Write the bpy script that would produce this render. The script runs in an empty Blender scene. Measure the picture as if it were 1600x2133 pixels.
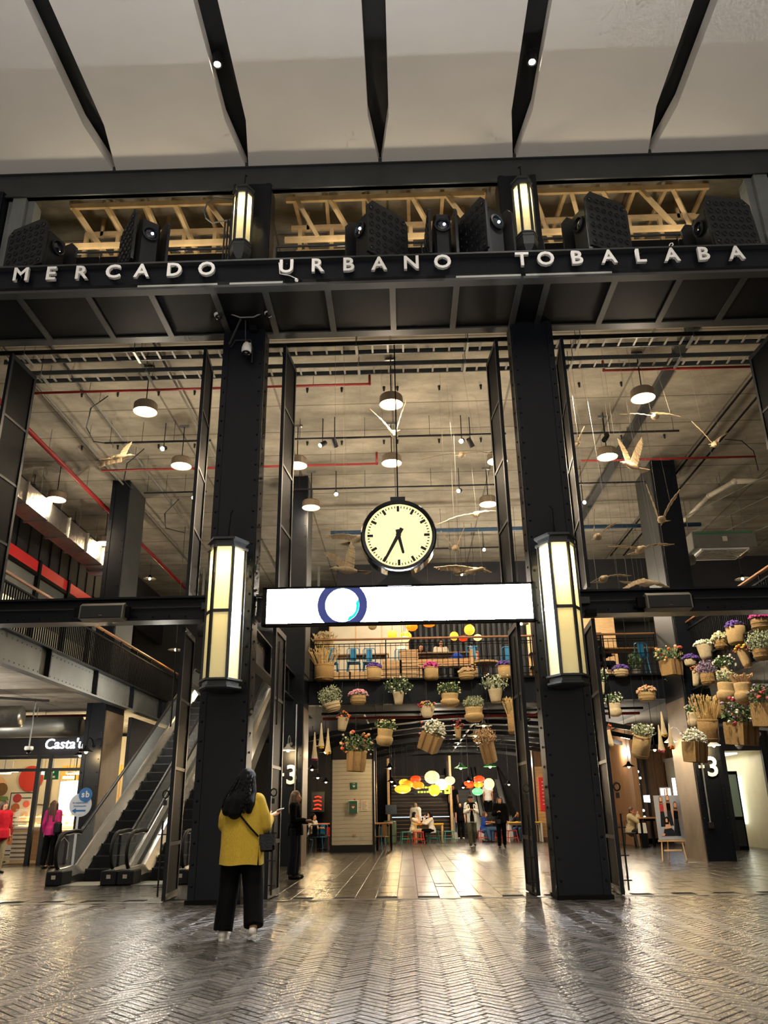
import bpy, math, random
from mathutils import Vector, Matrix, Euler
random.seed(7)
R = math.radians
sc = bpy.context.scene
C = sc.collection

# ---------------------------------------------------------------- camera
PITCH, YAW, ROLL = .362, .022, .016
CAM = Vector((.13, 0, 1.25)); FPX = 1650.0
_f = Vector((-math.sin(YAW)*math.cos(PITCH), math.cos(YAW)*math.cos(PITCH), math.sin(PITCH)))
_r0 = Vector((math.cos(YAW), math.sin(YAW), 0)); _u0 = _r0.cross(_f)
_r = _r0*math.cos(ROLL) - _u0*math.sin(ROLL); _u = _r0*math.sin(ROLL) + _u0*math.cos(ROLL)
cd = bpy.data.cameras.new('camera'); co = bpy.data.objects.new('camera', cd); C.objects.link(co)
cd.sensor_fit = 'VERTICAL'; cd.sensor_height = 24; cd.sensor_width = 18; cd.lens = FPX/2133*24
cd.clip_start = .05; cd.clip_end = 200
mw = Matrix((_r, _u, -_f)).transposed().to_4x4(); mw.translation = CAM
co.matrix_world = mw
sc.camera = co
def _ray(px, py): return _f + _r*((px-800)/FPX) - _u*((py-1066.5)/FPX)
def atY(px, py, Y): d = _ray(px, py); return CAM + d*((Y-CAM.y)/d.y)
def atZ(px, py, Z): d = _ray(px, py); return CAM + d*((Z-CAM.z)/d.z)
def atX(px, py, X): d = _ray(px, py); return CAM + d*((X-CAM.x)/d.x)
def pj(p):
    v = Vector(p)-CAM; z = v.dot(_f)
    return 800+FPX*v.dot(_r)/z, 1066.5-FPX*v.dot(_u)/z, z

# ---------------------------------------------------------------- world, exposure
w = bpy.data.worlds.new('world'); sc.world = w; w.use_nodes = True
w.node_tree.nodes['Background'].inputs[0].default_value = (.75, .8, 1, 1)
w.node_tree.nodes['Background'].inputs[1].default_value = .03
vs = sc.view_settings
vs.view_transform = 'Standard'; vs.look = 'None'; vs.gamma = 1; vs.use_curve_mapping = False
vs.exposure = 0.75
sc.cycles.max_bounces = 5; sc.cycles.diffuse_bounces = 3; sc.cycles.glossy_bounces = 3; sc.cycles.transmission_bounces = 3; sc.cycles.transparent_max_bounces = 8
sc.cycles.adaptive_threshold = .08; sc.cycles.adaptive_min_samples = 14; sc.cycles.caustics_reflective = False; sc.cycles.caustics_refractive = False

# ---------------------------------------------------------------- large lights
def light(name, kind, loc, energy, col, parent=None, size=.1, size_y=None, rot=None, spot=None, blend=.5):
    l = bpy.data.lights.new(name, kind); l.energy = energy; l.color = col
    if kind == 'AREA':
        l.size = size
        if size_y: l.shape = 'RECTANGLE'; l.size_y = size_y
    else: l.shadow_soft_size = size
    if kind == 'SPOT': l.spot_size = R(spot); l.spot_blend = blend
    o = bpy.data.objects.new(name, l); C.objects.link(o); o.location = loc
    if rot: o.rotation_euler = rot
    if parent: o.parent = parent
    return o
WARM = (1, .84, .62); WARM2 = (1, .88, .70); COOL = (.9, .95, 1)
# added area lights behind the camera fill hall and ceiling; then the hall's floods
light('rear_fill', 'AREA', (0, -15, 3), 420, (1, .93, .84), size=22, size_y=5, rot=(R(90), 0, 0))  # added frontal fill, no fixture
light('ceiling_uplight_fill', 'AREA', (0, -5, 4.2), 2150, (1, .95, .9), size=26, size_y=1.2, rot=(R(180), 0, 0))  # added upward fill, no fixture; brightens the white ceiling, spares the columns
for i, x in enumerate((-5.78, -.145, 5.59)):
    for j, y in enumerate((2.0, -5.0)):
        light('hall_flood', 'SPOT', (x, y, 14.0), 1000, (1, .93, .84), size=.12, spot=95, blend=.6)

# ---------------------------------------------------------------- mesh builder
def hexc(h, a=1.0):
    h = h.lstrip('#'); c = [int(h[i:i+2], 16)/255 for i in (0, 2, 4)]
    return tuple((x/12.92 if x <= .04045 else ((x+.055)/1.055)**2.4) for x in c)+(a,)

class MB:
    def __init__(s): s.v = []; s.f = []; s.m = []; s.cur = 0; s.sm = []; s.smooth = False
    def add(s, vs, fs):
        b = len(s.v); s.v += [tuple(x) for x in vs]
        for f in fs: s.f.append(tuple(b+i for i in f)); s.m.append(s.cur); s.sm.append(s.smooth)
        return s
    def box(s, x0, x1, y0, y1, z0, z1, M=None):
        vs = [Vector((x, y, z)) for z in (z0, z1) for y in (y0, y1) for x in (x0, x1)]
        if M is not None: vs = [M @ v for v in vs]
        return s.add(vs, [(0, 2, 3, 1), (4, 5, 7, 6), (0, 1, 5, 4), (2, 6, 7, 3), (0, 4, 6, 2), (1, 3, 7, 5)])
    def cbox(s, c, d, M=None): return s.box(c[0]-d[0]/2, c[0]+d[0]/2, c[1]-d[1]/2, c[1]+d[1]/2, c[2]-d[2]/2, c[2]+d[2]/2, M)
    def bbox(s, x0, x1, y0, y1, z0, z1, b=.01, M=None):          # chamfered box
        vs = []
        for z, e in ((z0, b), (z0+b, 0), (z1-b, 0), (z1, b)):
            for x, y in ((x0+e, y0+b), (x0+b, y0+e), (x1-b, y0+e), (x1-e, y0+b), (x1-e, y1-b), (x1-b, y1-e), (x0+b, y1-e), (x0+e, y1-b)):
                vs.append(Vector((x, y, z)))
        if M is not None: vs = [M @ v for v in vs]
        fs = [tuple(range(7, -1, -1)), tuple(range(24, 32))]
        for k in range(3):
            for i in range(8): j = (i+1) % 8; fs.append((k*8+i, k*8+j, k*8+8+j, k*8+8+i))
        return s.add(vs, fs)
    def cyl(s, p0, p1, r0, r1=None, n=8, caps=True, ph=0):
        p0 = Vector(p0); p1 = Vector(p1); r1 = r0 if r1 is None else r1
        d = (p1-p0)
        if d.length < 1e-6: return s
        d.normalize(); a = d.orthogonal().normalized(); 
        if abs(d.z) > .999: a = Vector((1, 0, 0))
        b = d.cross(a); vs = []
        for p, r in ((p0, r0), (p1, r1)):
            for i in range(n): t = 2*math.pi*i/n+ph; vs.append(p+(a*math.cos(t)+b*math.sin(t))*r)
        fs = [(i, (i+1) % n, n+(i+1) % n, n+i) for i in range(n)]
        if caps: fs += [tuple(range(n-1, -1, -1)), tuple(range(n, 2*n))]
        return s.add(vs, fs)
    def tube(s, pts, r, n=6):
        pts = [Vector(p) for p in pts]; d0 = (pts[1]-pts[0]).normalized(); a = d0.orthogonal().normalized(); rings = []
        for i, p in enumerate(pts):
            d = (pts[min(i+1, len(pts)-1)]-pts[max(i-1, 0)]).normalized(); a = (a-d*a.dot(d)).normalized(); b = d.cross(a)
            rings.append([p+(a*math.cos(2*math.pi*k/n)+b*math.sin(2*math.pi*k/n))*r for k in range(n)])
        return s.loft(rings)
    def loft(s, rings, closed=True, cap0=True, cap1=True):
        n = len(rings[0]); vs = [Vector(p) for r in rings for p in r]; fs = []
        for k in range(len(rings)-1):
            for i in range(n if closed else n-1): j = (i+1) % n; fs.append((k*n+i, k*n+j, (k+1)*n+j, (k+1)*n+i))
        if cap0: fs.append(tuple(range(n-1, -1, -1)))
        if cap1: fs.append(tuple(range((len(rings)-1)*n, len(rings)*n)))
        return s.add(vs, fs)
    def lathe(s, prof, n=16, c=(0, 0, 0), cap0=True, cap1=True, ph=0, sx=1, sy=1, M=None):
        rings = [[Vector((c[0]+r*sx*math.cos(2*math.pi*i/n+ph), c[1]+r*sy*math.sin(2*math.pi*i/n+ph), c[2]+z)) for i in range(n)] for r, z in prof]
        if M is not None: rings = [[M @ p for p in r] for r in rings]
        return s.loft(rings, True, cap0, cap1)
    def prism(s, poly, y0, y1, axis='y', M=None):               # polygon extruded along an axis
        n = len(poly)
        def P(a, b, t): return Vector((a, t, b)) if axis == 'y' else Vector((t, a, b)) if axis == 'x' else Vector((a, b, t))
        vs = [P(a, b, y0) for a, b in poly]+[P(a, b, y1) for a, b in poly]
        if M is not None: vs = [M @ v for v in vs]
        return s.add(vs, [tuple(range(n)), tuple(range(2*n-1, n-1, -1))]+[(i, n+i, n+(i+1) % n, (i+1) % n) for i in range(n)])
    def ball(s, c, r, nu=10, nv=7, M=None):
        if not hasattr(r, '__len__'): r = (r, r, r)
        c = Vector(c); vs = [Vector((0, 0, -1))]
        for k in range(1, nv):
            t = -math.pi/2+math.pi*k/nv
            for i in range(nu): a = 2*math.pi*i/nu; vs.append(Vector((math.cos(t)*math.cos(a), math.cos(t)*math.sin(a), math.sin(t))))
        vs.append(Vector((0, 0, 1))); L = len(vs)-1
        vs = [Vector((v.x*r[0], v.y*r[1], v.z*r[2])) for v in vs]
        if M is not None: vs = [M @ v for v in vs]
        vs = [v+c for v in vs]; fs = [(0, 1+(i+1) % nu, 1+i) for i in range(nu)]
        for k in range(nv-2):
            for i in range(nu): a = 1+k*nu; j = (i+1) % nu; fs.append((a+i, a+j, a+nu+j, a+nu+i))
        a = 1+(nv-2)*nu; fs += [(a+i, a+(i+1) % nu, L) for i in range(nu)]
        return s.add(vs, fs)
    def cone(s, p0, p1, r0, r1, e0=True, e1=True, n=10):           # limb segment with round ends
        s.cyl(p0, p1, r0, r1, n)
        if e0: s.ball(p0, r0, n, 7)
        if e1: s.ball(p1, r1, n, 7)
        return s
    def chain(s, pts, rs, e0=True, e1=True, n=10):
        for i in range(len(pts)-1): s.cone(pts[i], pts[i+1], rs[i], rs[i+1], e0 if i == 0 else True, e1 if i == len(pts)-2 else False, n)
        return s
    def mesh(s, name, mats):
        me = bpy.data.meshes.new(name); me.from_pydata(s.v, [], s.f)
        for m in (mats if isinstance(mats, (list, tuple)) else [mats]): me.materials.append(MT[m] if isinstance(m, str) else m)
        if any(s.m): me.polygons.foreach_set('material_index', s.m)
        if any(s.sm): me.polygons.foreach_set('use_smooth', s.sm)
        me.update(); return me
    def build(s, name, mats, parent=None, loc=None, rot=None, smooth=False):
        if smooth: s.sm = [True]*len(s.f)
        return obj(name, s.mesh(name, mats), parent, loc, rot)

def obj(name, me, parent=None, loc=None, rot=None):
    o = bpy.data.objects.new(name, me); C.objects.link(o)
    if parent: o.parent = parent
    if loc is not None: o.location = loc
    if rot is not None: o.rotation_euler = rot
    return o
def tag(o, label=None, cat=None, group=None, kind=None):
    for k, v in (('label', label), ('category', cat), ('group', group), ('kind', kind)):
        if v: o[k] = v
    return o
def thing(name, label, cat, loc=(0, 0, 0), rotz=0, group=None, rot=None):
    o = bpy.data.objects.new(name, None); C.objects.link(o); o.empty_display_size = .1
    o.location = loc; o.rotation_euler = rot or (0, 0, rotz)
    return tag(o, label, cat, group)
def struct(o): o['kind'] = 'structure'; return o
def stuff(o): o['kind'] = 'stuff'; return o
def copy_tree(o, parent=None):
    c = o.copy(); C.objects.link(c); c.parent = parent
    for ch in list(o.children): copy_tree(ch, c)
    return c
TS = bpy.data.scenes.new('workbench')
def tdg():
    vl = TS.view_layers[0]; vl.update(); return vl.depsgraph
def remesh(mb, voxel, smooth=4):
    me = bpy.data.meshes.new('tmp'); me.from_pydata(mb.v, [], mb.f); me.update()
    o = bpy.data.objects.new('tmp', me); TS.collection.objects.link(o)
    m = o.modifiers.new('r', 'REMESH'); m.mode = 'VOXEL'; m.voxel_size = voxel; m.use_smooth_shade = True
    if smooth: q = o.modifiers.new('s', 'SMOOTH'); q.factor = .5; q.iterations = smooth
    dg = tdg()
    me2 = bpy.data.meshes.new_from_object(o.evaluated_get(dg))
    bpy.data.objects.remove(o); bpy.data.meshes.remove(me)
    return me2
def setmat(me, *mats):
    me.materials.clear()
    for m in mats: me.materials.append(MT[m])
    return me

# ---------------------------------------------------------------- materials
MT = {}
def pm(name, col, rough=.5, metal=0.0, var=0.0, scale=8.0, bump=0.0, bscale=None, emit=None, es=0, alpha=1, trans=0, stretch=None, island=0.0, spec=.5, detail=4, coat=0):
    m = bpy.data.materials.new(name); m.use_nodes = True; nt = m.node_tree; N = nt.nodes; L = nt.links
    b = N['Principled BSDF']; c = hexc(col) if isinstance(col, str) else col
    b.inputs['Base Color'].default_value = c; b.inputs['Roughness'].default_value = rough; b.inputs['Metallic'].default_value = metal
    b.inputs['Specular IOR Level'].default_value = spec; b.inputs['Coat Weight'].default_value = coat
    if alpha < 1: b.inputs['Alpha'].default_value = alpha
    if trans: b.inputs['Transmission Weight'].default_value = trans
    if emit: b.inputs['Emission Color'].default_value = hexc(emit) if isinstance(emit, str) else emit; b.inputs['Emission Strength'].default_value = es
    src = None
    if var or bump or island:
        tc = N.new('ShaderNodeTexCoord'); mp = N.new('ShaderNodeMapping'); L.new(tc.outputs['Object'], mp.inputs['Vector'])
        if stretch: mp.inputs['Scale'].default_value = stretch
        nz = N.new('ShaderNodeTexNoise'); nz.inputs['Scale'].default_value = scale; nz.inputs['Detail'].default_value = detail
        L.new(mp.outputs['Vector'], nz.inputs['Vector'])
        val = nz.outputs['Fac']
        if island:
            ge = N.new('ShaderNodeNewGeometry'); oi = N.new('ShaderNodeObjectInfo')
            a = N.new('ShaderNodeMath'); a.operation = 'ADD'; L.new(ge.outputs['Random Per Island'], a.inputs[0]); L.new(oi.outputs['Random'], a.inputs[1])
            fr = N.new('ShaderNodeMath'); fr.operation = 'FRACT'; L.new(a.outputs[0], fr.inputs[0])
            mx = N.new('ShaderNodeMix'); mx.inputs[0].default_value = island; L.new(val, mx.inputs[2]); L.new(fr.outputs[0], mx.inputs[3]); val = mx.outputs[0]
        cr = N.new('ShaderNodeMapRange'); cr.inputs['From Min'].default_value = .25; cr.inputs['From Max'].default_value = .75
        cr.inputs['To Min'].default_value = 1-var; cr.inputs['To Max'].default_value = 1+var
        L.new(val, cr.inputs['Value'])
        vm = N.new('ShaderNodeVectorMath'); vm.operation = 'SCALE'; vm.inputs[0].default_value = c[:3]; L.new(cr.outputs['Result'], vm.inputs['Scale'])
        L.new(vm.outputs['Vector'], b.inputs['Base Color'])
        if bump:
            bp = N.new('ShaderNodeBump'); bp.inputs['Strength'].default_value = bump; bp.inputs['Distance'].default_value = .02
            if bscale:
                n2 = N.new('ShaderNodeTexNoise'); n2.inputs['Scale'].default_value = bscale; n2.inputs['Detail'].default_value = 3; L.new(mp.outputs['Vector'], n2.inputs['Vector']); L.new(n2.outputs['Fac'], bp.inputs['Height'])
            else: L.new(nz.outputs['Fac'], bp.inputs['Height'])
            L.new(bp.outputs['Normal'], b.inputs['Normal'])
    MT[name] = m; return m
def em(name, col, s):
    m = bpy.data.materials.new(name); m.use_nodes = True; b = m.node_tree.nodes['Principled BSDF']
    b.inputs['Base Color'].default_value = hexc(col); b.inputs['Roughness'].default_value = .4
    b.inputs['Emission Color'].default_value = hexc(col); b.inputs['Emission Strength'].default_value = s; MT[name] = m; return m

pm('steel', '#090d14', .42, 0, .12, 3, .03, spec=.25)
pm('steel_dark', '#08090b', .65, 0, .1, 3, spec=.15)
pm('steel_grey', '#2c2e2e', .5, 0, .18, 2.5)
pm('girder_grey', '#60625f', .55, 0, .22, 1.6, .04)
pm('black', '#0c0d0f', .5)
pm('black_gloss', '#08090b', .15)
pm('black_plastic', '#141518', .5, 0, .1, 30)
pm('rubber', '#0a0a0b', .6)
pm('mortar', '#4e4a45', .7, 0, .2, 20)
pm('paver', '#524d48', .25, 0, .42, 9, .30, 26, island=.6, spec=.6)
pm('tile', '#37332e', .27, 0, .32, 5, .22, 14, island=.5, spec=.6)
pm('sub_floor', '#403b36', .3, 0, .3, 3, .15, 12)
pm('threshold', '#45423d', .4, 0, .2, 20)
pm('white_ceiling', '#d9d3cb', .7, 0, .02, 1.5, 0)
pm('slot_black', '#0b0c0e', .6)
pm('white_paint', '#e6e4de', .45)
pm('letter_white', '#efece6', .45, 0, .03, 30)
pm('brushed', '#c9c6bf', .28, 1, .08, 4, .05, stretch=(1, 1, 14))
pm('lit_ledge_silver', '#b9b8b2', .35, .6)
pm('foil', '#9d9b96', .38, 1, .15, 6, .9, 9)
pm('galv', '#8e908d', .42, .8, .12, 5)
pm('pipe_grey', '#7d7a72', .5, 0, .1, 5)
pm('pipe_red', '#8e1f1d', .45, 0, .12, 6)
pm('pipe_blue', '#3d5a78', .5, 0, .1, 6)
pm('pipe_cream', '#c9bda6', .5, 0, .1, 6)
pm('duct_black', '#1a1c1f', .6, 0, .15, 3)
pm('timber', '#d6b685', .6, 0, .22, 3, .15, stretch=(1, 1, 1))
pm('wood', '#a97c4d', .5, 0, .25, 4, .1, stretch=(1, 6, 6))
pm('wood_pale', '#d3ab78', .5, 0, .2, 4, .1, stretch=(1, 6, 6))
pm('wood_rail', '#9a6b45', .45, 0, .2, 5, .05)
pm('wood_brown', '#7d5b3c', .5, 0, .28, 3, .1, stretch=(5, 5, .6))
pm('bird_wood', '#d6bd95', .6, 0, .22, 12, .25, 30)
pm('wire', '#8f8878', .5, .3)
pm('wire_dark', '#2a2a2a', .5)
pm('drum', '#7a6a58', .45, .3, .05, 6)
pm('basket', '#d9b67b', .75, 0, .32, 26, 1.0, 60, stretch=(1, 1, 5))
pm('basket_brown', '#b9935a', .75, 0, .35, 24, 1.0, 55, stretch=(5, 5, 1))
pm('basket_pale', '#e6d0a4', .75, 0, .25, 24, 1.0, 60, stretch=(1, 1, 5))
pm('reed', '#d8b878', .7, 0, .3, 20)
pm('leaf_grey', '#a9b08d', .65, 0, .4, 20, island=.7)
pm('leaf_green', '#5d7346', .6, 0, .45, 20, island=.7)
pm('leaf_dark', '#33432f', .6, 0, .4, 20, island=.7)
for n, c in dict(fl_white='#f0ecd6', fl_cream='#e6dca8', fl_pink='#e2a3ad', fl_magenta='#d0408f', fl_purple='#6d4aa3', fl_orange='#e07a3a', fl_peach='#ecb98c', fl_red='#a4313a', fl_yellow='#e3b83d', fl_coral='#e2674f', fl_lilac='#9d8aa0', fl_tan='#c5a276', fl_rose='#cf5468').items(): pm(n, c, .6, 0, .25, 20, island=.6)
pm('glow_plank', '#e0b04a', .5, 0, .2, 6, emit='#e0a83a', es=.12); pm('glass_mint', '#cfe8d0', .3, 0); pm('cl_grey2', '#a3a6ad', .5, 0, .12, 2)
pm('glass', '#dfe8ea', .03, 0, alpha=.16, spec=.8)
pm('glass_dark', '#040507', .5, 0, alpha=.97, spec=.05)
pm('glass_clear', '#e8efee', .04, 0, alpha=.12, spec=.9)
pm('chrome', '#d8d8d8', .12, 1)
pm('step', '#131415', .4, .5, .1, 30)
pm('board_white', '#d8cdb8', .6, 0, .1, 5, .08, stretch=(1, 8, 8))
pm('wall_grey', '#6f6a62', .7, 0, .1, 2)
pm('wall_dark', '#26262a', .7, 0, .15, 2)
pm('wall_cream', '#d8cbb0', .7, 0, .05, 3)
pm('red_panel', '#b3201f', .45, emit='#b3201f', es=.25)
pm('blue_paint', '#2f86b5', .35, .2)
pm('teal_paint', '#3f8f87', .4)
pm('green_paint', '#3c8a5e', .4)
pm('red_paint', '#c0392f', .4)
pm('orange_paint', '#d9652a', .4)
pm('yellow_paint', '#e0b52a', .4)
pm('sign_blue', '#2f78bf', .4)
pm('sign_white', '#dfe6ee', .4)
pm('skin', '#c98f6e', .5); pm('skin2', '#b07855', .5); pm('skin3', '#d7a07c', .5)
pm('hair_black', '#060505', .6, 0, .3, 40, .5, 60, stretch=(8, 8, .6), spec=.18); pm('hair_brown', '#4a2f1c', .4, 0, .3, 40, .4, 60, stretch=(8, 8, .6)); pm('hair_blond', '#8a7355', .4, 0, .3, 40, .4, 60, stretch=(8, 8, .6))
pm('knit_yellow', '#d0ac34', .85, 0, .16, 60, .55, 120, stretch=(3, 3, .6))
for n, c in dict(cl_black='#050506', cl_charcoal='#22242a', cl_white='#e4dfd6', cl_cream='#d8ceb8', cl_jean='#44618a', cl_blue='#2848a8', cl_olive='#5a5a46', cl_magenta='#b3316f', cl_red='#d8293a', cl_beige='#b8a684', cl_grey='#6d6d70').items(): pm(n, c, .85, 0, .15, 25, .2, 50, spec=.12)
pm('leather_black', '#060607', .25, 0, .1, 20, .1, 60, spec=.3)
pm('shoe_white', '#d9d3c6', .6); pm('shoe_black', '#101011', .4)
pm('paper', '#e9dcc6', .6); pm('aed_green', '#1f6b4c', .4)
em('glow_warm', '#ffdf9a', 14); em('glow_pend', '#ffd79a', 16); em('glow_spot', '#fff2d8', 30)
em('glow_led', '#f3f8ff', 60.0); em('glow_sign', '#f4f8ff', 1.6); em('glow_blue_led', '#3a58ff', 8); em('glow_mover', '#cfe6ff', 14)
em('lantern_pane', '#ffe9a8', 1.0); em('dial', '#fff2b4', .55)
em('glow_shop', '#ffdc9a', 1.6); em('glow_screen', '#cfe4ff', 1.3); em('glow_white', '#f5fff2', 2.0); em('glow_neon', '#ff2a14', 2); em('glow_yellow_text', '#d8e23a', .9)
for n, c, s in (('pl_yellow', '#ffc63e', .62), ('pl_orange', '#ff8a1c', .62), ('pl_red', '#ff4216', .6), ('pl_cream', '#ffe3a0', .68), ('pl_green', '#6fdc94', .5), ('pl_white', '#fff0c8', .9)): em(n, c, s)
def concrete(name, col, panel):
    m = pm(name, col, .75, 0, .26, 1.1, .12, 14, detail=8); nt = m.node_tree; N = nt.nodes; L = nt.links; b = N['Principled BSDF']
    tc = N.new('ShaderNodeTexCoord'); br = N.new('ShaderNodeTexBrick'); br.inputs['Scale'].default_value = 1; br.inputs['Mortar Size'].default_value = .028
    br.inputs['Brick Width'].default_value = panel[0]; br.inputs['Row Height'].default_value = panel[1]; br.offset = 0
    L.new(tc.outputs['Object'], br.inputs['Vector']); br.inputs['Color1'].default_value = (1, 1, 1, 1); br.inputs['Color2'].default_value = (.78, .77, .75, 1); br.inputs['Mortar'].default_value = (.45, .43, .41, 1)
    n2 = N.new('ShaderNodeTexNoise'); n2.inputs['Scale'].default_value = 1.2; n2.inputs['Detail'].default_value = 10; n2.inputs['Roughness'].default_value = .75
    mp = N.new('ShaderNodeMapping'); mp.inputs['Scale'].default_value = (.8, 1.7, 1); L.new(tc.outputs['Object'], mp.inputs['Vector']); L.new(mp.outputs['Vector'], n2.inputs['Vector'])
    r = N.new('ShaderNodeMapRange'); r.inputs['From Min'].default_value = .3; r.inputs['From Max'].default_value = .62; r.inputs['To Min'].default_value = .62; r.inputs['To Max'].default_value = 1.08; L.new(n2.outputs['Fac'], r.inputs['Value'])
    old = b.inputs['Base Color'].links[0].from_socket
    m1 = N.new('ShaderNodeVectorMath'); m1.operation = 'MULTIPLY'; L.new(old, m1.inputs[0]); L.new(br.outputs['Color'], m1.inputs[1])
    m2 = N.new('ShaderNodeVectorMath'); m2.operation = 'SCALE'; L.new(m1.outputs[0], m2.inputs[0]); L.new(r.outputs['Result'], m2.inputs['Scale']); L.new(m2.outputs[0], b.inputs['Base Color'])
    return m
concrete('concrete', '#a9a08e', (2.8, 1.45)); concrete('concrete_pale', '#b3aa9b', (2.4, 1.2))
# side plates of the interior columns, lamplight painted in as a lighter brown
pm('lamplit_brown', '#705f4c', .45, .25, .15, 3, .05)
# ================================================================ floor
fb = MB().box(-17, 17, -17, 52, -.25, -.012).build('floor', 'mortar'); struct(fb)
W, NB = .074, 4
def brick_mesh(l, w, h, g, mat):
    b = .004; l -= g; w -= g
    m = MB(); vs = []
    for z, e in ((-h, 0), (-b, 0), (0, b)):
        vs += [(-l/2+e, -w/2+e, z), (l/2-e, -w/2+e, z), (l/2-e, w/2-e, z), (-l/2+e, w/2-e, z)]
    fs = [(8, 9, 10, 11)]
    for k in range(2):
        for i in range(4): j = (i+1) % 4; fs.append((k*4+i, k*4+j, k*4+4+j, k*4+4+i))
    m.add(vs, fs); return m
bm1 = brick_mesh(W*NB, W, .02, .007, 'paver'); bme = bm1.mesh('brick', 'paver')
cs = math.sqrt(.5); spots = []
def her(i, j, u, v):   # lattice -> floor
    x = u*W; y = v*W; return (x-y)*cs, (x+y)*cs+9
for i in range(-130, 130):
    for j in range(-130, 130):
        k = (i-j) % (2*NB)
        if k == 0: p = her(i, j, i+NB/2, j+.5); a = R(45)
        elif k == 2*NB-1: p = her(i, j, i+.5, j+NB/2); a = R(135)
        else: continue
        if -8.2 < p[0] < 8.2 and 3.6 < p[1] < 13.35: spots.append((p[0], p[1], a))
def inframe(x, y): q = pj((x, y, 0)); return 5 < q[0] < 1595 and q[1] < 2128
near = sorted([s for s in spots if inframe(s[0], s[1])], key=lambda s: pj((s[0], s[1], 0))[2])[:300]
ns = set((s[0], s[1]) for s in near); field = MB()
rb = random.Random(3)
for x, y, a in spots:
    tilt = (rb.gauss(0, .006), rb.gauss(0, .006)); dz = rb.uniform(-.0015, .0012)
    if (x, y) in ns:
        obj('brick', bme, fb, (x, y, dz), (tilt[0], tilt[1], a))
    else:
        M_ = Matrix.Translation((x, y, dz)) @ Euler((tilt[0], tilt[1], a)).to_matrix().to_4x4()
        field.add([M_ @ Vector(v) for v in bm1.v], bm1.f)
stuff(field.build('brick_paving', 'paver', fb))
MB().box(-8.4, 8.4, 13.36, 13.5, -.02, .002).build('threshold_strip', 'threshold', fb)
tl = brick_mesh(.66, .33, .02, .006, 'tile'); tf = MB()
for i in range(-34, 36):
    for j in range(62):
        x = i*.33+.1; y = 13.85+j*.66/1.0*.5 if False else 13.84+j*.66+(.33 if i % 2 else 0)
        if y > 46: continue
        M_ = Matrix.Translation((x, y, rb.uniform(-.001, .001))) @ Euler((rb.gauss(0, .004), rb.gauss(0, .004), R(90))).to_matrix().to_4x4()
        tf.add([M_ @ Vector(v) for v in tl.v], tl.f)
stuff(tf.build('tile_paving', 'tile', fb))
MB().box(-17, -11.45, 13.5, 46, -.02, 0).box(11.65, 17, 13.5, 46, -.02, 0).box(-17, -8.25, -17, 13.36, -.02, 0).box(8.25, 17, -17, 13.36, -.02, 0).box(-8.25, 8.25, -17, 3.6, -.02, 0).build('smooth_paving', 'sub_floor', fb)

# ================================================================ front hall ceiling
CZ = 14.1
ce = MB().box(-17, 17, -17, 13.3, CZ+.38, CZ+.55).build('ceiling', 'slot_black'); struct(ce)
SX = [-5.78+2.83*k for k in range(-3, 8)]
for a, b in zip(SX, SX[1:]):
    poly = [(a+.205, -16.5), (b-.205, -16.5), (b-.205, 11.85), (b-.022, 13.12), (a+.022, 13.12), (a+.205, 11.85)]
    MB().prism(poly, CZ, CZ+.3, 'z').build('ceiling_panel', 'white_ceiling', ce)
for (px, py, lab) in ((453, 130, 'recessed spotlight in the dark ceiling slot above the left column'), (1108, 125, 'recessed spotlight in the dark ceiling slot above the right column')):
    p = atZ(px, py, CZ+.12); t = thing('ceiling_spotlight', lab, 'spotlight', p)
    MB().lathe([(.085, -.06), (.095, -.06), (.095, .16), (.03, .16)], 16, cap0=False).build('can', 'black', t, smooth=False)
    MB().lathe([(.06, -.055), (.06, -.045)], 16).build('lens', 'glow_spot', t)
    MB().box(-.03, .03, -.03, .03, .14, .28).build('mount', 'black', t)
    light('lamp', 'SPOT', (0, 0, -.08), 420, (1, .95, .88), t, .05, spot=70)
struct(MB().box(-15.4, -15, -17, 46, 0, 16).build('wall_left', 'wall_grey'))
struct(MB().box(15, 15.4, -17, 46, 0, 16).build('wall_right', 'wall_grey'))
struct(MB().box(-15, 15, -17.4, -17, 0, 14.1).build('wall_back', 'wall_grey'))

# ================================================================ facade
def rivets(rows, r=.022):
    m = MB()
    for p, n in rows:
        p = Vector(p); d = Vector(n).normalized()
        m.cyl(p, p+d*r*.4, r, r*.9, 8, False); m.cyl(p+d*r*.4, p+d*r*.8, r*.9, r*.4, 8)
    return m
def facade_column(x, lab, z1=13.6, outer=False):
    t = thing('steel_column', lab, 'column', (x, 13.0, 0))
    MB().box(-.28, .28, .02, .5, 0, z1).build('core', 'steel', t)
    for s in (-1, 1):
        a, b = sorted((s*.28, s*.385))
        MB().box(a, b, .0, .045, 0, z1).build('flange', 'steel', t)
        a, b = sorted((s*.36, s*.40)); MB().box(a, b, .045, .5, 0, z1).build('side_plate', 'steel', t)
    core = t.children[0]; rows = []
    for s in (-1, 1):
        z = .25
        while z < 9.6:
            rows.append(((s*.335, 0, z), (0, -1, 0))); rows.append(((s*.40, .25, z+.13), (s, 0, 0))); z += .30
    stuff(rivets(rows).build('rivets', 'steel', core, smooth=True))
    MB().box(-.42, .42, -.03, .55, 0, .06).build('base_plate', 'steel_dark', t)
    return t
XL, XR = -2.8, 2.72
facade_column(XL, 'riveted black steel facade column behind the woman in yellow')
facade_column(XR, 'riveted black steel facade column to the right of the wide glowing screen')
facade_column(-8.45, 'black steel facade column cut by the left edge of the frame')
facade_column(8.4, 'black steel facade column cut by the right edge of the frame')
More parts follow.
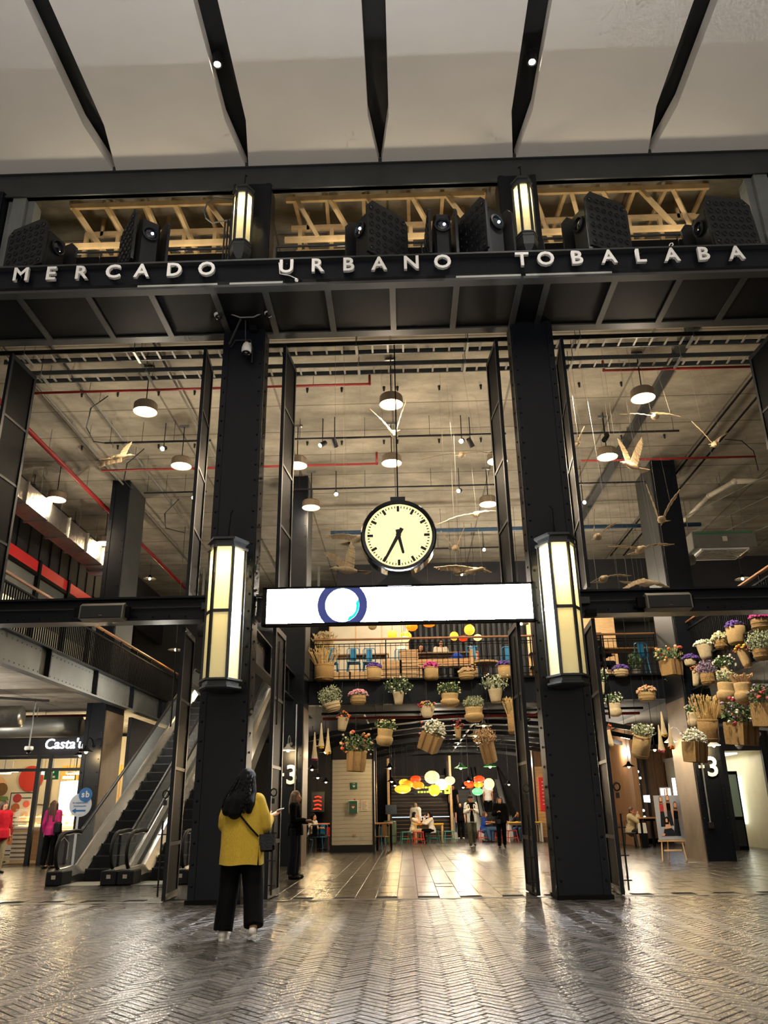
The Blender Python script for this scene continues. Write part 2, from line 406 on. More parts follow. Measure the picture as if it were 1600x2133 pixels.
# the columns' visible crown between canopy and ceiling
# transom beams
def ibeam(name, lab, cat, x0, x1, y0, y1, z0, z1, mat='steel', fl=.035, riv=True):
    t = thing(name, lab, cat, ((x0+x1)/2, y0, z0)); L = (x1-x0)/2; D = y1-y0; H = z1-z0
    MB().box(-L, L, 0, D, H-fl, H).build('top_flange', mat, t)
    MB().box(-L, L, 0, D, 0, fl).build('bottom_flange', mat, t)
    MB().box(-L, L, D*.4, D*.6, fl, H-fl).build('web', mat, t)
    ab = MB().box(-L, L, D*.28, D*.4, fl, fl+.09).build('angle_bar', mat, t)
    if riv: stuff(rivets([((-L+.2+.28*k, D*.28, fl+.05), (0, -1, 0)) for k in range(int((2*L-.3)/.28))], .02).build('rivets', mat, ab))
    return t
trL = ibeam('transom_beam', 'black steel transom beam across the left bay carrying a wall speaker', 'beam', -8.0, XL-.42, 13.15, 13.5, 4.36, 4.78)
trC = ibeam('transom_beam', 'black steel transom beam behind the glowing screen', 'beam', XL+.42, XR-.42, 13.15, 13.5, 4.36, 4.78)
trR = ibeam('transom_beam', 'black steel transom beam across the right bay carrying a wall speaker', 'beam', XR+.42, 8.0, 13.15, 13.5, 4.32, 4.74)
for t, sx in ((trL, 2.38), (trR, -2.35)):
    MB().tube([(-2.3, .08, .24), (2.3, .08, .24)], .014).build('conduit', 'steel_grey', t)
    MB().bbox(sx-.09, sx+.09, .0, .12, .17, .30, .01).build('junction_box', 'steel_grey', t)
    m = MB().bbox(sx-.02, sx+.16, -.06, .1, -.06, .07, .01); m.cyl((sx+.0, -.03, .0), (sx+.14, -.03, .0), .05, n=10); m.build('hinge_block', 'steel_dark', t)
# head beam and canopy
t = thing('head_beam', 'dark steel head beam over the three tall openings', 'beam', (0, 13.12, 9.99))
MB().box(-8.6, 8.6, 0, .2, 0, .07).build('bottom_flange', 'steel_grey', t); MB().box(-8.6, 8.6, .06, .16, .07, .55).build('web', 'steel', t)
cn = thing('sign_canopy', 'projecting black steel canopy with ribbed underside carrying the letters', 'canopy', (0, 11.65, 9.96))
MB().box(-8.8, 8.8, .03, 1.5, .06, .10).build('soffit_plate', 'steel_dark', cn)
MB().box(-8.8, 8.8, -.08, .10, -.02, .03).build('bottom_flange', 'steel_grey', cn)
MB().box(-8.8, 8.8, .02, .06, .03, .53).build('fascia_web', 'steel', cn)
MB().box(-8.8, 8.8, -.09, .14, .53, .565).build('top_flange', 'steel_grey', cn)
MB().box(-8.8, 8.8, -.03, .02, .03, .13).build('angle_strip', 'steel_dark', cn)
for k, px in enumerate((20, 168, 303, 436, 546, 679, 817, 953, 1088, 1146, 1288, 1425, 1562)):
    x = atZ(px, 598-.022*px/1.0, 9.96).x
    MB().box(x-.055, x+.055, .1, 1.45, 0, .03).box(x-.015, x+.015, .1, 1.45, .03, .07).build('rib', 'steel_grey', cn)
MB().box(-8.8, 8.8, .1, 1.5, .535, .56).build('deck', 'steel_dark', cn)
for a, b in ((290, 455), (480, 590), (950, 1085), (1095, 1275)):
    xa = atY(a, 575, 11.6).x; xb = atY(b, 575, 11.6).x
    MB().box(xa, xb, -.075, -.035, .035, .075).build('lit_ledge_strip', 'lit_ledge_silver', cn)  # bright silver painted in where the bottom ledge catches light
# letters
def text_mesh(s, size, ext, name, mat, bold=0.0, res=3, shear=0):
    cu = bpy.data.curves.new('t', 'FONT'); cu.body = s; cu.size = size; cu.extrude = ext; cu.offset = bold; cu.resolution_u = res; cu.align_x = 'CENTER'; cu.align_y = 'BOTTOM_BASELINE'; cu.shear = shear
    o = bpy.data.objects.new('t', cu); TS.collection.objects.link(o); dg = tdg()
    me = bpy.data.meshes.new_from_object(o.evaluated_get(dg)); bpy.data.objects.remove(o); bpy.data.curves.remove(cu)
    me.name = name; me.materials.clear(); me.materials.append(MT[mat])
    # centre on x
    xs = [v.co.x for v in me.vertices]; cx = (min(xs)+max(xs))/2
    for v in me.vertices: v.co.x -= cx
    return me
ls = thing('letter_sign', 'white raised letters reading MERCADO URBANO TOBALABA along the canopy edge', 'sign', (0, 11.55, 10.185))
LET = zip('MERCADOURBANOTOBALABA', (45, 108, 172, 236, 296, 364, 431, 597, 663, 727, 790, 857, 922, 1088, 1137, 1203, 1269, 1336, 1400, 1467, 1535))
cache = {}
for ch, px in LET:
    if ch not in cache: cache[ch] = text_mesh(ch, .385, .03, 'letter', 'letter_white', .008)
    x = atY(px, 572-.0242*(px-45), 11.55).x
    o = obj('letter', cache[ch], ls, (x, 0, 0), (R(90), 0, 0))
    [MB().cyl((x, .0, z), (x, .13, z), .012, n=6).build('stand_off', 'black', ls) for z in (.06, .2)]
p = atY(1400, 520, 11.62)
tag(MB().tube([(-.03, 0, 0), (-.035, 0, .06), (-.01, 0, .10), (.03, 0, .11), (.035, 0, .07), (.01, 0, .05), (.035, 0, .02), (.03, 0, 0)], .011).build('cable_hook', 'letter_white', None, (p.x, 11.62, 10.525)), 'small white hooked fitting on the canopy edge above a letter A', 'hook')
p = atY(618, 585, 11.52)
t = thing('hanging_bulb', 'small white bulb on a looped cord below the letter U', 'bulb', (p.x, 11.5, p.z))
MB().ball((0, 0, 0), .035).build('bulb', 'white_paint', t, smooth=True); MB().tube([(0, 0, .03), (-.12, 0, .10), (-.3, .02, .16), (-.33, .05, .42)], .008).build('cord', 'white_paint', t)
# lintel and clerestory
t = thing('lintel_beam', 'deep dark steel lintel directly under the white ceiling panels', 'beam', (0, 13.05, 13.5))
MB().box(-9, 9, .04, .14, 0, .62).build('web', 'steel_grey', t); MB().box(-9, 9, .0, .16, 0, .04).build('bottom_flange', 'steel_grey', t); MB().box(-9, 9, -.02, .5, .58, .70).build('top_flange', 'steel_grey', t)
for s, x in ((-1, -7.75), (1, 7.75)):
    tag(MB().box(x-.28, x+.28, 13.2, 13.5, 10.6, 13.5).box(x-.14, x+.14, 13.1, 13.2, 10.6, 13.5).build('clerestory_pier', 'girder_grey'), 'rough grey pier closing the %s end of the timber filled opening' % ('left' if s < 0 else 'right'), 'pier')
pp = thing('parapet', 'low dark panelled parapet with a thin rail behind the stage lights', 'parapet', (0, 13.3, 10.56))
for x0, x1 in ((-7.3, -3.3), (-2.3, 2.2), (3.2, 7.3)):
    n = 3
    for k in range(n): a = x0+(x1-x0)*k/n; b = x0+(x1-x0)*(k+1)/n; MB().box(a+.015, b-.015, 0, .04, 0, 1.52).build('panel', 'steel_dark', pp)
    MB().cyl((x0, .05, 1.68), (x1, .05, 1.68), .025).build('rail', 'steel_grey', pp)
    for k in range(n+1): a = x0+(x1-x0)*k/n; MB().cyl((a, .06, 0), (a, .06, 1.68), .02).build('post', 'steel_grey', pp)
# upper void: slab, ceiling, timber trusses
struct(MB().box(-15, 15, 13.5, 46, 14.75, 15.2).build('ceiling', 'concrete'))
def truss(lab, x0, x1, seed):
    t = thing('timber_truss', lab, 'truss', (0, 14.3, 13.0)); r = random.Random(seed)
    def beam(nm, a, b, w=.1, d=.1):
        a = Vector(a); b = Vector(b); dv = b-a; q = dv.to_track_quat('X', 'Z').to_matrix().to_4x4(); M_ = Matrix.Translation((a+b)/2) @ q
        MB().cbox((0, 0, 0), (dv.length, w, d), M_).build(nm, 'timber', t)
    for y, z in ((0, 1.32), (.9, 1.28), (0, .2), (1.8, 1.3), (.95, .28)): beam('chord', (x0, y, z), (x1, y, z), .07, .13)
    for k in range(3): beam('hanger_post', (x0+.4+(x1-x0-.8)*k/2, .9, 1.2), (x0+.4+(x1-x0-.8)*k/2, .9, 1.76), .07, .07)
    n = 5
    for k in range(n+1):
        x = x0+(x1-x0)*(k+.08)/(n+.16)+r.uniform(-.1, .1)
        beam('purlin', (x, 0, 1.42), (x+r.uniform(-.15, .15), 2.6, 1.45), .08, .1)
        if k < n: beam('brace', (x+.1, 0, 1.28), (x+.75+r.uniform(-.2, .2), r.choice((0, .9)), .25), .09, .09)
        beam('post', (x+.05, .9, .25), (x+.05, .9, 1.3), .09, .09)
    return t
truss('pale timber truss frame behind the left clerestory opening', -7.25, -3.3, 1)
truss('pale timber truss frame behind the middle clerestory opening', -2.3, 2.2, 2)
truss('pale timber truss frame behind the right clerestory opening', 3.2, 7.25, 3)
for x in (-6.6, -4.4, -1, 1.2, 4.2, 6.6): light('truss_fill', 'POINT', (x, 13.8, 12.4), 26, (1, .86, .62), size=.1)  # added hidden point lights that brighten the timbers
t = thing('cable_conduits', 'bundle of short upright black conduits beside the upper left lantern', 'conduit', atY(480, 540, 13.2))
for k in range(5): MB().cyl((-.16+.06*k, 0, 0), (-.16+.06*k, 0, .95+.05*(k % 3)), .02).build('conduit', 'steel_grey', t)
MB().tube([(-.05, 0, 1.0)]+[(-.35-.3*math.cos(a), .1, 1.35+.35*math.sin(a)) for a in (-1.2, -.6, 0, .6, 1.2)]+[(0, .3, 1.8)], .018).build('looped_conduit', 'galv', t)
tag(MB().cyl((0, 0, 0), (0, 0, .75), .015).build('light_rod', 'white_paint', None, atY(483, 543, 13.1)), 'thin pale rod beside the upright conduits on the ledge', 'rod')
# ================================================================ glazed door leaves
def leaf(name, lab, x, y0, wd, z0, z1, ang, side, kick=True, rod=True, bars=3):
    """leaf standing roughly square to the facade; ang turns it about its hinge; side = face that carries the bolt rod"""
    t = thing(name, lab, 'door' if z0 < 1 else 'window', (x, y0, z0), ang); H = z1-z0; d = .03
    for a in (0, wd-.075): MB().box(-d, d, a, a+.075, 0, H).build('stile', 'steel', t)
    for z in (0, H-.1): MB().box(-d, d, .075, wd-.075, z, z+.1).build('rail', 'steel', t)
    zs = [0.0]
    if kick:
        MB().box(-.012, .012, .075, wd-.075, .1, .78).build('kick_panel', 'steel_dark', t); MB().box(-d, d, .075, wd-.075, .78, .84).build('rail', 'steel', t); zs = [.84]
    n = bars; zb = zs[0]+(0 if kick else .1)
    for k in range(n):
        a = zb+(H-.1-zb)*k/n; b = zb+(H-.1-zb)*(k+1)/n
        MB().box(-.006, .006, .075, wd-.075, a, b).build('pane', 'glass_dark', t)
        if k < n-1: MB().box(-.022, .022, .075, wd-.075, b-.025, b+.025).build('glazing_bar', 'steel', t)
    if rod:
        m = MB().cyl((side*.09, -.03, .06), (side*.09, -.03, 1.15), .014); m.build('bolt_rod', 'black', t)
        br_ = t.children[-1]
        for z in (.2, .55, .95): MB().cyl((side*.02, -.03, z), (side*.15, -.03, z), .01).build('rod_bracket', 'black', br_)
        m = MB().cyl((side*.09, -.03, 2.6), (side*.09, -.03, H-.3), .014); m.build('bolt_rod', 'black', t)
        r = MB(); pts = [(side*(.08+.05*math.cos(a)), -.03, 1.55+.06*math.sin(a)) for a in [k*math.pi/4 for k in range(9)]]; r.tube(pts, .012); r.box(side*.08-.025, side*.08+.025, -.045, -.015, 1.38, 1.46); r.build('padlock_ring', 'black', t)
    return t
for x, s, nm, lx in ((XL, -1, 'left', -3.66), (XL, 1, 'left', -2.08), (XR, -1, 'right', 2.1), (XR, 1, 'right', 3.38)):
    sd = 'left' if s < 0 else 'right'
    leaf('glazed_door_leaf', 'tall black glazed door leaf folded open at the %s side of the %s column' % (sd, nm), lx, 13.42, .95, .02, 4.3, R(-4*s if s*x > 0 else -2*s), s)
    leaf('glazed_window_leaf', 'upper black window leaf folded open at the %s of the %s column, above the transom' % (sd, nm), lx, 13.45, .95, 4.86, 9.93, R(-5*s), s, False, False, 4)
leaf('glazed_window_leaf', 'upper black glazed window leaf at the left edge of the frame', -7.55, 13.45, .95, 4.86, 9.93, R(-4), 1, False, False, 4)
leaf('glazed_window_leaf', 'upper black glazed window leaf at the right edge of the frame', 7.5, 13.45, .95, 4.86, 9.93, R(4), -1, False, False, 4)
# ================================================================ hexagonal lanterns
def lantern(lab, x, y, z0, H, r, big=True):
    t = thing('hexagonal_lantern', lab, 'lantern', (x, y, z0)); ph = 0; n = 6; hp = math.pi/6
    def hexr(rr, z): return [Vector((rr*math.cos(2*math.pi*i/6+hp*0), rr*math.sin(2*math.pi*i/6+hp*0), z)) for i in range(6)]
    h0 = .16*r/.3; h1 = H-.2*r/.3
    def ring(nm, prof): MB().loft([hexr(a, z) for a, z in prof]).build(nm, 'steel_grey', t)
    ring('bottom_plate', [(r*1.02, -.0), (r*1.12, .02), (r*1.12, .05), (r*.98, .06)])
    ring('bottom_cap', [(r*.98, .06), (r*.98, h0-.04), (r*1.16, h0-.03), (r*1.16, h0), (r*.98, h0)])
    ring('top_cap', [(r*.98, h1), (r*1.16, h1), (r*1.16, h1+.035), (r*.98, h1+.045), (r*.98, h1+.12), (r*1.18, h1+.13), (r*1.18, h1+.165), (r*.8, H)])
    if not big:
        ring('hexagonal_foot', [(r*.55, -.3), (r*1.05, -.2), (r*1.15, -.03), (r*1.02, 0)])
        ring('hexagonal_crown', [(r*1.0, H-.02), (r*.9, H+.1), (r*.4, H+.16)])
    zs = [h0, (h0+h1)/2, h1] if big else [h0, h1]
    for i in range(6):
        a = 2*math.pi*i/6; b = 2*math.pi*(i+1)/6
        P = Vector((math.cos(a), math.sin(a), 0))*r; Q = Vector((math.cos(b), math.sin(b), 0))*r
        M_ = Matrix.Translation(P) @ Matrix.Rotation(a, 4, 'Z')
        MB().box(-.03, .018, -.022, .022, h0, h1, M_).build('corner_post', 'steel_grey', t)
        mid = (P+Q)/2*.975; L = (Q-P).length/2-.02; th = math.atan2(mid.y, mid.x)-math.pi/2
        for k in range(len(zs)-1):
            M2 = Matrix.Translation(mid) @ Matrix.Rotation(th, 4, 'Z')
            MB().box(-L, L, -.004, .004, zs[k]+.01, zs[k+1]-.01, M2).build('pane', 'lantern_glass', t)
        if big: MB().box(-L, L, -.02, .014, zs[1]-.025, zs[1]+.025, Matrix.Translation(mid) @ Matrix.Rotation(th, 4, 'Z')).build('glazing_bar', 'steel_grey', t)
    MB().cyl((0, .02, H), (0, .02, H+.2), .02).tube([(0, .02, H+.2), (.01, .03, H+.5), (0, .18, H+.6)], .012).build('hanger', 'steel_dark', t)
    MB().box(-.05, .05, r*.8, (13.0-y), H*.2, H*.26).box(-.05, .05, r*.8, (13.0-y), H*.75, H*.8).build('wall_bracket', 'steel_dark', t)
    MB().cyl((0, 0, h1-.14), (0, 0, h1-.02), r*.55, n=12).build('lamp_head', 'glow_lantern', t)
    light('lamp', 'POINT', (0, 0, h1-.3), 46 if big else 22, (1, .93, .74), t, .12)
    return t
# opal glass: lit from inside by the lamp
g = pm('lantern_glass', '#fbf3cf', .12, 0, emit='#fff0b4', es=.15); b_ = g.node_tree.nodes['Principled BSDF']; b_.inputs['Transmission Weight'].default_value = 0; b_.inputs['Coat Weight'].default_value = .4
nt = g.node_tree; tl_ = nt.nodes.new('ShaderNodeBsdfTranslucent'); tl_.inputs['Color'].default_value = hexc('#fff6dc'); mx_ = nt.nodes.new('ShaderNodeMixShader'); mx_.inputs[0].default_value = .5
nt.links.new(b_.outputs[0], mx_.inputs[1]); nt.links.new(tl_.outputs[0], mx_.inputs[2]); nt.links.new(mx_.outputs[0], nt.nodes['Material Output'].inputs['Surface'])
em('glow_lantern', '#ffe9b0', 6)
lantern('large hexagonal opal lantern on the left column above the woman in yellow', XL+.02, 12.6, 3.08, 2.5, .30)
lantern('large hexagonal opal lantern on the right column beside the screen', XR-.02, 12.6, 3.04, 2.48, .30)
lantern('small hexagonal lantern on the upper left column above the canopy', -2.88, 12.62, 11.62, 1.38, .19, False)
lantern('small hexagonal lantern on the upper right column above the canopy', 2.72, 12.62, 11.60, 1.38, .19, False)

# ================================================================ screen and clock
t = thing('display_screen', 'wide glowing white display screen with a ring graphic hung between the columns', 'screen', (.07, 12.92, 4.17)); WX, HZ = 2.26, .66
MB().box(-WX, WX, 0, .12, 0, .035).build('frame_bar', 'steel_dark', t); MB().box(-WX, WX, 0, .12, HZ-.035, HZ).build('frame_bar', 'steel_dark', t)
for s in (-1, 1): MB().box(s*WX-.04, s*WX+.04, 0, .12, 0, HZ).build('frame_bar', 'steel_dark', t)
MB().box(-WX, WX, .06, .16, .0, HZ).build('housing', 'steel_dark', t)
MB().box(-WX+.04, WX-.04, .02, .06, .035, HZ-.035).build('display_panel', 'glow_led', t); dp = t.children[-1]
pr = MB(); x0 = atY(713, 1257, 12.92).x-.07; zc_ = .33
def disc(m, cx, cz, r0, r1, y, z0, z1, n=48):
    pts = []
    for i in range(n+1):
        a = 2*math.pi*i/n; pts.append((math.cos(a), math.sin(a)))
    for i in range(n):
        q = [(cx+r1*pts[i][0], cz+r1*pts[i][1]), (cx+r1*pts[i+1][0], cz+r1*pts[i+1][1]), (cx+r0*pts[i+1][0], cz+r0*pts[i+1][1]), (cx+r0*pts[i][0], cz+r0*pts[i][1])]
        q = [(c[0], min(max(c[1], z0), z1)) for c in q]; m.add([(a, y, b) for a, b in q], [(0, 1, 2, 3)])
    return m
em('led_navy', '#3f4a90', .3); em('led_teal', '#19c9c4', .7)
disc(MB(), x0, zc_, .285, .42, .016, .035, HZ-.035, 96).build('ring_graphic', 'led_navy', dp)
m = MB(); n = 24
pts = [(x0+.285*math.cos(a), zc_+.285*math.sin(a)) for a in [R(-75+95*i/n) for i in range(n+1)]]
inn = [(x0+.07+.16*math.cos(a), zc_-.03+.17*math.sin(a)) for a in [R(-75+95*i/n) for i in range(n+1)]]
for i in range(n): m.add([(pts[i][0], .015, pts[i][1]), (pts[i+1][0], .015, pts[i+1][1]), (inn[i+1][0], .015, inn[i+1][1]), (inn[i][0], .015, inn[i][1])], [(0, 1, 2, 3)])
m.build('crescent_graphic', 'led_teal', dp)
for s in (-1, 1): MB().tube([(s*2.2, .08, .5), (s*2.42, .12, .52)], .012).build('cable', 'steel_grey', t)
MB().box(-1.8, -1.7, .15, .26, .2, .5).box(1.7, 1.8, .15, .26, .2, .5).box(-.1, .1, .15, .26, .2, .5).build('wall_bracket', 'steel_dark', t)

ck = thing('station_clock', 'round double rimmed station clock with a pale yellow dial above the screen', 'clock', (.09, 12.86, 5.68)); r0 = .575
MB().lathe([(r0, -.06), (r0+.055, -.07), (r0+.075, -.03), (r0+.075, .3), (r0+.02, .34), (r0-.05, .34)], 64, M=Matrix.Rotation(R(-90), 4, 'X'), cap0=False, cap1=True).build('case', 'black_gloss', ck, smooth=False)
dl = MB().lathe([(r0, -.012), (r0, .0)], 64, M=Matrix.Rotation(R(-90), 4, 'X')).build('dial', 'dial', ck)
for k in range(12):
    a = R(30*k); M_ = Matrix.Rotation(a, 4, 'Y'); MB().box(-.021, .021, -.03, -.014, r0*.76, r0*.93, M_).build('hour_mark', 'black', dl)
m = MB()
for k in range(60):
    if k % 5: M_ = Matrix.Rotation(R(6*k), 4, 'Y'); m.box(-.007, .007, -.028, -.014, r0*.865, r0*.93, M_)
stuff(m.build('minute_marks', 'black', dl))
def hand(nm, ang, l0, l1, w0, w1, y): MB().prism([(-w0, -l0), (w0, -l0), (w1, l1), (0, l1+.015), (-w1, l1)], y-.012, y, 'y', Matrix.Rotation(ang, 4, 'Y')).build(nm, 'black', ck)
hand('hour_hand', R(167), .1, .33, .03, .022, -.04); hand('minute_hand', R(208), .13, .53, .034, .02, -.055)
MB().lathe([(.045, -.01), (.045, .03)], 16, M=Matrix.Rotation(R(90), 4, 'X')).build('hub', 'black', ck, loc=(0, -.045, 0))
MB().box(-.13, .13, .04, .26, r0+.05, r0+.16).build('top_bracket', 'black', ck); MB().cyl((0, .15, r0+.1), (0, .15, 3.9), .012).build('suspension_rod', 'steel_dark', ck)
MB().box(-.2, .2, .04, .26, -r0-.30, -r0-.04).prism([(-.42, -r0-.3), (.42, -r0-.3), (.2, -r0-.12), (-.2, -r0-.12)], .06, .24).build('pedestal', 'black', ck)

# ================================================================ wall speakers, cameras
for px, py, lab in ((213, 1272, 'grey wall speaker on the left transom beam'), (1393, 1250, 'grey wall speaker on the right transom beam')):
    p = atY(px, py, 12.95); t = thing('wall_speaker', lab, 'speaker', (p.x, 12.95, p.z-.16))
    MB().prism([(-.06, .02), (.17, 0), (.2, .12), (.2, .27), (.05, .30), (-.04, .24)], -.37, .37, 'x').build('cabinet', 'pipe_grey', t)
    MB().prism([(-.072, .03), (-.06, .02), (-.04, .235), (-.052, .235)], -.345, .345, 'x').build('grille', 'black_plastic', t)
    MB().box(-.5, -.37, .05, .14, .06, .24).box(.37, .44, .05, .14, .06, .24).build('bracket', 'steel_dark', t); MB().box(-.03, .03, -.078, -.06, .06, .07).build('badge', 'chrome', t)
def dome(px, py, Y, lab):
    p = atY(px, py, Y); t = thing('dome_camera', lab, 'camera', (p.x, Y, p.z))
    MB().lathe([(.02, .08), (.085, .07), (.095, .0), (.08, -.04), (.07, -.045)], 16).build('housing', 'white_paint', t, smooth=True)
    MB().lathe([(.068, -.04), (.06, -.08), (.035, -.105), (.0, -.112)], 16, cap1=False).build('dome', 'black_gloss', t, smooth=True)
    MB().cyl((0, 0, .06), (0, 0, .28), .02).build('mount', 'steel_dark', t)
    return t
dome(456, 655, 12.5, 'white dome camera under the canopy on the left of a pair'); dome(560, 650, 12.5, 'white dome camera under the canopy on the right of a pair')
p = atY(505, 655, 12.5); t = thing('camera_conduit', 'thin pale conduit linking the two dome cameras under the canopy', 'conduit', (p.x, 12.5, p.z))
MB().tube([(-.48, 0, .02), (-.25, 0, .03), (-.05, .05, -.03), (.2, .05, -.03), (.45, 0, .06)], .013).build('run', 'pipe_grey', t); MB().tube([(-.05, .1, -.03), (-.3, .35, -.42)], .02).tube([(.02, .2, .0), (.02, .4, -.7)], .012).build('drop', 'steel_grey', t)
MB().tube([(-.28, .4, -.45), (-.2, .4, -.3), (.1, .4, -.3), (.14, .4, -.5), (.14, .4, -.8)], .014).build('looped_drop', 'steel_grey', t); MB().bbox(.06, .2, .35, .45, -.1, .06, .01).build('box', 'steel_dark', t)
p = atY(514, 735, 12.85); t = thing('swivel_camera', 'white swivel security camera on the left column below the canopy', 'camera', (p.x, 12.8, p.z))
MB().lathe([(.03, .2), (.06, .16), (.085, .08), (.09, 0), (.075, -.02)], 16).build('housing', 'white_paint', t, smooth=True)
MB().ball((0, 0, -.04), .078, 14, 8).build('dome', 'black_gloss', t, smooth=True); MB().box(-.03, .03, .02, .2, .14, .22).box(-.06, .06, .17, .2, .08, .3).build('wall_bracket', 'white_paint', t)
# ================================================================ stage lights on the canopy
def mover(lab, px, py, wpx, rotz, lens=True, wide=.62, hgt=1.0, tilt=0):
    p = atY(px, py, 12.45); t = thing('stage_light', lab, 'stage light', (p.x, 12.45, 10.53), rotz)
    wd = wide*1.12; hgt *= 1.1
    base_ = MB().bbox(-wd*.5, wd*.5, -.32, .32, 0, .24, .03).build('base', 'black_plastic', t)
    M_ = Matrix.Translation((0, 0, .24+hgt*.5)) @ Matrix.Rotation(tilt, 4, 'X')
    MB().bbox(-wd*.3, wd*.3, -.36, .36, -hgt*.46, hgt*.42, .05, M_).build('head', 'black_plastic', t); head_ = t.children[-1]
    hole = []
    for s in (-1, 1):
        x = s*(wd*.5-.02)
        MB().prism([(-.48, -.42*hgt), (.48, -.42*hgt), (.48, .35*hgt), (.36, .46*hgt), (-.36, .5*hgt), (-.48, .38*hgt)], x-.025, x+.025, 'x', M_).build('side_plate', 'black_plastic', t); sp_ = t.children[-1]
        r = random.Random(5); m = MB()
        for a in range(6):
            for b in range(6):
                y = -.38+a*.15; z = -.34*hgt+b*.14*hgt
                M2 = M_ @ Matrix.Translation((x+s*.026, y, z)) @ Matrix.Rotation(R(90), 4, 'Y')
                m.lathe([(.052, 0), (.056, .012), (.04, .014), (.036, .0)], 10, M=M2 if s > 0 else M2 @ Matrix.Rotation(R(180), 4, 'X'), cap0=False, cap1=False)
        stuff(m.build('perforated_bosses', 'black_plastic', sp_))
        bl = MB()
        for y, z in ((-.4, .36), (.4, .36), (-.4, -.34), (.4, -.34)): bl.cyl(M_ @ Vector((x, y, z*hgt)), M_ @ Vector((x+s*.035, y, z*hgt)), .014, n=6)
        stuff(bl.build('bolts', 'galv', sp_))
    Ml = M_ @ Matrix.Translation((0, -.36, .16*hgt)) @ Matrix.Rotation(R(90), 4, 'X')
    MB().lathe([(.15, -.02), (.16, .05), (.125, .06), (.12, .02)], 20, M=Ml, cap0=False, cap1=False).build('lens_ring', 'black', head_)
    MB().lathe([(.12, .02), (.09, .035), (0, .045)], 20, M=Ml, cap1=False).build('lens', 'lens_glass', head_, smooth=True)
    if lens: MB().ball(Ml @ Vector((.03, 0, .05)), .026, 8, 6).build('lamp_spot', 'glow_mover', head_)
    for k, (lx, lz) in enumerate(((-.06, .14), (.05, .07))): MB().ball((lx, -.325, lz), .014, 6, 4).build('indicator', 'glow_blue_led', base_)
    return t
pm('lens_glass', '#0c1626', .05, 0, coat=1)
mover('black stage light at the far left of the canopy, side plate facing', 92, 500, 105, R(70), False, .72, 1.05, 0)
mover('black stage light above the letters C and A of the first word', 302, 490, 80, R(36), True, .6, 1.2, 0)
mover('black stage light above the letters B and A of the second word, turned left', 784, 488, 98, R(-52), True, .66, 1.2, 0)
mover('narrow black stage light with a lit lens, front facing, above the letter O', 917, 478, 48, R(3), True, .48, 1.1, 0)
mover('black stage light between the narrow front facing one and the right lantern', 1007, 472, 83, R(34), True, .62, 1.22, 0)
mover('large black stage light just right of the upper right lantern', 1238, 465, 105, R(-66), False, .7, 1.25, 0)
mover('black stage light at the far right of the canopy, leaning back', 1494, 470, 105, R(-78), False, .74, 1.12, R(5))
p = atY(375, 535, 12.2); t = thing('flat_case', 'low open black case lying on the canopy between stage lights', 'case', (p.x, 12.2, 10.53))
MB().bbox(-.35, .35, -.15, .15, 0, .1, .02).build('case_body', 'black_plastic', t); MB().box(-.35, .3, .1, .13, .1, .25, Matrix.Rotation(R(-8), 4, 'Y')).build('case_lid', 'black_plastic', t)
# ================================================================ hall shell
HZC = 10.72
struct(MB().box(-15, 15, 13.55, 46, HZC, HZC+.4).build('ceiling', 'concrete'))
struct(MB().box(-15, 15, 46, 46.3, 0, 15.2).build('wall_far', 'wall_dark'))
G1, G0 = 4.8, 4.1
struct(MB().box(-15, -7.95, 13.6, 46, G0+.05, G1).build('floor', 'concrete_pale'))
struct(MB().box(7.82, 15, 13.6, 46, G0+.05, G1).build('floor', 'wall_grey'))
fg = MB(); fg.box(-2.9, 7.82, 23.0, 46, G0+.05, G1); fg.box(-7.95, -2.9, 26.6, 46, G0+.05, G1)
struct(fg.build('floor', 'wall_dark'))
# ---------------------------------------------------------------- interior columns
def in_col(lab, x0, x1, y0, dep, lit, num=None):
    t = thing('wrapped_column', lab, 'column', ((x0+x1)/2, y0, 0)); hw = (x1-x0)/2
    MB().box(-hw, hw, 0, dep, 0, HZC).build('core', 'steel', t)
    s = lit; a, b = sorted((s*hw, s*(hw+.02)))
    MB().box(a, b, .06, dep-.03, .0, 3.95).build('lit_side_plate', 'lamplit_brown', t); MB().box(a, b, .06, dep-.03, 4.85, HZC-.02).build('upper_side_plate', 'steel_grey', t)  # lamplit sides coloured lighter than the core steel
    for q in (-1, 1): a, b = sorted((q*(hw-.1), q*(hw+.01))); MB().box(a, b, -.02, .0, 0, HZC).build('flange', 'steel', t)
    rows = []
    z = .3
    while z < HZC-.3:
        for q in (-1, 1): rows.append(((q*(hw-.045), -.02, z), (0, -1, 0)))
        z += .34
    stuff(rivets(rows, .018).build('rivets', 'steel', t.children[0]))
    if num:
        o = obj('number', text_mesh('3', .66, .008, 'number', 'letter_white', .012), t, (.09, -.03, 1.98), (R(90), 0, 0))
        MB().box(-.25, -.11, -.035, -.02, 2.17, 2.24).build('number_dash', 'letter_white', t)
        MB().cyl((hw*.78*-s if False else s*(hw-.16), -.06, .9 if s < 0 else .0), (s*(hw-.16), -.06, 4.0), .022).build('conduit', 'galv', t)
        MB().bbox(s*(hw-.16)-.06, s*(hw-.16)+.06, -.12, 0, .75, .9, .01).build('conduit_box', 'black', t)
    return t
cL = in_col('dark riveted column rising behind the left gallery railing and the escalator', -8.5, -8.0, 21.8, 1.5, 1)
cM = in_col('dark riveted column marked minus three beside the woman in black', -3.32, -2.62, 21.8, 1.2, 1, True)
cR = in_col('dark column marked minus three beside the photo on the easel', 7.45, 8.12, 21.3, 1.6, -1, True)
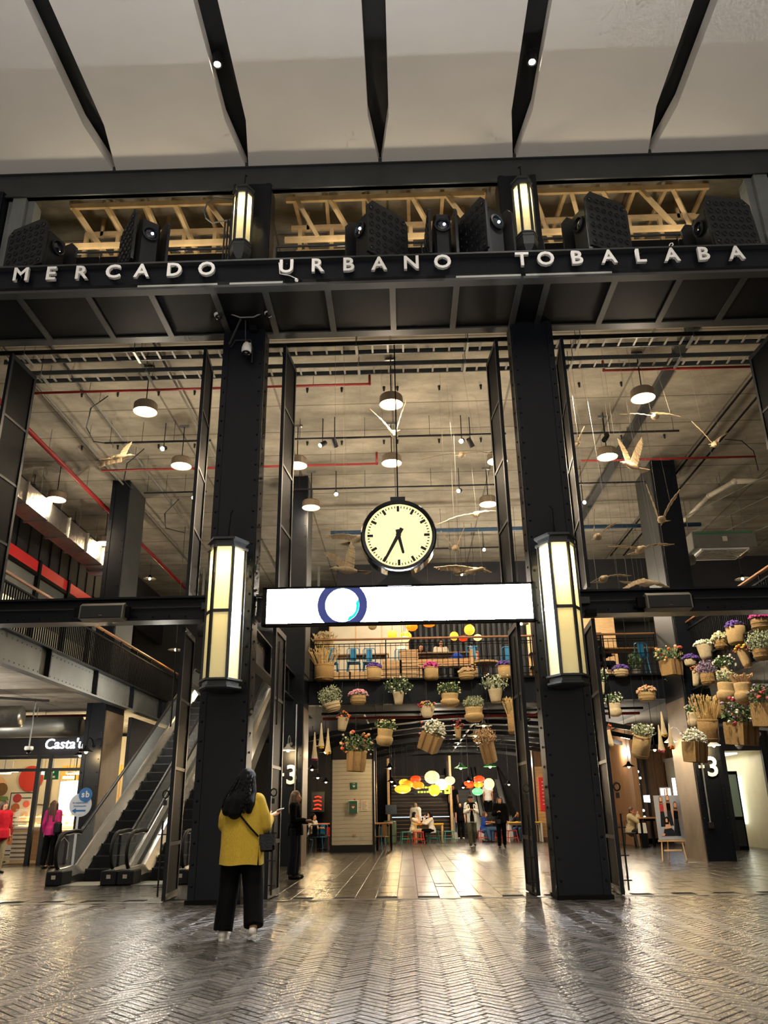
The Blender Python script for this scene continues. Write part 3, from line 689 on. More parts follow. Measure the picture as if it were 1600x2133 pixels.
# ---------------------------------------------------------------- gooseneck lamps on columns
def shade_lamp(lab, loc, r=.17, arm=None, mat='steel_dark', e=26, cord=None, grp=None, nm='barn_lamp', col=(1, .72, .36), cat='lamp'):
    t = thing(nm, lab, cat, loc, group=grp)
    MB().lathe([(.035, .16), (.05, .12), (.07, .08), (r*.95, .012), (r, 0), (r-.008, 0), (r*.9, .012), (.05, .07)], 18, cap0=True, cap1=False).build('shade', mat, t, smooth=True)
    MB().ball((0, 0, .01), (.045, .045, .05), 10, 7).build('bulb', 'glow_warm', t.children[0], smooth=True)
    if arm: MB().tube([(0, 0, .15), (0, 0, .3), (arm[0]*.35, arm[1]*.35, .38), (arm[0]*.7, arm[1]*.7, .34), (arm[0], arm[1], .2)], .014).ball((arm[0], arm[1], .2), .045).build('gooseneck', mat, t)
    if cord: MB().cyl((0, 0, .15), (0, 0, cord), .008).build('cord', 'wire_dark', t)
    if e: light('lamp', 'POINT', (0, 0, -.06), e, col, t, .06)
    return t
p = atY(600, 1563, 21.3); shade_lamp('grey gooseneck lamp on the column marked minus three beside the woman in black', p, .2, (0, .5), 'pipe_grey', 45)
p = atY(1487, 1553, 20.9); shade_lamp('lit gooseneck lamp on the column marked minus three beside the easel, right one', p, .17, (.12, .4), 'white_paint', 40)
p = atY(1470, 1545, 22.0); shade_lamp('lit gooseneck lamp facing the pale side of the column beside the easel', (7.12, 21.9, p.z), .17, (.3, 0), 'white_paint', 45)
p = atY(176, 1566, 21.2); shade_lamp('lit gooseneck lamp on the left gallery column below the girder, right one', (p.x, 21.3, p.z), .18, (-.0, .5), 'steel_dark', 40)
shade_lamp('lit gooseneck lamp on the left gallery column below the girder, left one', (p.x-.5, 22.2, p.z-.02), .18, (.1, .4), 'steel_dark', 34)
# ---------------------------------------------------------------- drum pendants
def pendant(px, py, z, lab, e=60):
    p = atZ(px, py, z); t = thing('drum_pendant', lab, 'pendant lamp', p, group='drum pendants below the concrete ceiling')
    MB().lathe([(.05, .17), (.22, .16), (.255, .12), (.26, -.06), (.25, -.06), (.245, .1)], 24, cap0=True, cap1=False).build('drum_shade', 'drum', t, smooth=False)
    MB().lathe([(.245, -.045), (.245, -.01)], 24).build('diffuser', 'glow_pend', t.children[0])
    MB().cyl((0, 0, .16), (0, 0, HZC-z-.0), .012).build('rod', 'steel_dark', t); MB().box(-.12, .12, -.03, .03, HZC-z-.05, HZC-z).build('ceiling_plate', 'galv', t)
    light('lamp', 'POINT', (0, 0, -.3), e, WARM, t, .2)
    return t
for px, py, lab in ((303, 853, 'largest drum pendant in the left bay, highest there'), (378, 967, 'drum pendant left of the left column, above the dark square column top'),
    (118, 1037, 'drum pendant near the silver foil duct at far left'), (218, 1129, 'drum pendant just left of the dark column in the left bay'),
    (815, 838, 'topmost drum pendant in the middle bay, above the bird with raised wings'), (816, 961, 'drum pendant straight above the clock'),
    (619, 966, 'drum pendant at the left edge of the middle bay'), (1036, 957, 'drum pendant at the right edge of the middle bay'),
    (648, 1054, 'drum pendant up and left of the clock, near the grey column'), (1017, 1047, 'drum pendant up and right of the clock'),
    (1339, 825, 'topmost drum pendant in the right bay'), (1265, 948, 'second drum pendant down in the right bay')):
    pendant(px, py, 9.62, lab, 78)
# small far lamps under the hall ceiling
for px, py, Y, lab in ((207, 1208, 30, 'small glowing shade lamp left of the dark column, upper left'), (312, 1206, 30, 'small glowing shade lamp right of the dark column, upper left'),
    (965, 1180, 33, 'small yellow glowing lamp right of the clock, upper of two'), (962, 1197, 29, 'small yellow glowing lamp right of the clock, lower of two'),
    (1547, 1206, 26, 'glowing shade lamp above the right speaker, far right'), (1318, 1208, 33, 'glowing shade lamp behind the low white bird in the right bay'),
    (366, 1354, 26, 'glowing shade lamp over the left gallery by the left door leaf'), (1086, 1300, 27, 'glowing shade lamp just below the right end of the screen')):
    p = atY(px, py, Y); shade_lamp(lab, p, .26, None, 'steel_dark', 40, min(HZC-p.z, 5))
# ---------------------------------------------------------------- cable trays, pipes, tracks
def tray(lab, y, z, x0, x1):
    t = thing('cable_tray', lab, 'cable tray', (0, y, z))
    for d in (0, .34): MB().box(x0, x1, d, d+.03, 0, .10).build('side_rail', 'steel_grey', t)
    n = int((x1-x0)/.32); me = MB().box(-.02, .02, .03, .34, .0, .02).mesh('rung', 'pipe_grey')
    for k in range(n): obj('rung', me, t, (x0+.15+k*.32, 0, .01))
    for k in range(int((x1-x0)/2.3)+1):
        x = x0+.6+2.3*k
        for d in (-.02, .39): MB().cyl((x, d, 0), (x, d, HZC-z), .009, n=5).build('hanger_rod', 'galv', t)
        MB().box(x-.025, x+.025, -.04, .41, -.04, 0).build('hanger_bar', 'galv', t)
    return t
p1 = atZ(820, 728, 10.25); p2 = atZ(820, 768, 10.25)
tray('ladder cable tray nearest the canopy under the concrete ceiling', p1.y-.2, 10.25, -8.2, 8.2)
tray('ladder cable tray farther from the canopy under the concrete ceiling', p2.y-.15, 10.25, -8.2, 8.2)
def pipe(name, lab, cat, pts, r, mat, n=8):
    o = MB(); pts = [Vector(q) for q in pts]; c = pts[0]
    for a, b in zip(pts, pts[1:]): o.cyl(a-c, b-c, r, n=n)
    for q in pts[1:-1]: o.ball(q-c, r*1.25, 8, 6)
    po = tag(o.build(name, mat, None, c, smooth=True), lab, cat)
    for a, b in zip(pts, pts[1:]):
        L = (b-a).length; top = HZC if a.z > 9 else G0+.06
        if abs(a.z-b.z) < .02 and .03 < top-a.z-r and L > .8:
            n_ = max(1, int(L/2.4))
            for i in range(n_): q = a+(b-a)*((i+.5)/n_)-c; MB().cyl(q, (q.x, q.y, top-c.z), .008, n=5).build('hanger_rod', 'galv', po)
    return po
def pz(l, z): return [atZ(x, y, z) for x, y in l]
q = pz([(770, 800), (600, 806), (440, 806), (80, 815)], 10.35); pipe('sprinkler_pipe', 'red sprinkler pipe crossing the left and middle bays above the largest pendants', 'pipe', [q[0]+Vector((0, 0, .3)), q[0], Vector((-8.2, q[0].y, 10.35))], .03, 'pipe_red')
q = pz([(1258, 772), (1560, 772)], 10.35); pipe('sprinkler_pipe', 'red sprinkler pipe crossing the right bay just below the cable trays', 'pipe', [q[0]+Vector((0, 0, .25)), q[0], Vector((9, q[0].y, 10.35))], .03, 'pipe_red')
q = pz([(785, 966), (590, 970)], 10.3); pipe('sprinkler_pipe', 'red sprinkler pipe left of the pendant above the clock', 'pipe', [q[0]+Vector((0, 0, .35)), q[0], Vector((-8.2, q[0].y, 10.3))], .032, 'pipe_red')
q = pz([(1210, 960), (1600, 950)], 10.3); pipe('sprinkler_pipe', 'red sprinkler pipe crossing the right bay behind the second pendant', 'pipe', [q[0], Vector((10, q[0].y, 10.3))], .032, 'pipe_red')
q = atX(60, 940, -8.9); q2 = atX(245, 1125, -8.9); pipe('sprinkler_main', 'long red sprinkler main running into depth along the left gallery', 'pipe', [(-8.9, 14.5, 10.1), (-8.9, 40, 10.1)], .06, 'pipe_red', 10)
q = pz([(350, 955), (390, 870)], 10.3)
for x, lab in ((-8.2, 'thin grey conduit running into depth beside the red main'), (-5.0, 'thin grey conduit running into depth past the left bay pendants'), (-7.2, 'thin grey conduit running into depth over the pale wooden bird')):
    pipe('ceiling_conduit', lab, 'conduit', [(x, 14.2, 10.6), (x, 34, 10.6)], .028, 'pipe_grey', 6)
x = atZ(1440, 690, 10.6).x; t = MB().box(-.12, .12, 0, 18, -.05, .06).build('ceiling_channel', 'steel_grey', None, (x, 13.8, 10.6)); tag(t, 'wide dark steel channel running into depth across the right bay ceiling', 'channel')
for px, py, lab in ((1580, 770, 'thin black conduit running into depth in the right bay, left one'), (1600, 800, 'thin black conduit running into depth in the right bay, right one')):
    x = atZ(px, py, 10.55).x; pipe('ceiling_conduit', lab, 'conduit', [(x, 14.2, 10.55), (x, 30, 10.55)], .03, 'steel_dark', 6)
q = pz([(1600, 1003), (1530, 1003), (1420, 1110)], 10.2); pipe('drain_pipe', 'bent cream coloured pipe under the concrete ceiling at far right', 'pipe', [(11, q[1].y, 10.2), q[1], (q[1].x-.35, q[1].y+1.1, 10.2), (q[1].x-.4, 26, 10.2)], .075, 'pipe_cream', 10)
q = atZ(820, 1110, 9.9); pipe('water_pipe', 'blue grey pipe crossing the hall ceiling behind the clock', 'pipe', [(-2.2, q.y, 9.95), (10, q.y, 9.95)], .07, 'pipe_blue', 10)
for k, (px, py) in enumerate(((1310, 1100), (1350, 1140))): pass
for lab, pa, pb in (('black lighting track crossing the middle bay above the clock pendants', (602, 915), (1052, 911)), ('black lighting track across the left bay', (218, 923), (440, 918)), ('black lighting track across the right bay', (1195, 903), (1415, 897)),
                    ('black lighting track just above the clock', (600, 1020), (1060, 1008)), ('black lighting track deeper in the right bay', (1205, 1007), (1345, 1004)), ('black lighting track deeper in the left bay', (300, 1027), (430, 1023)), ('far black lighting track right of the clock', (905, 1143), (1065, 1139))):
    a = atZ(*pa, 10.15); b = atZ(*pb, 10.15); b.y = a.y; c = (a+b)/2; L = abs(b.x-a.x)/2
    t = thing('lighting_track', lab, 'lighting track', c); MB().box(-L, L, -.02, .02, -.02, .02).build('rail', 'black', t)
    for s in (-.9, -.3, .3, .9): MB().cyl((s*L, 0, 0), (s*L, 0, HZC-10.15), .006, n=5).build('hanger_rod', 'black', t)
def tspot(px, py, lab, aim, on=True, z=10.0):
    p = atZ(px, py, z); t = thing('track_spotlight', lab, 'spotlight', p, group='spotlights on the ceiling tracks'); M_ = Vector(aim).to_track_quat('Z', 'Y').to_matrix().to_4x4()
    MB().lathe([(.05, -.13), (.06, -.12), (.065, .12), (.055, .12)], 14, M=M_, cap0=True, cap1=False).build('can', 'black', t); MB().lathe([(.055, .10), (.055, .105)], 14, M=M_).build('lens', 'glow_spot' if on else 'black', t)
    MB().cyl((0, 0, 0), (0, 0, HZC-z), .012, n=6).build('stem', 'black', t)
for px, py, lab, aim, on in ((672, 925, 'track spotlight between the left middle pendant and the bird', (-.5, -.6, -.6), True), (697, 922, 'unlit track spotlight right next to a lit one in the middle bay', (.2, .5, -.6), False), (962, 918, 'track spotlight above the bird with wings spread wide', (-.2, -.8, -.5), True), (980, 922, 'unlit track spotlight beside the wide spread bird', (.4, .4, -.7), False),
    (700, 1028, 'track spotlight up and left of the clock', (.1, -.8, -.5), True), (957, 1022, 'track spotlight up and right of the clock', (-.3, -.8, -.4), True), (341, 934, 'track spotlight in the left bay above the column top', (0, -.85, -.5), True), (405, 1036, 'track spotlight deeper in the left bay', (0, -.85, -.5), True),
    (1262, 912, 'unlit track spotlight above the second pendant of the right bay', (-.5, -.3, -.7), False), (1215, 1047, 'bright track spotlight beside the right column', (.1, -.9, -.3), True), (1007, 1145, 'tiny track spotlight right of the clock', (.1, -.9, -.3), True)):
    tspot(px, py, lab, aim, on)
sph = MB().cyl((0, 0, 0), (0, 0, .12), .02, .035, 6).mesh('sprinkler_head', 'black')
for px in (170, 245, 330, 405, 640, 712, 800, 828, 915, 1002, 1207, 1295, 1385):
    for py, z in ((815, 10.6), (925, 10.6)):
        p = atZ(px, py-.02*(px-800), z); tag(obj('fire_sprinkler', sph, None, p), 'tiny dark sprinkler head on the concrete ceiling', 'sprinkler', 'sprinkler heads on the concrete ceiling')
for lab, pts in (('black cable looping from the ceiling over the left bay', [(225, 825), (190, 850), (180, 890), (195, 920), (235, 925)]), ('black cable looping down beside the left column track', [(372, 1040), (343, 1070), (345, 1100), (385, 1110)]), ('black cable looping in the left bay beside the wooden bird', [(300, 935), (265, 965), (258, 1000), (275, 1020)]), ('black cable looping at the right edge of the right bay', [(1510, 915), (1545, 918), (1570, 940), (1580, 980)])):
    pipe('looped_cable', lab, 'cable', [atZ(x, y, 10.45) for x, y in pts], .014, 'black', 5)
# ducts
q = atX(10, 1010, -9.6); t = thing('foil_duct', 'crinkled silver foil duct running into depth at far left', 'duct', (-10.0, 17, 9.25))
MB().box(-.32, .32, 0, 8.2, -.28, .28).build('duct_run', 'foil', t)
for k in range(6): MB().box(-.36, .36, .6+1.4*k, .68+1.4*k, -.32, .32).build('joint_band', 'foil', t); MB().cyl((0, .64+1.4*k, .3), (0, .64+1.4*k, 1.47), .01, n=5).build('hanger_rod', 'galv', t)
MB().prism([(-.42, 8.2), (.42, 8.2), (.3, 8.7), (-.3, 8.7)], -.34, .1, 'z').build('end_hood', 'foil', t)
t = thing('black_duct', 'thick black flexible duct curving between the left bay columns', 'duct', (-5.6, 31, 8.2)); pts = [(-2.4+.6*k, 0, .25*math.sin(k*.55)) for k in range(9)]
o = MB().loft([[(x, .36*math.cos(a), z+.36*math.sin(a)) for a in [2*math.pi*i/12 for i in range(12)]] for x, y, z in pts]).build('duct_run', 'duct_black', t, smooth=True)
MB().box(-2.4, -2.3, -.02, .02, .3, 2.5).build('hanger', 'galv', t); MB().box(2.3, 2.4, -.02, .02, .3, 2.5).build('hanger', 'galv', t)
t = thing('foil_duct', 'crinkled silver foil duct crossing the hall behind the clock', 'duct', (1.5, 34, 8.7)); MB().cyl((-.2, 0, 0), (4.2, 0, 0), .38, n=12).build('duct_run', 'foil', t); MB().cyl((2.2, 0, -.3), (2.2, 0, -1.3), .3, n=12).build('drop', 'foil', t)
for k in range(4): MB().cyl((.3+k*1.1, 0, .3), (.3+k*1.1, 0, 2.02), .01, n=5).build('hanger_rod', 'galv', t)
t = thing('foil_duct', 'crinkled silver foil duct behind the right bay birds', 'duct', (6.2, 30, 8.2)); MB().cyl((0, 0, 0), (3.3, 0, 0), .3, n=12).build('duct_run', 'foil', t); MB().box(3.1, 3.7, -.3, .3, -.2, .9).build('elbow', 'foil', t)
for k in range(3): MB().cyl((.3+k*1.2, 0, .3), (.3+k*1.2, 0, 2.5), .01, n=5).build('hanger_rod', 'galv', t)
p = atY(1500, 1150, 24.5); t = thing('air_handler', 'grey ceiling air handling box with an open grille at far right', 'air handler', p)
MB().bbox(-1.0, 1.0, -.5, .8, 0, .55, .02).build('casing', 'pipe_grey', t); MB().box(-.75, .75, -.45, .7, -.06, 0).build('grille_frame', 'white_paint', t)
for k in range(7): MB().box(-.68, .68, -.4+.15*k, -.34+.15*k, -.075, -.06).build('grille_slat', 'wall_grey', t)
MB().box(-.9, .9, -.52, -.5, .45, .5).build('green_strap', 'green_paint', t); MB().box(-.06, .08, -.53, -.5, .2, .36).build('sticker', 'paper', t)
for x in (-.9, .9): MB().cyl((x, 0, .55), (x, 0, HZC-p.z), .012, n=5).build('hanger_rod', 'galv', t)
t = thing('foil_elbow', 'small silver foil duct elbow left of the air handler', 'duct', atY(1125+290, 1180, 24)); MB().cyl((-.4, 0, -.25), (.1, .1, .15), .24, n=10).cyl((.1, .1, .15), (.5, .2, .3), .2, n=10).build('elbow', 'foil', t); MB().cyl((0, .1, .2), (0, .1, HZC-t.location.z), .01, n=5).build('hanger_rod', 'galv', t)
for k, (px, py) in enumerate(((1400, 1090), (1440, 1110), (1480, 1120), (1520, 1130))):
    p = atZ(px, py, 10.0); pipe('ceiling_conduit', ('first', 'second', 'third', 'fourth')[k]+' slanting thin conduit from the left below the cream pipe', 'conduit', [(p.x, p.y, 10.0), (p.x+1.6, p.y-4.2, 10.0)], .02, 'pipe_grey', 5)
# ---------------------------------------------------------------- wooden birds
def bird(lab, Y, body, tipL, tipR, dL=0, dR=0, fwd=(0, -1, -.25), size=1, wires=True):
    p = atY(*body, Y); t = thing('wooden_bird', lab, 'bird', p, group='wooden birds hung in the hall'); F = Vector(fwd).normalized()
    M_ = (-F).to_track_quat('Y', 'Z').to_matrix().to_4x4(); s = size
    prof = [(.0, -.30), (.022, -.285), (.04, -.25), (.045, -.215), (.036, -.17), (.07, -.08), (.085, .02), (.065, .12), (.03, .22)]
    rg = [[M_ @ Vector((r*s*math.cos(a), y*s, r*s*math.sin(a)*.9)) for a in [2*math.pi*i/10 for i in range(10)]] for r, y in prof]
    bd_ = MB().loft(rg, True, False, True).build('body', 'bird_wood', t, smooth=True)
    MB().cyl(M_ @ Vector((0, -.29*s, 0)), M_ @ Vector((0, -.36*s, -.02)), .014*s, .003, 6).build('beak', 'bird_wood', bd_)
    tm = MB()
    for k in range(5):
        a = (k-2)*.16; tip = Vector((math.sin(a)*.3, .2+.3*math.cos(a), .0))*s; sd = Vector((.035, 0, 0))*s; rt = Vector((0, .17, 0))*s
        q = [rt-sd*.4, rt+sd*.4, tip+sd*.8, tip-sd*.8]; q = [M_ @ v for v in q]; up = M_.to_3x3() @ Vector((0, 0, .008)); tm.add(q+[v+up for v in q], [(0, 1, 2, 3), (7, 6, 5, 4), (0, 4, 5, 1), (1, 5, 6, 2), (2, 6, 7, 3), (3, 7, 4, 0)])
    tm.build('tail', 'bird_wood', t)
    mids = []
    for tip, d, sg in ((tipL, dL, -1), (tipR, dR, 1)):
        if tip is None: continue
        e = atY(*tip, Y+d)-p; rt = M_ @ Vector((sg*.05*s, -.05*s, .03*s)); n = 9; mid = rt+(e-rt)*.5; wb = MB(); ax = (e-rt).normalized()
        bk = (-F)-ax*(-F).dot(ax); bk = bk.normalized() if bk.length > .2 else (Vector((0, 0, -1))-ax*(-ax.z)).normalized()
        up = ax.cross(bk).normalized(); L = (e-rt).length; lift = Vector((0, 0, 1))*L*.06; ch0 = min(.26, L*.3)*s
        def W(u): return rt+(e-rt)*u+lift*math.sin(u*math.pi)
        fr = [W(k/n)-bk*.03*s for k in range(n+1)]; ed = [W(k/n)+bk*ch0*(1-.55*(k/n)**2) for k in range(n+1)]
        th = up*.012
        for k in range(n):
            a, b_, c, d_ = fr[k], fr[k+1], ed[k+1]*.86+ed[k]*.14, ed[k]*.96+fr[k]*.04
            o_ = up*(.006*(k % 2)); q = [a+o_, b_+o_, c+o_, d_+o_]; wb.add(q+[v+th for v in q], [(0, 1, 2, 3), (7, 6, 5, 4), (0, 4, 5, 1), (1, 5, 6, 2), (2, 6, 7, 3), (3, 7, 4, 0)])
        for k in range(4):
            u = .8+.05*k; a = W(u); tipf = W(1.0)+bk*ch0*(.5-.18*k)+ax*L*.05*k; sd = bk*.02
            q = [a-sd, a+sd, tipf+sd*.5, tipf-sd*.5]; wb.add(q+[v+th for v in q], [(0, 1, 2, 3), (7, 6, 5, 4), (0, 4, 5, 1), (1, 5, 6, 2), (2, 6, 7, 3), (3, 7, 4, 0)])
        wb.build('wing', 'bird_wood', t); mids.append(mid)
    if wires:
        for md in mids: MB().cyl(md, (md.x*.7-.1, md.y+.1, HZC-p.z), .0022, n=4).build('suspension_wire', 'wire', t)
    return t
B = [('wooden bird with raised wings below the topmost middle pendant', 15.0, (822, 905), (777, 858), (845, 843), 0, 0, (0, -.8, -.6)),
 ('wooden bird with wings spread wide in the upper right of the middle bay', 15.6, (962, 948), (888, 955), (1020, 945), 0, .2, (0, -.9, -.4)),
 ('pale wooden bird flying sideways in the left bay', 16, (252, 953), (208, 968), (272, 925), .2, .3, (1, -.3, .05)),
 ('wooden bird with wings spread just up and right of the clock', 17, (992, 1072), (918, 1090), (1058, 1070), 0, .3, (0, -.9, -.4)),
 ('wooden bird half hidden behind the left rim of the clock', 15.5, (745, 1123), (688, 1116), (778, 1128), .2, -.1, (.6, -.7, 0)),
 ('white three pointed wooden bird below left of the clock', 14.6, (722, 1187), (681, 1155), (731, 1135), -.2, .2, (-.9, -.5, 0)),
 ('small wooden bird with raised wings right of the clock', 16.5, (949, 1142), (922, 1110), (966, 1104), 0, 0, (0, -.9, -.3)),
 ('wooden bird gliding low right of the clock under the duct', 18, (985, 1188), (915, 1182), (1020, 1192), .2, 0, (.8, -.6, 0)),
 ('wooden bird flying under the topmost right bay pendant', 14.9, (1365, 868), (1300, 863), (1428, 873), 0, .2, (-.3, -.8, -.5)),
 ('wooden bird with raised wings at the upper right of the right bay', 15.6, (1490, 925), (1447, 883), (1512, 905), 0, .3, (-.3, -.8, -.4)),
 ('small white wooden bird right of the second right bay pendant', 17, (1315, 970), (1290, 920), (1335, 918), 0, 0, (-.8, -.5, .1)),
 ('wooden bird wing peeking out beside the right column', 15.5, (1200, 925), (1188, 900), (1216, 893), 0, 0, (0, -.9, -.3)),
 ('large wooden bird with raised wings in front of the right dark column', 14.8, (1378, 1082), (1350, 1018), (1412, 1028), 0, .2, (-.4, -.85, -.2)),
 ('white wooden bird with one upright wing beside the right column', 14.8, (1245, 1118), (1239, 1068), (1284, 1090), 0, .2, (-.2, -.9, -.2)),
 ('wooden bird gliding flat in front of the right dark column', 15.2, (1333, 1145), (1275, 1138), (1396, 1135), 0, .1, (0, -.95, -.1)),
 ('wooden bird gliding flat low beside the right lantern', 15.6, (1257, 1206), (1232, 1212), (1308, 1200), 0, .1, (0, -.95, -.1)),
 ('big white winged wooden bird resting low above the right speaker', 14.8, (1345, 1214), (1300, 1228), (1398, 1228), 0, .1, (.7, -.6, -.2))]
for b in B: bird(*b)
# ================================================================ gallery girders and railings
def girder_y(lab, x, y0, y1, face, step=2.85, mat='girder_grey'):
    t = thing('gallery_girder', lab, 'girder', (x, y0, G0)); L = y1-y0; H = G1-G0; s = face
    a, b = sorted((0, -s*.05)); MB().box(a, b, 0, L, .04, H-.04).build('web', mat, t); web_ = t.children[0]
    for z in (0, H-.04):
        a, b = sorted((s*.13, -s*.1)); MB().box(a, b, 0, L, z, z+.04).build('flange', mat if z == 0 else 'steel', t)
    n = int(L/step); rows = []
    for k in range(n+1):
        a, b = sorted((0, s*.12)); y = .9+k*step
        if y < L: MB().box(a, b, y, y+.05, .04, H-.04).build('stiffener', 'steel', web_)
    k = .15
    while k < L: rows += [((s*.0, k, .12), (s, 0, 0)), ((0, k, H-.12), (s, 0, 0))]; k += .22
    stuff(rivets(rows, .018).build('rivets', mat, web_))
    return t
def bar_rail(lab, x, y0, y1, face, step=.11, hw=.9):
    t = thing('bar_railing', lab, 'railing', (x, y0, G1)); L = y1-y0
    me = MB().box(-.012, .012, -.012, .012, 0, hw).mesh('bar', 'steel_dark')
    for k in range(int(L/step)): obj('bar', me, t, (0, k*step, .03))
    MB().box(-.025, .025, 0, L, hw+.02, hw+.06).build('top_bar', 'steel_dark', t); MB().box(-.03, .03, 0, L, 0, .04).build('bottom_bar', 'steel_dark', t)
    MB().bbox(-.045, .045, 0, L, hw+.2, hw+.25, .012).build('handrail', 'wood_rail', t)
    for k in range(int(L/1.4)+1): MB().box(-.015, .015, k*1.4, k*1.4+.03, hw+.05, hw+.2).build('handrail_post', 'steel_dark', t)
    return t
girder_y('long grey riveted girder edging the left gallery above the escalators', -7.85, 13.7, 32, 1)
bar_rail('black vertical bar railing with a wooden handrail on the left gallery', -7.9, 13.8, 31, 1)
girder_y('dark riveted girder edging the right gallery behind the hanging flowers', 7.75, 13.7, 21.3, -1, mat='steel')
bar_rail('black vertical bar railing with a wooden handrail on the right gallery', 7.8, 13.8, 21.3, -1)
girder_y('short dark girder running into depth between the left column and the far gallery', -2.98, 14.0, 22.9, 1, mat='steel')
t = thing('gallery_girder', 'wide dark riveted girder edging the far gallery behind the flower baskets', 'girder', (0, 22.9, G0))
MB().box(-2.6, 7.45, .03, .08, .04, .68).build('web', 'steel', t); MB().box(-2.6, 7.45, -.1, .15, 0, .04).build('flange', 'steel', t); MB().box(-2.6, 7.45, -.14, .15, .66, .71).build('flange', 'steel_dark', t)
stuff(rivets([((-2.5+.25*k, -.1+.13, .1), (0, -1, 0)) for k in range(39)], .018).build('rivets', 'steel', t))
for x in (-2.3, -.1, 2.3, 4.7): MB().box(x, x+.05, -.1, .04, .04, .66).build('stiffener', 'steel', t)
# thin wire railing of the far gallery
t = thing('wire_railing', 'thin black wire railing with a wooden handrail on the far gallery', 'railing', (0, 22.95, G1))
me = MB().cyl((0, 0, 0), (0, 0, 1.02), .008, n=5).mesh('bar', 'steel_dark')
k = -2.5
while k < 7.4: obj('bar', me, t, (k, 0, .02)); k += .15
for z in (.12, .3, .62, .98, 1.05): MB().cyl((-2.55, 0, z), (7.4, 0, z), .010 if z < 1 else .014, n=5).build('wire', 'steel_dark', t)
MB().bbox(-2.5, 7.4, -.07, .03, 1.15, 1.2, .012).build('handrail', 'wood_rail', t)
for x in (-2.5, -.4, 1.7, 3.8, 5.9, 7.35): MB().box(x, x+.03, -.02, .02, 0, 1.15).build('post', 'steel_dark', t)
# ================================================================ escalators
def escalator(lab, x0, x1, ys, wide_glass=True):
    t = thing('escalator', lab, 'escalator', ((x0+x1)/2, ys, 0)); w_ = (x1-x0)/2; yb = 1.15; sl = math.tan(R(30)); yt = yb+G1/sl; L = yt+.6
    def zs(y): return 0 if y < yb-.35 else G1 if y > yt else (.02 if y < yb else 0)+max(0, (y-yb)*sl)
    ysam = [0.12, .5, .8, 1.0, yb, 1.35, 1.6]+[1.6+(yt-1.6)*k/8 for k in range(1, 9)]+[L]
    inn = w_-.27
    for s in (-1, 1):
        # inner deck / skirt: broad brushed steel slope beside the steps
        rg = []
        for y in ysam:
            z = zs(y); rg.append([(s*(inn-.0), y, max(z-.02, 0)), (s*inn, y, z+.14), (s*(inn+.13), y, z+.30), (s*(inn+.19), y, z+.30), (s*(inn+.27), y, z+.22), (s*(inn+.27), y, max(z-.3, 0))])
        if s > 0: rg = [r[::-1] for r in rg]
        MB().loft(rg).build('skirt_deck', 'brushed', t)
        g = MB(); a = s*(inn+.155)
        pts = [(y, zs(y)) for y in ysam if y > .35]
        for (ya, za), (yc, zc) in zip(pts, pts[1:]): g.add([(a-.006, ya, za+.3), (a-.006, yc, zc+.3), (a-.006, yc, zc+.92), (a-.006, ya, za+.92), (a+.006, ya, za+.3), (a+.006, yc, zc+.3), (a+.006, yc, zc+.92), (a+.006, ya, za+.92)], [(0, 1, 2, 3), (7, 6, 5, 4), (3, 2, 6, 7)])
        # rounded newel glass
        nw = [(.35-.36*math.sin(u), .62+.32*math.cos(u)) for u in [math.pi*k/10 for k in range(11)]]
        g.add([(a, .35, .62)]+[(a, y, z) for y, z in nw], [(0, k, k+1) for k in range(1, 11)]); g.build('glass_balustrade', 'glass', t)
        hp = [(a, y, z) for y, z in [(.35-.38*math.sin(u), .60+.36*math.cos(u)) for u in [math.pi*(10-k)/10 for k in range(11)]]]
        hp += [(a, y, zs(y)+.96) for y in ysam if y > .4]
        m = MB(); m.tube(hp, .036, 8); [m.ball(q, .036, 8, 5) for q in hp]; m.build('handrail', 'rubber', t, smooth=True)
        m = MB(); m.tube([(x-.0, y, z-.045) for x, y, z in hp[10:]], .016, 6); m.build('handrail_guide', 'chrome', t)
        MB().bbox(s*(inn+.15)-.16, s*(inn+.15)+.16, -.02, .5, 0, .26, .02).build('newel_base', 'rubber', t); nb_ = t.children[-1]
        MB().box(s*(inn+.15)-.04, s*(inn+.15)+.04, -.03, -.018, .12, .19).build('notice', 'paper', nb_)
    MB().box(-inn, inn, -.1, yb-.3, 0, .012).build('landing_plate', 'galv', t)
    # steps
    d = .4; n = int((yt-yb)/d); me = MB(); me.box(-inn, inn, 0, d, -.25, 0); me.cur = 1; me.box(-inn, inn, -.012, .012, -.02, .004); me2 = me.mesh('step', ['step', 'steel_grey'])
    for k in range(n): obj('step', me2, t, (0, yb+.05+k*d, (k+1)*d*sl-.0))
    # truss cladding below
    MB().prism([(.5, 0), (yb+.3, 0), (yt, G1-.05), (L, G1-.05), (L, G1-.9), (yt, G1-.9), (yb+1.4, 0)], -w_+.02, w_-.02, 'x').build('truss_cladding', 'steel_dark', t)
    return t
escalator('left escalator of the pair with broad brushed steel side, behind the left door leaf', -6.9, -5.58, 16.75)
escalator('right escalator of the pair, half hidden behind the left door leaf', -5.5, -4.18, 16.75)
light('escalator_fill', 'POINT', (-6.2, 20.5, 4.0), 150, (1, .93, .8), size=.15)  # added point light without a fixture, brightens the escalators
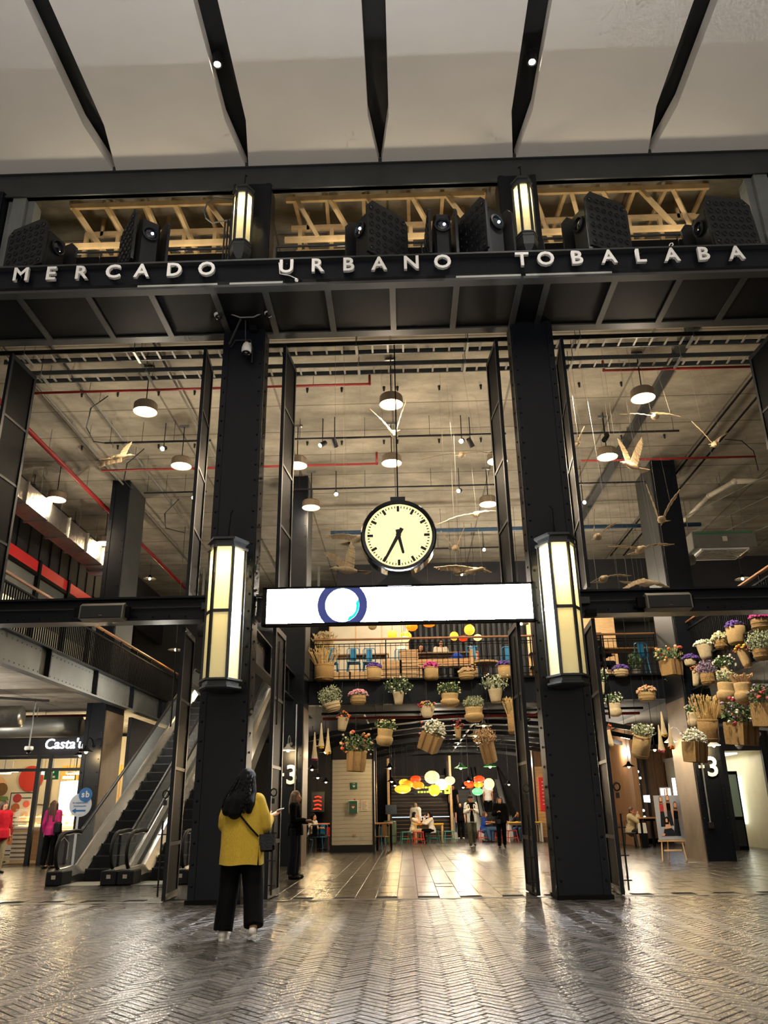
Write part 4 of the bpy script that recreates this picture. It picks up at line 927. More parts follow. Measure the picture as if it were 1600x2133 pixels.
# ================================================================ upper left shop with red fascia
t = thing('upper_shopfront', 'dark shop front with a red fascia strip on the left gallery', 'shop front', (-11, 20, G1))
MB().box(-.3, 0, -5, 16, 3.8, 5.9).build('upper_wall', 'wall_dark', t)
ya = atX(29, 1143, -12).y; 
me = MB().box(0, .06, 0, 2.05, 3.42, 3.76).mesh('fascia_panel', 'red_panel')
for k in range(6): obj('fascia_panel', me, t, (0, -3.6+2.2*k, 0))
for k in range(8): MB().box(0, .12, -3.75+2.2*k, -3.6+2.2*k, 0, 3.8).build('mullion', 'steel_dark', t)
for k in range(7): MB().box(-.02, .0, -3.6+2.2*k, -1.55+2.2*k, 0, 3.3).build('pane', 'glass', t)
MB().box(.0, .1, -3.75, 12, 3.3, 3.4).build('transom', 'steel_dark', t)
for k in range(22): MB().box(0, .03, -4.6+.75*k, -4.55+.75*k, 3.8, 5.8).build('cladding_batten', 'steel_dark', t)
MB().box(-2.6, -2.5, -5, 14, 0, 3.2).build('interior_wall', 'wall_cream', t); MB().box(-2.4, -.2, -4, 12, .0, .05).build('shop_floor', 'wall_grey', t)
for k in range(4): MB().box(-1.5, -1.2, -2.5+3*k, -1.6+3*k, 2.9, 2.95).build('ceiling_lamp', 'glow_shop', t)
MB().box(-.03, .08, 8.6, 10.2, 2.7, 3.3).build('white_sign', 'glow_sign', t)
for k, (px, py) in enumerate(((24, 978), (70, 1016), (155, 1092), (68, 1018))[:3]):
    p = atX(px, py, -10.6); t2 = thing('small_spotlight', ('nearest', 'middle', 'farthest')[k]+' small white spotlight above the silver duct at far left', 'spotlight', p)
    MB().cyl((0, 0, -.05), (0, 0, .1), .05, n=10).build('can', 'black', t2); MB().ball((0, -.03, -.06), .04, 8, 6).build('lens', 'glow_spot', t2); MB().cyl((0, 0, .1), (0, 0, HZC-p.z), .01, n=5).build('rod', 'black', t2)
# back walls of the upper level
struct(MB().box(-2.5, 15, 31.0, 31.2, G1, HZC).build('wall_inner_far', 'wall_dark'))
struct(MB().box(-15, -2.5, 36, 36.2, G1, HZC).build('wall_inner_left', 'wall_dark'))
t = thing('slatted_screen', 'dark vertical slat wall behind the far gallery tables', 'wall panel', (1.2, 30.9, G1))
me = MB().box(-.05, .05, -.08, 0, 0, 4.2).mesh('slat', 'steel_grey')
for k in range(26): obj('slat', me, t, (-.6+.22*k, 0, 0))
t = thing('grey_partition', 'plain grey panel partition at the left end of the far gallery', 'partition', (-1.6, 28.6, G1))
for k in range(3): MB().box(-.95+k*.95, -.02+k*.95, -.04, .04, 0, 3.4).build('panel', 'wall_cream', t)
for k in range(4): MB().box(-.975+k*.95, -.925+k*.95, -.05, .06, 0, 3.4).build('frame_post', 'wood_pale', t)
t = thing('timber_partition', 'pale timber panel wall behind the right gallery tables', 'partition', (6.2, 28.5, G1))
for k in range(4): MB().box(-1.6+.8*k, -.83+.8*k, -.03, .03, 0, 3.0).build('panel', 'wood_pale', t)
MB().box(-.6, .9, -.06, -.03, 2.0, 2.35).build('menu_board', 'wall_dark', t); MB().box(-1.6, -.2, -.5, -.06, 1.1, 1.16).build('shelf', 'steel_dark', t); MB().box(-1.6, -.2, -.5, -.06, 1.6, 1.64).build('shelf', 'steel_dark', t)
t = thing('display_cabinet', 'slanted glass display cabinet with yellow flowers on the right gallery', 'cabinet', (5.9, 25.6, G1))
MB().box(-.7, .7, -.3, .3, 1.05, 1.12).build('top_board', 'wood', t); MB().prism([(-.6, 1.12), (.6, 1.12), (.6, 1.75), (.1, 1.75)], -.2, -.16).build('side_frame', 'wood_brown', t)
for x in (-.6, .6): MB().box(x-.04, x+.04, -.25, .25, 0, 1.05).build('leg', 'wood', t)
m = MB(); r = random.Random(4)
for k in range(30): m.ball((r.uniform(.1, .55), r.uniform(-.1, .1), 1.3+r.uniform(-.1, .15)), .05, 6, 4)
stuff(m.build('flowers', 'fl_yellow', t))
for p, e in (((0, 26, 8.2), 170), ((4, 26.5, 8.0), 170), ((-5, 30, 8), 70), ((6.5, 26, 7.6), 130)): light('gallery_fill', 'POINT', p, e, WARM2, size=.2)  # added fill points for the far gallery, no fixtures
# ================================================================ flower baskets
def leaves(n, c, r, size, rnd, droop=0):
    m = MB(); c = Vector(c)
    for _ in range(n):
        while True:
            d = Vector((rnd.uniform(-1, 1), rnd.uniform(-1, 1), rnd.uniform(-1, 1)))
            if d.length < 1: break
        p = c+Vector((d.x*r[0], d.y*r[1], d.z*r[2])); M_ = Matrix.Translation(p) @ Euler((rnd.uniform(0, 6.3), rnd.uniform(0, 6.3), rnd.uniform(0, 6.3))).to_matrix().to_4x4(); s = size*rnd.uniform(.6, 1.3)
        m.add([M_ @ Vector(v) for v in ((-s, 0, 0), (0, -s*.42, .12*s), (s, 0, 0), (0, s*.42, .12*s))], [(0, 1, 2), (0, 2, 3)])
    return m
def blooms(n, c, r, size, rnd, top=True):
    m = MB(); c = Vector(c)
    for _ in range(n):
        a = rnd.uniform(0, 6.283); q = math.sqrt(rnd.random()); z = rnd.uniform(-.2, 1) if not top else math.sqrt(max(0, 1-q*q))*rnd.uniform(.55, 1.05)
        p = c+Vector((math.cos(a)*q*r[0], math.sin(a)*q*r[1], z*r[2])); s = size*rnd.uniform(.7, 1.25)
        m.ball(p, (s, s, s*.75), 6, 4, Euler((rnd.uniform(-.6, .6), rnd.uniform(-.6, .6), 0)).to_matrix().to_4x4())
    return m
def stems(n, h, spread, r0, rnd, z0=0, mat=None):
    m = MB()
    for _ in range(n):
        a = rnd.uniform(0, 6.283); q = math.sqrt(rnd.random()); b = Vector((math.cos(a)*q*r0, math.sin(a)*q*r0, z0)); hh = h*rnd.uniform(.72, 1.05)
        t = b+Vector((math.cos(a)*q*spread, math.sin(a)*q*spread*.6, hh)); m.cyl(b, t, .006, .004, 4, False); d = (t-b).normalized(); m.cyl(t-d*.1*h/.5*.5, t, .016, .013, 5)
    return m
def basket_shape(kind, w_, h):
    m = MB(); r = w_/2
    if kind == 'tall': m.lathe([(r*.86, 0), (r*.95, h*.1), (r*.98, h*.5), (r, h), (r*.9, h), (r*.86, h*.6)], 18, cap1=True)
    elif kind == 'belly': m.lathe([(r*.5, 0), (r*.84, h*.12), (r*.98, h*.32), (r, h*.44), (r*.97, h*.5), (r*.86, h*.55), (r*.84, h*.62), (r*.9, h*.88), (r*.9, h), (r*.8, h), (r*.74, h*.7)], 18)
    elif kind == 'square': m.lathe([(r*1.2, 0), (r*1.3, h*.5), (r*1.33, h), (r*1.18, h), (r*1.1, h*.8)], 4, ph=math.pi/4)
    elif kind == 'pot': m.lathe([(r*.62, 0), (r*.72, h*.2), (r*.98, h*.95), (r, h), (r*.88, h), (r*.8, h*.8)], 16)
    elif kind == 'boat': m.lathe([(r*.5, 0), (r*.62, h*.12), (r*1.0, h), (r*.92, h), (r*.7, h*.6)], 18, sy=.6)
    elif kind == 'low': m.lathe([(r*.8, 0), (r*.93, h*.2), (r, h*.7), (r*.97, h), (r*.86, h), (r*.8, h*.7)], 18, sy=.75)
    return m
BK = 0
def basket(lab, kind, mat, x0, x1, ytop, ybot, fol, fw=None, fh=None, fcol=('fl_white',), lcol='leaf_green', tilt=0, roll=0, Y=None, X=None, hang=True, rz=None, handle=False, dx=0, seed=None):
    global BK; BK += 1; rnd = random.Random(BK*13+5)
    px = (x0+x1)/2
    p = atX(px, ybot, X) if X is not None else atY(px, ybot, Y)
    sc_ = pj(p)[2]/FPX; w_ = (x1-x0)*sc_; h = (ybot-ytop)*sc_*1.02; w_ *= .94 if kind == 'square' else 1
    fw = (fw or (x1-x0)*1.2)*sc_; fh = (fh or (ybot-ytop))*sc_
    t = thing('flower_basket', lab, 'flower basket', p, group='flower baskets around the galleries', rot=(R(tilt), R(roll), R(rz if rz is not None else rnd.uniform(-25, 25))))
    bo = basket_shape(kind, w_, h).build('basket', mat, t, smooth=kind != 'square')
    if kind == 'square':
        r = w_*.47
        for s in (-1, 1):
            for a in (-.45, .45): MB().box(a*r-.018, a*r+.018, s*r-.015, s*r+.015, h*.02, h*1.0).build('strap', 'wood_brown', bo)
    if kind in ('low', 'tall') and not handle:
        for z in ((.25, .6) if kind == 'low' else (.12, .9)): MB().lathe([(w_*.5, h*z), (w_*.512, h*z+.012), (w_*.5, h*z+.024)], 18, cap0=False, cap1=False, sy=.75 if kind == 'low' else 1).build('woven_band', 'basket_brown', bo)
    if handle:
        rr = w_*.3; pts = [(rr*math.cos(a), 0, h*.95+rr*1.1*math.sin(a)) for a in [math.pi*k/10 for k in range(11)]]
        MB().tube(pts, .016, 6).build('handle', mat, bo)
    lm = None; bm_ = []
    if fol == 'reeds': stuff(stems(70, fh, fw*.5-w_*.25, w_*.4, rnd, h*.8).build('reeds', 'reed', t)); stuff(leaves(40, (0, 0, h*1.05), (w_*.45, w_*.4, fh*.25), .06, rnd).build('dry_leaves', 'reed', t))
    elif fol == 'grass': stuff(stems(120, fh, fw*.45, w_*.25, rnd, h*.85).build('dry_grass', 'fl_tan', t))
    elif fol == 'mass':
        stuff(leaves(90, (0, 0, h+fh*.25), (fw*.46, fw*.36, fh*.4), .05, rnd).build('foliage', lcol, t)); stuff(blooms(150, (0, 0, h*.95), (fw*.5, fw*.38, fh*.9), .028, rnd).build('blossoms', fcol[0], t))
    elif fol == 'grey':
        stuff(leaves(620, (0, 0, h+fh*.35), (fw*.5, fw*.4, fh*.52), .034, rnd).build('foliage', lcol, t)); stuff(blooms(60, (0, 0, h+fh*.05), (fw*.48, fw*.4, fh*.8), .014, rnd, False).build('buds', fcol[0], t))
    elif fol == 'sprig':
        stuff(leaves(260, (0, 0, h+fh*.4), (fw*.5, fw*.32, fh*.5), .042, rnd).build('foliage', lcol, t)); stuff(blooms(34, (0, 0, h+fh*.1), (fw*.5, fw*.34, fh*.85), .028, rnd, False).build('blossoms', fcol[0], t))
        stuff(stems(14, fh*.85, fw*.4, w_*.25, rnd, h*.8).build('stems', lcol, t))
    elif fol == 'roses':
        stuff(leaves(420, (0, 0, h+fh*.35), (fw*.5, fw*.34, fh*.5), .042, rnd).build('foliage', lcol, t))
        for i, c in enumerate(fcol): stuff(blooms(7 if i < 3 else 12, (0, 0, h+fh*.1), (fw*.46, fw*.36, fh*.8), .05 if i < 3 else .03, rnd, False).build('roses', c, t))
    elif fol == 'tuft':
        stuff(leaves(50, (0, 0, h+fh*.3), (fw*.45, fw*.4, fh*.4), .035, rnd).build('foliage', lcol, t))
        for i, c in enumerate(fcol): stuff(blooms(14, (0, 0, h+fh*.0), (fw*.5, fw*.45, fh*.8), .03, rnd, False).build('blossoms', c, t))
    if hang:
        ti = t.rotation_euler.to_matrix().inverted()
        if abs(p.y-22.5) < .4: end = Vector((0, 22.78-p.y, G1-.05-p.z))
        elif p.x > 6.6: end = Vector((7.66-p.x, 0, G1-.02-p.z))
        else: end = Vector((0, 0, HZC-p.z))
        MB().cyl(ti @ Vector((0, 0, h*.6)), ti @ end, .0035, n=4).build('hanging_cord', 'wire_dark', t)
    return t
bp, bs, bb = 'basket', 'basket_pale', 'basket_brown'
YL = 22.72
basket('tall basket of dried reeds on the ledge at the left end of the far gallery', 'tall', bb, 655, 696, 1386, 1419, 'reeds', 72, 42, Y=YL, hang=False)
basket('round basket of purple flowers on the far gallery ledge, left of the pink one', 'tall', bp, 764, 795, 1391, 1417, 'mass', 34, 13, ('fl_purple',), 'leaf_dark', Y=YL, hang=False)
basket('round basket of magenta flowers on the middle of the far gallery ledge', 'tall', bp, 884, 914, 1391, 1416, 'mass', 34, 15, ('fl_magenta',), 'leaf_dark', Y=YL, hang=False)
basket('low basket of dusty pink flowers on the far gallery ledge', 'low', bp, 955, 990, 1401, 1415, 'mass', 36, 12, ('fl_tan',), 'leaf_grey', Y=YL, hang=False)
basket('round basket of purple flowers on the far gallery ledge beside the right door leaf', 'tall', bp, 1038, 1069, 1388, 1413, 'mass', 38, 14, ('fl_purple',), 'leaf_dark', Y=YL, hang=False)
YH = 22.35
basket('bushy grey green plant in a tilted basket, leftmost of the hanging rows', 'low', bs, 678, 712, 1463, 1481, 'grey', 54, 40, ('fl_cream',), 'leaf_grey', 0, -14, Y=22.5)
basket('low striped hanging basket of pale pink flowers', 'low', bp, 729, 763, 1450, 1467, 'mass', 42, 16, ('fl_pink',), 'leaf_grey', Y=22.5)
basket('hanging pot with sprawling white flowering sprigs, left of the middle', 'pot', bs, 818, 843, 1443, 1467, 'sprig', 64, 36, ('fl_white',), 'leaf_green', Y=22.5)
basket('boat shaped hanging basket with a loop handle and dark red tufts', 'boat', bs, 873, 908, 1472, 1494, 'tuft', 42, 12, ('fl_red', 'fl_yellow'), 'leaf_dark', Y=YH, handle=True)
basket('folded belly basket with cream flowers, upper right of the middle rows', 'belly', bp, 918, 958, 1446, 1473, 'sprig', 52, 26, ('fl_cream',), 'leaf_green', Y=22.5)
basket('hanging pot with white flowering sprigs nearest the right door leaf', 'pot', bs, 1018, 1049, 1437, 1464, 'sprig', 62, 34, ('fl_white',), 'leaf_grey', Y=22.5)
basket('belly basket with a round grey green bush, right of the middle', 'belly', bp, 968, 1009, 1475, 1504, 'grey', 46, 28, ('fl_cream',), 'leaf_grey', Y=22.5)
basket('tall hanging basket of dried reeds beside the right door leaf', 'tall', bb, 1059, 1090, 1493, 1528, 'reeds', 44, 46, Y=22.5)
basket('small hanging pot of orange and dark red blooms, upper left', 'pot', bs, 699, 724, 1496, 1522, 'tuft', 34, 16, ('fl_orange', 'fl_red'), 'leaf_dark', 0, 8, Y=22.5)
basket('folded belly basket with cream flowers, lower left of the middle', 'belly', bp, 782, 818, 1520, 1554, 'sprig', 48, 20, ('fl_cream',), 'leaf_green', 0, 6, Y=22.5)
basket('tilted square hamper spilling white flowers in the middle', 'square', bb, 868, 912, 1528, 1563, 'mass', 52, 36, ('fl_white',), 'leaf_grey', 8, 26, Y=22.5)
basket('narrow hanging pouch of small red blooms', 'pot', bp, 947, 962, 1516, 1540, 'tuft', 24, 16, ('fl_red', 'fl_coral'), 'leaf_dark', Y=22.5)
basket('tall brown hamper of dried beige flowers, lower right of the middle bay', 'square', bb, 1008, 1038, 1549, 1588, 'grey', 52, 36, ('fl_tan',), 'fl_tan', 14, -8, Y=22.5)
basket('square hamper of orange roses and leaves, lowest on the left', 'square', bb, 720, 762, 1569, 1607, 'roses', 78, 46, ('fl_coral', 'fl_peach', 'fl_orange', 'fl_white'), 'leaf_green', 0, 3, Y=22.5, rz=12)
# along the far gallery to the right
basket('low striped basket of purple flowers on the far ledge in the right bay', 'low', bs, 1279, 1311, 1395, 1409, 'mass', 36, 12, ('fl_purple',), 'leaf_dark', Y=YL, hang=False)
basket('square hamper of peach roses at the corner of the right gallery', 'square', bb, 1382, 1420, 1376, 1407, 'roses', 78, 32, ('fl_peach', 'fl_orange', 'fl_coral', 'fl_cream'), 'leaf_green', Y=21.2, hang=False, rz=30)
basket('hanging cone pot with white sprigs touching the right door leaf', 'pot', bs, 1249, 1262, 1422, 1446, 'sprig', 32, 28, ('fl_white',), 'leaf_green', Y=22.5)
basket('low hanging basket of peach pink flowers in the right bay', 'low', bp, 1331, 1367, 1443, 1460, 'mass', 42, 17, ('fl_peach',), 'leaf_grey', Y=22.5)
basket('hanging pot with white sprigs below the peach roses', 'pot', bp, 1408, 1430, 1422, 1451, 'sprig', 58, 28, ('fl_white',), 'leaf_green', Y=22.5)
basket('folded belly basket of white flowers, lone at the left of the right bay', 'belly', bs, 1268, 1297, 1466, 1493, 'sprig', 44, 22, ('fl_white',), 'leaf_green', Y=22.5)
basket('small slanted pouch of orange blooms low beside the right door leaf', 'pot', bs, 1268, 1282, 1522, 1554, 'tuft', 24, 14, ('fl_orange', 'fl_red'), 'leaf_dark', 0, -12, Y=22.5)
basket('tall round basket with sparse white sprigs seen from below', 'tall', bp, 1315, 1352, 1530, 1576, 'sprig', 50, 24, ('fl_white',), 'leaf_grey', 24, 4, Y=19.5)
basket('small pot of dark red blooms right of the paper cones', 'pot', bb, 1417, 1432, 1510, 1536, 'tuft', 28, 16, ('fl_red', 'fl_coral'), 'leaf_dark', Y=22.5)
basket('square hamper of white flowers in front of the column marked minus three', 'square', bb, 1428, 1470, 1548, 1588, 'mass', 58, 34, ('fl_white',), 'leaf_grey', 4, 4, Y=17.7, rz=28)
basket('pale folded basket with a single white rose', 'belly', bs, 1434, 1460, 1486, 1517, 'sprig', 30, 18, ('fl_white',), 'leaf_green', Y=19.4)
basket('tall basket of dried reeds in the right bay', 'tall', bb, 1457, 1499, 1500, 1546, 'reeds', 62, 58, Y=18.4, tilt=6)
basket('handled basket of dark red blooms behind the right bay reeds', 'boat', bb, 1480, 1521, 1466, 1494, 'tuft', 46, 14, ('fl_red', 'fl_yellow'), 'leaf_dark', Y=19.2, handle=True)
basket('large square hamper of red and mauve roses, lower right', 'square', bb, 1518, 1574, 1508, 1552, 'roses', 96, 56, ('fl_rose', 'fl_lilac', 'fl_red', 'fl_white'), 'leaf_green', 6, 2, Y=17.6, rz=30)
basket('square hamper of pink roses cut by the right edge', 'square', bb, 1574, 1622, 1468, 1514, 'roses', 80, 46, ('fl_rose', 'fl_pink', 'fl_coral', 'fl_lilac'), 'leaf_green', 6, 2, Y=16.5, rz=30)
basket('folded belly basket with trailing white sprigs on the right girder', 'belly', bp, 1495, 1537, 1424, 1463, 'sprig', 42, 28, ('fl_cream',), 'leaf_grey', 0, 6, X=7.3)
basket('folded belly basket of dry grass on the right girder', 'belly', bp, 1534, 1573, 1424, 1466, 'grass', 36, 24, X=7.2)
basket('upright pale pouch with leafy sprigs on the right girder', 'tall', bs, 1508, 1527, 1389, 1420, 'sprig', 46, 26, ('fl_white',), 'leaf_green', 0, -4, X=7.45)
basket('bowl with a mauve grey bush on the right girder', 'low', bb, 1462, 1493, 1403, 1426, 'grey', 44, 32, ('fl_lilac',), 'fl_lilac', X=7.5)
basket('small slanted pale pouch of orange blooms on the right girder', 'pot', bs, 1441, 1459, 1400, 1429, 'tuft', 26, 14, ('fl_orange', 'fl_tan'), 'leaf_grey', 0, 10, X=7.45)
basket('low purple basket with a loop handle on the right ledge', 'low', bs, 1426, 1456, 1374, 1387, 'mass', 36, 13, ('fl_purple',), 'leaf_dark', X=7.55, hang=False, handle=True)
basket('handled pot of white flowers on the right ledge', 'pot', bs, 1455, 1491, 1344, 1373, 'mass', 46, 14, ('fl_white',), 'leaf_green', X=7.55, hang=False)
basket('low basket of cream flowers on the right ledge', 'low', bb, 1490, 1521, 1333, 1352, 'mass', 42, 20, ('fl_cream',), 'leaf_grey', X=7.55, hang=False)
basket('handled round basket of purple flowers on the right ledge', 'tall', bp, 1518, 1557, 1306, 1341, 'mass', 44, 16, ('fl_purple',), 'leaf_dark', X=7.55, hang=False, handle=True)
basket('low striped basket of magenta flowers at the right edge', 'low', bb, 1568, 1612, 1290, 1314, 'mass', 48, 18, ('fl_magenta',), 'leaf_dark', X=7.55, hang=False)
basket('handled pot of dark red blooms on the right girder', 'pot', bp, 1546, 1572, 1354, 1390, 'tuft', 34, 14, ('fl_red', 'fl_yellow'), 'leaf_dark', 0, -8, X=7.45, handle=True)
basket('bowl with a large grey green bush at the right edge', 'low', bb, 1572, 1612, 1352, 1375, 'grey', 62, 46, ('fl_cream',), 'leaf_grey', X=7.4)
# paper cones with blooms hanging head down
def paper_cone(lab, px, y0, y1, Y, col):
    a = atY(px, y0, Y); b = atY(px, y1, Y); h = a.z-b.z; t = thing('paper_cone', lab, 'flower cone', b, group='paper cones of flowers hung head down', rot=(0, 0, 0)); rnd = random.Random(px)
    MB().lathe([(.09, .03), (.055, h*.35), (.012, h), (.006, h)], 12, cap0=False).build('paper_wrap', 'basket_pale', t, smooth=True)
    stuff(blooms(16, (0, 0, .06), (.08, .08, -.09), .03, rnd).build('blossoms', col, t)); MB().cyl((0, 0, h), (0, (22.8-Y) if Y > 22 else 0, (G0+.02 if Y > 22 else HZC)-b.z), .003, n=4).build('hanging_cord', 'wire_dark', t)
for a in (('pale paper cone with magenta blooms, lowest of three by the left column', 655, 1525, 1583, 22.5, 'fl_magenta'), ('pale paper cone with yellow blooms, highest of three by the left column', 669, 1506, 1557, 22.5, 'fl_yellow'), ('pale paper cone with yellow blooms, rightmost of three by the left column', 683, 1517, 1569, 22.5, 'fl_yellow'),
          ('pale paper cone with yellow blooms, highest of three in the right bay', 1384, 1482, 1533, 20.5, 'fl_yellow'), ('pale paper cone with orange blooms, right of three in the right bay', 1400, 1507, 1558, 20.5, 'fl_orange'), ('pale paper cone with pink blooms, lowest of three in the right bay', 1379, 1510, 1566, 20.5, 'fl_rose')): paper_cone(*a)
light('basket_fill', 'SPOT', (1.5, 16.5, 9.8), 1000, WARM2, size=.15, rot=(R(38), 0, 0), spot=70)  # this spot and the next are added to brighten the baskets
light('basket_fill', 'SPOT', (4.0, 15.6, 9.8), 1700, WARM2, size=.15, rot=(R(35), 0, R(-38)), spot=70)
# ================================================================ people
def V(*a): return Vector(a)
def hand(m, wrist, d, n, sx, s=1.0, curl=.5):
    """five fingered hand: d = pointing direction, n = palm normal, sx = side of the thumb along d x n"""
    d = Vector(d).normalized(); n = Vector(n); n = (n-d*n.dot(d)).normalized(); b = d.cross(n)*sx
    w = Vector(wrist); pc = w+d*.05*s
    m.cone(w, w+d*.085*s, .024*s, .03*s); m.cone(w+d*.03*s+b*.018*s, w+d*.085*s+b*.024*s, .017*s, .015*s); m.cone(w+d*.03*s-b*.018*s, w+d*.08*s-b*.026*s, .017*s, .014*s)
    for k, L in enumerate((.066, .075, .07, .055)):
        o = (1.5-k)*.0195; a = w+d*.088*s+b*o*s; e1 = a+(d*math.cos(curl*.6)+n*math.sin(curl*.6))*L*.55*s; e2 = e1+(d*math.cos(curl*1.6)+n*math.sin(curl*1.6))*L*.5*s
        m.chain([a, e1, e2], [.0095*s, .0088*s, .0075*s], n=8)
    a = w+d*.025*s+b*.026*s; e1 = a+(d*.6+b*.65+n*.35).normalized()*.045*s; e2 = e1+(d*.85+b*.2+n*.4).normalized()*.035*s
    m.chain([a, e1, e2], [.013*s, .011*s, .009*s], n=8)
def J(kind='stand'):
    j = dict(head=V(0, -.02, 1.56), neck=V(0, .01, 1.41), chest=V(0, 0, 1.25), waist=V(0, 0, 1.07), pel=V(0, 0, .94), shR=V(-.17, 0, 1.385), shL=V(.17, 0, 1.385), elR=V(-.215, .03, 1.11), elL=V(.215, .03, 1.11), wrR=V(-.225, -.05, .88), wrL=V(.225, -.05, .88),
             hiR=V(-.09, 0, .91), hiL=V(.09, 0, .91), knR=V(-.10, -.015, .5), knL=V(.10, -.015, .5), anR=V(-.1, .03, .085), anL=V(.1, .03, .085), toR=V(-.115, -.14, .03), toL=V(.115, -.14, .03))
    if kind == 'walk':
        j.update(knR=V(-.09, -.1, .52), anR=V(-.09, -.12, .09), toR=V(-.1, -.29, .05), knL=V(.09, .02, .5), anL=V(.09, .24, .13), toL=V(.1, .1, .035))
    if kind == 'sit':
        dz = -.42
        for k in ('head', 'neck', 'chest', 'waist', 'pel', 'shR', 'shL', 'elR', 'elL', 'wrR', 'wrL', 'hiR', 'hiL'): j[k] = j[k]+V(0, -.0, dz)
        j.update(knR=V(-.13, -.42, .5), knL=V(.13, -.42, .5), anR=V(-.13, -.40, .085), anL=V(.13, -.36, .085), toR=V(-.14, -.57, .03), toL=V(.14, -.53, .03))
        for k in ('elR', 'elL'): j[k] = j[k]+V(0, -.12, .04)
        for k in ('wrR', 'wrL'): j[k] = V(j[k].x*.5, -.38, .76)
        for k in ('head', 'neck'): j[k] = j[k]+V(0, -.07, -.01)
        for k in ('shR', 'shL', 'chest'): j[k] = j[k]+V(0, -.04, 0)
    return j
def phone_arms(j):
    j.update(elR=V(-.22, .0, 1.12), elL=V(.22, .0, 1.12), wrR=V(-.07, -.25, 1.2), wrL=V(.08, -.25, 1.18)); return j
def bag_arm(j): j.update(elR=V(-.24, -.02, 1.13), wrR=V(-.09, -.22, 1.19)); return j
def chin_arm(j): j.update(elR=V(-.2, -.33, .80), wrR=V(-.08, -.3, 1.02), elL=V(.2, -.3, .78), wrL=V(.05, -.42, .8)); return j
def person(lab, loc, rz, H=1.66, j=None, skin='skin', top='cl_black', bot='cl_black', hair='hair_black', hairlen=.0, sleeve=1.0, shoes='shoe_black', jacket=None, face=True, hands=('R', 'L'), vox=.014, wide=0.0, extra=None, boty=None, bun=False, skirtw=0):
    j = j or J(); s = H/1.68; t = thing('person', lab, 'person', loc, rz)
    t.scale = (s, s, s)
    b = MB(); hd = j['head']; up = (hd-j['neck']).normalized()
    b.ball(hd+V(0, .012, .03), (.076, .092, .092)); b.ball(hd+V(0, -.02, -.045), (.058, .066, .072)); b.cone(hd+V(0, -.085, .0), hd+V(0, -.105, -.028), .012, .016, n=8)
    for q in (-1, 1): b.ball(hd+V(q*.077, .01, -.01), (.014, .024, .032), 8, 6); b.ball(hd+V(q*.03, -.078, .005), (.02, .012, .012), 6, 4)
    b.ball(hd+V(0, -.086, -.06), (.024, .012, .01), 8, 5)
    b.cone(j['neck']+V(0, .01, -.04), hd+V(0, .015, -.06), .056, .05)
    def torso(m, g=0.0):
        m.ball(j['chest'], (.155+g, .105+g, .2+g)); m.ball(j['waist'], (.128+g, .095+g, .17+g)); m.ball(j['pel'], (.158+g, .115+g, .15+g)); m.cone(j['shL']*.9+j['neck']*.1+V(0, 0, -.01), j['shR']*.9+j['neck']*.1+V(0, 0, -.01), .06+g, .06+g)
        m.cone(j['chest']+V(0, 0, -.05), j['pel'], .11+g, .12+g)
    torso(b)
    for q in 'LR':
        b.chain([j['sh'+q], j['el'+q], j['wr'+q]], [.05, .041, .028]); d = (j['wr'+q]-j['el'+q]).normalized()
        hand(b, j['wr'+q], d, V(0, 0, -1) if abs(d.z) < .7 else V(-1 if q == 'L' else 1, 0, 0), 1 if q == 'R' else -1)
        b.chain([j['hi'+q], j['kn'+q], j['an'+q]], [.085, .056, .04]); b.cone(j['an'+q]+V(0, 0, -.03), j['to'+q], .036, .028)
    bo = obj('body', setmat(remesh(b, vox, 2), skin), t)
    # top
    m = MB(); g = .022+wide; torso(m, g)
    for q in 'LR':
        e = j['el'+q]+(j['wr'+q]-j['el'+q])*max(0, sleeve*1.9-.95) if sleeve > .5 else j['sh'+q]+(j['el'+q]-j['sh'+q])*sleeve*1.6
        if sleeve > .5: m.chain([j['sh'+q], j['el'+q], e], [.062+g*.6, .052+g*.6, .044+g*.5], True, False)
        else: m.cone(j['sh'+q], e, .064+g*.5, .06+g*.5, True, False)
    m.cone(j['pel']+V(0, 0, .02), j['pel']+V(0, 0, -.12), .15+g, .155+g, True, False)
    obj('top', setmat(remesh(m, vox, 2), top), t)
    if jacket:
        m = MB()
        for q, sg in (('L', 1), ('R', -1)):
            a = j['sh'+q]; m.chain([a*.6+j['neck']*.4+V(0, -.06, -.04), j['chest']+V(sg*.1, -.09, -.05), j['pel']+V(sg*.11, -.1, -.12)], [.05, .07, .065]); m.chain([a, j['el'+q], j['wr'+q]*.95+j['el'+q]*.05], [.078, .066, .058], True, False)
        m.ball(j['chest']+V(0, .04, 0), (.19, .11, .22)); m.cone(j['chest']+V(0, .05, -.05), j['pel']+V(0, .05, -.16), .16, .17, True, False)
        obj('jacket', setmat(remesh(m, vox, 2), jacket), t)
    # trousers
    m = MB(); m.ball(j['pel'], (.172, .13, .13)); kw, aw = (.078, .06) if not boty else boty
    for q in 'LR': m.chain([j['hi'+q], j['kn'+q], j['an'+q]+V(0, 0, .0)], [.098, kw, aw], True, False)
    obj('trousers', setmat(remesh(m, vox, 2), bot), t)
    for q in 'LR':
        m = MB(); a = j['an'+q]; e = j['to'+q]; f = (e-a); f.z = 0; f = f.normalized() if f.length > .01 else V(0, -1, 0)
        m.cone(a+V(0, 0, -.04)-f*.02, e+V(0, 0, .01), .045, .038); me = remesh(m, vox, 1)
        o = obj('shoe', setmat(me, shoes), t)
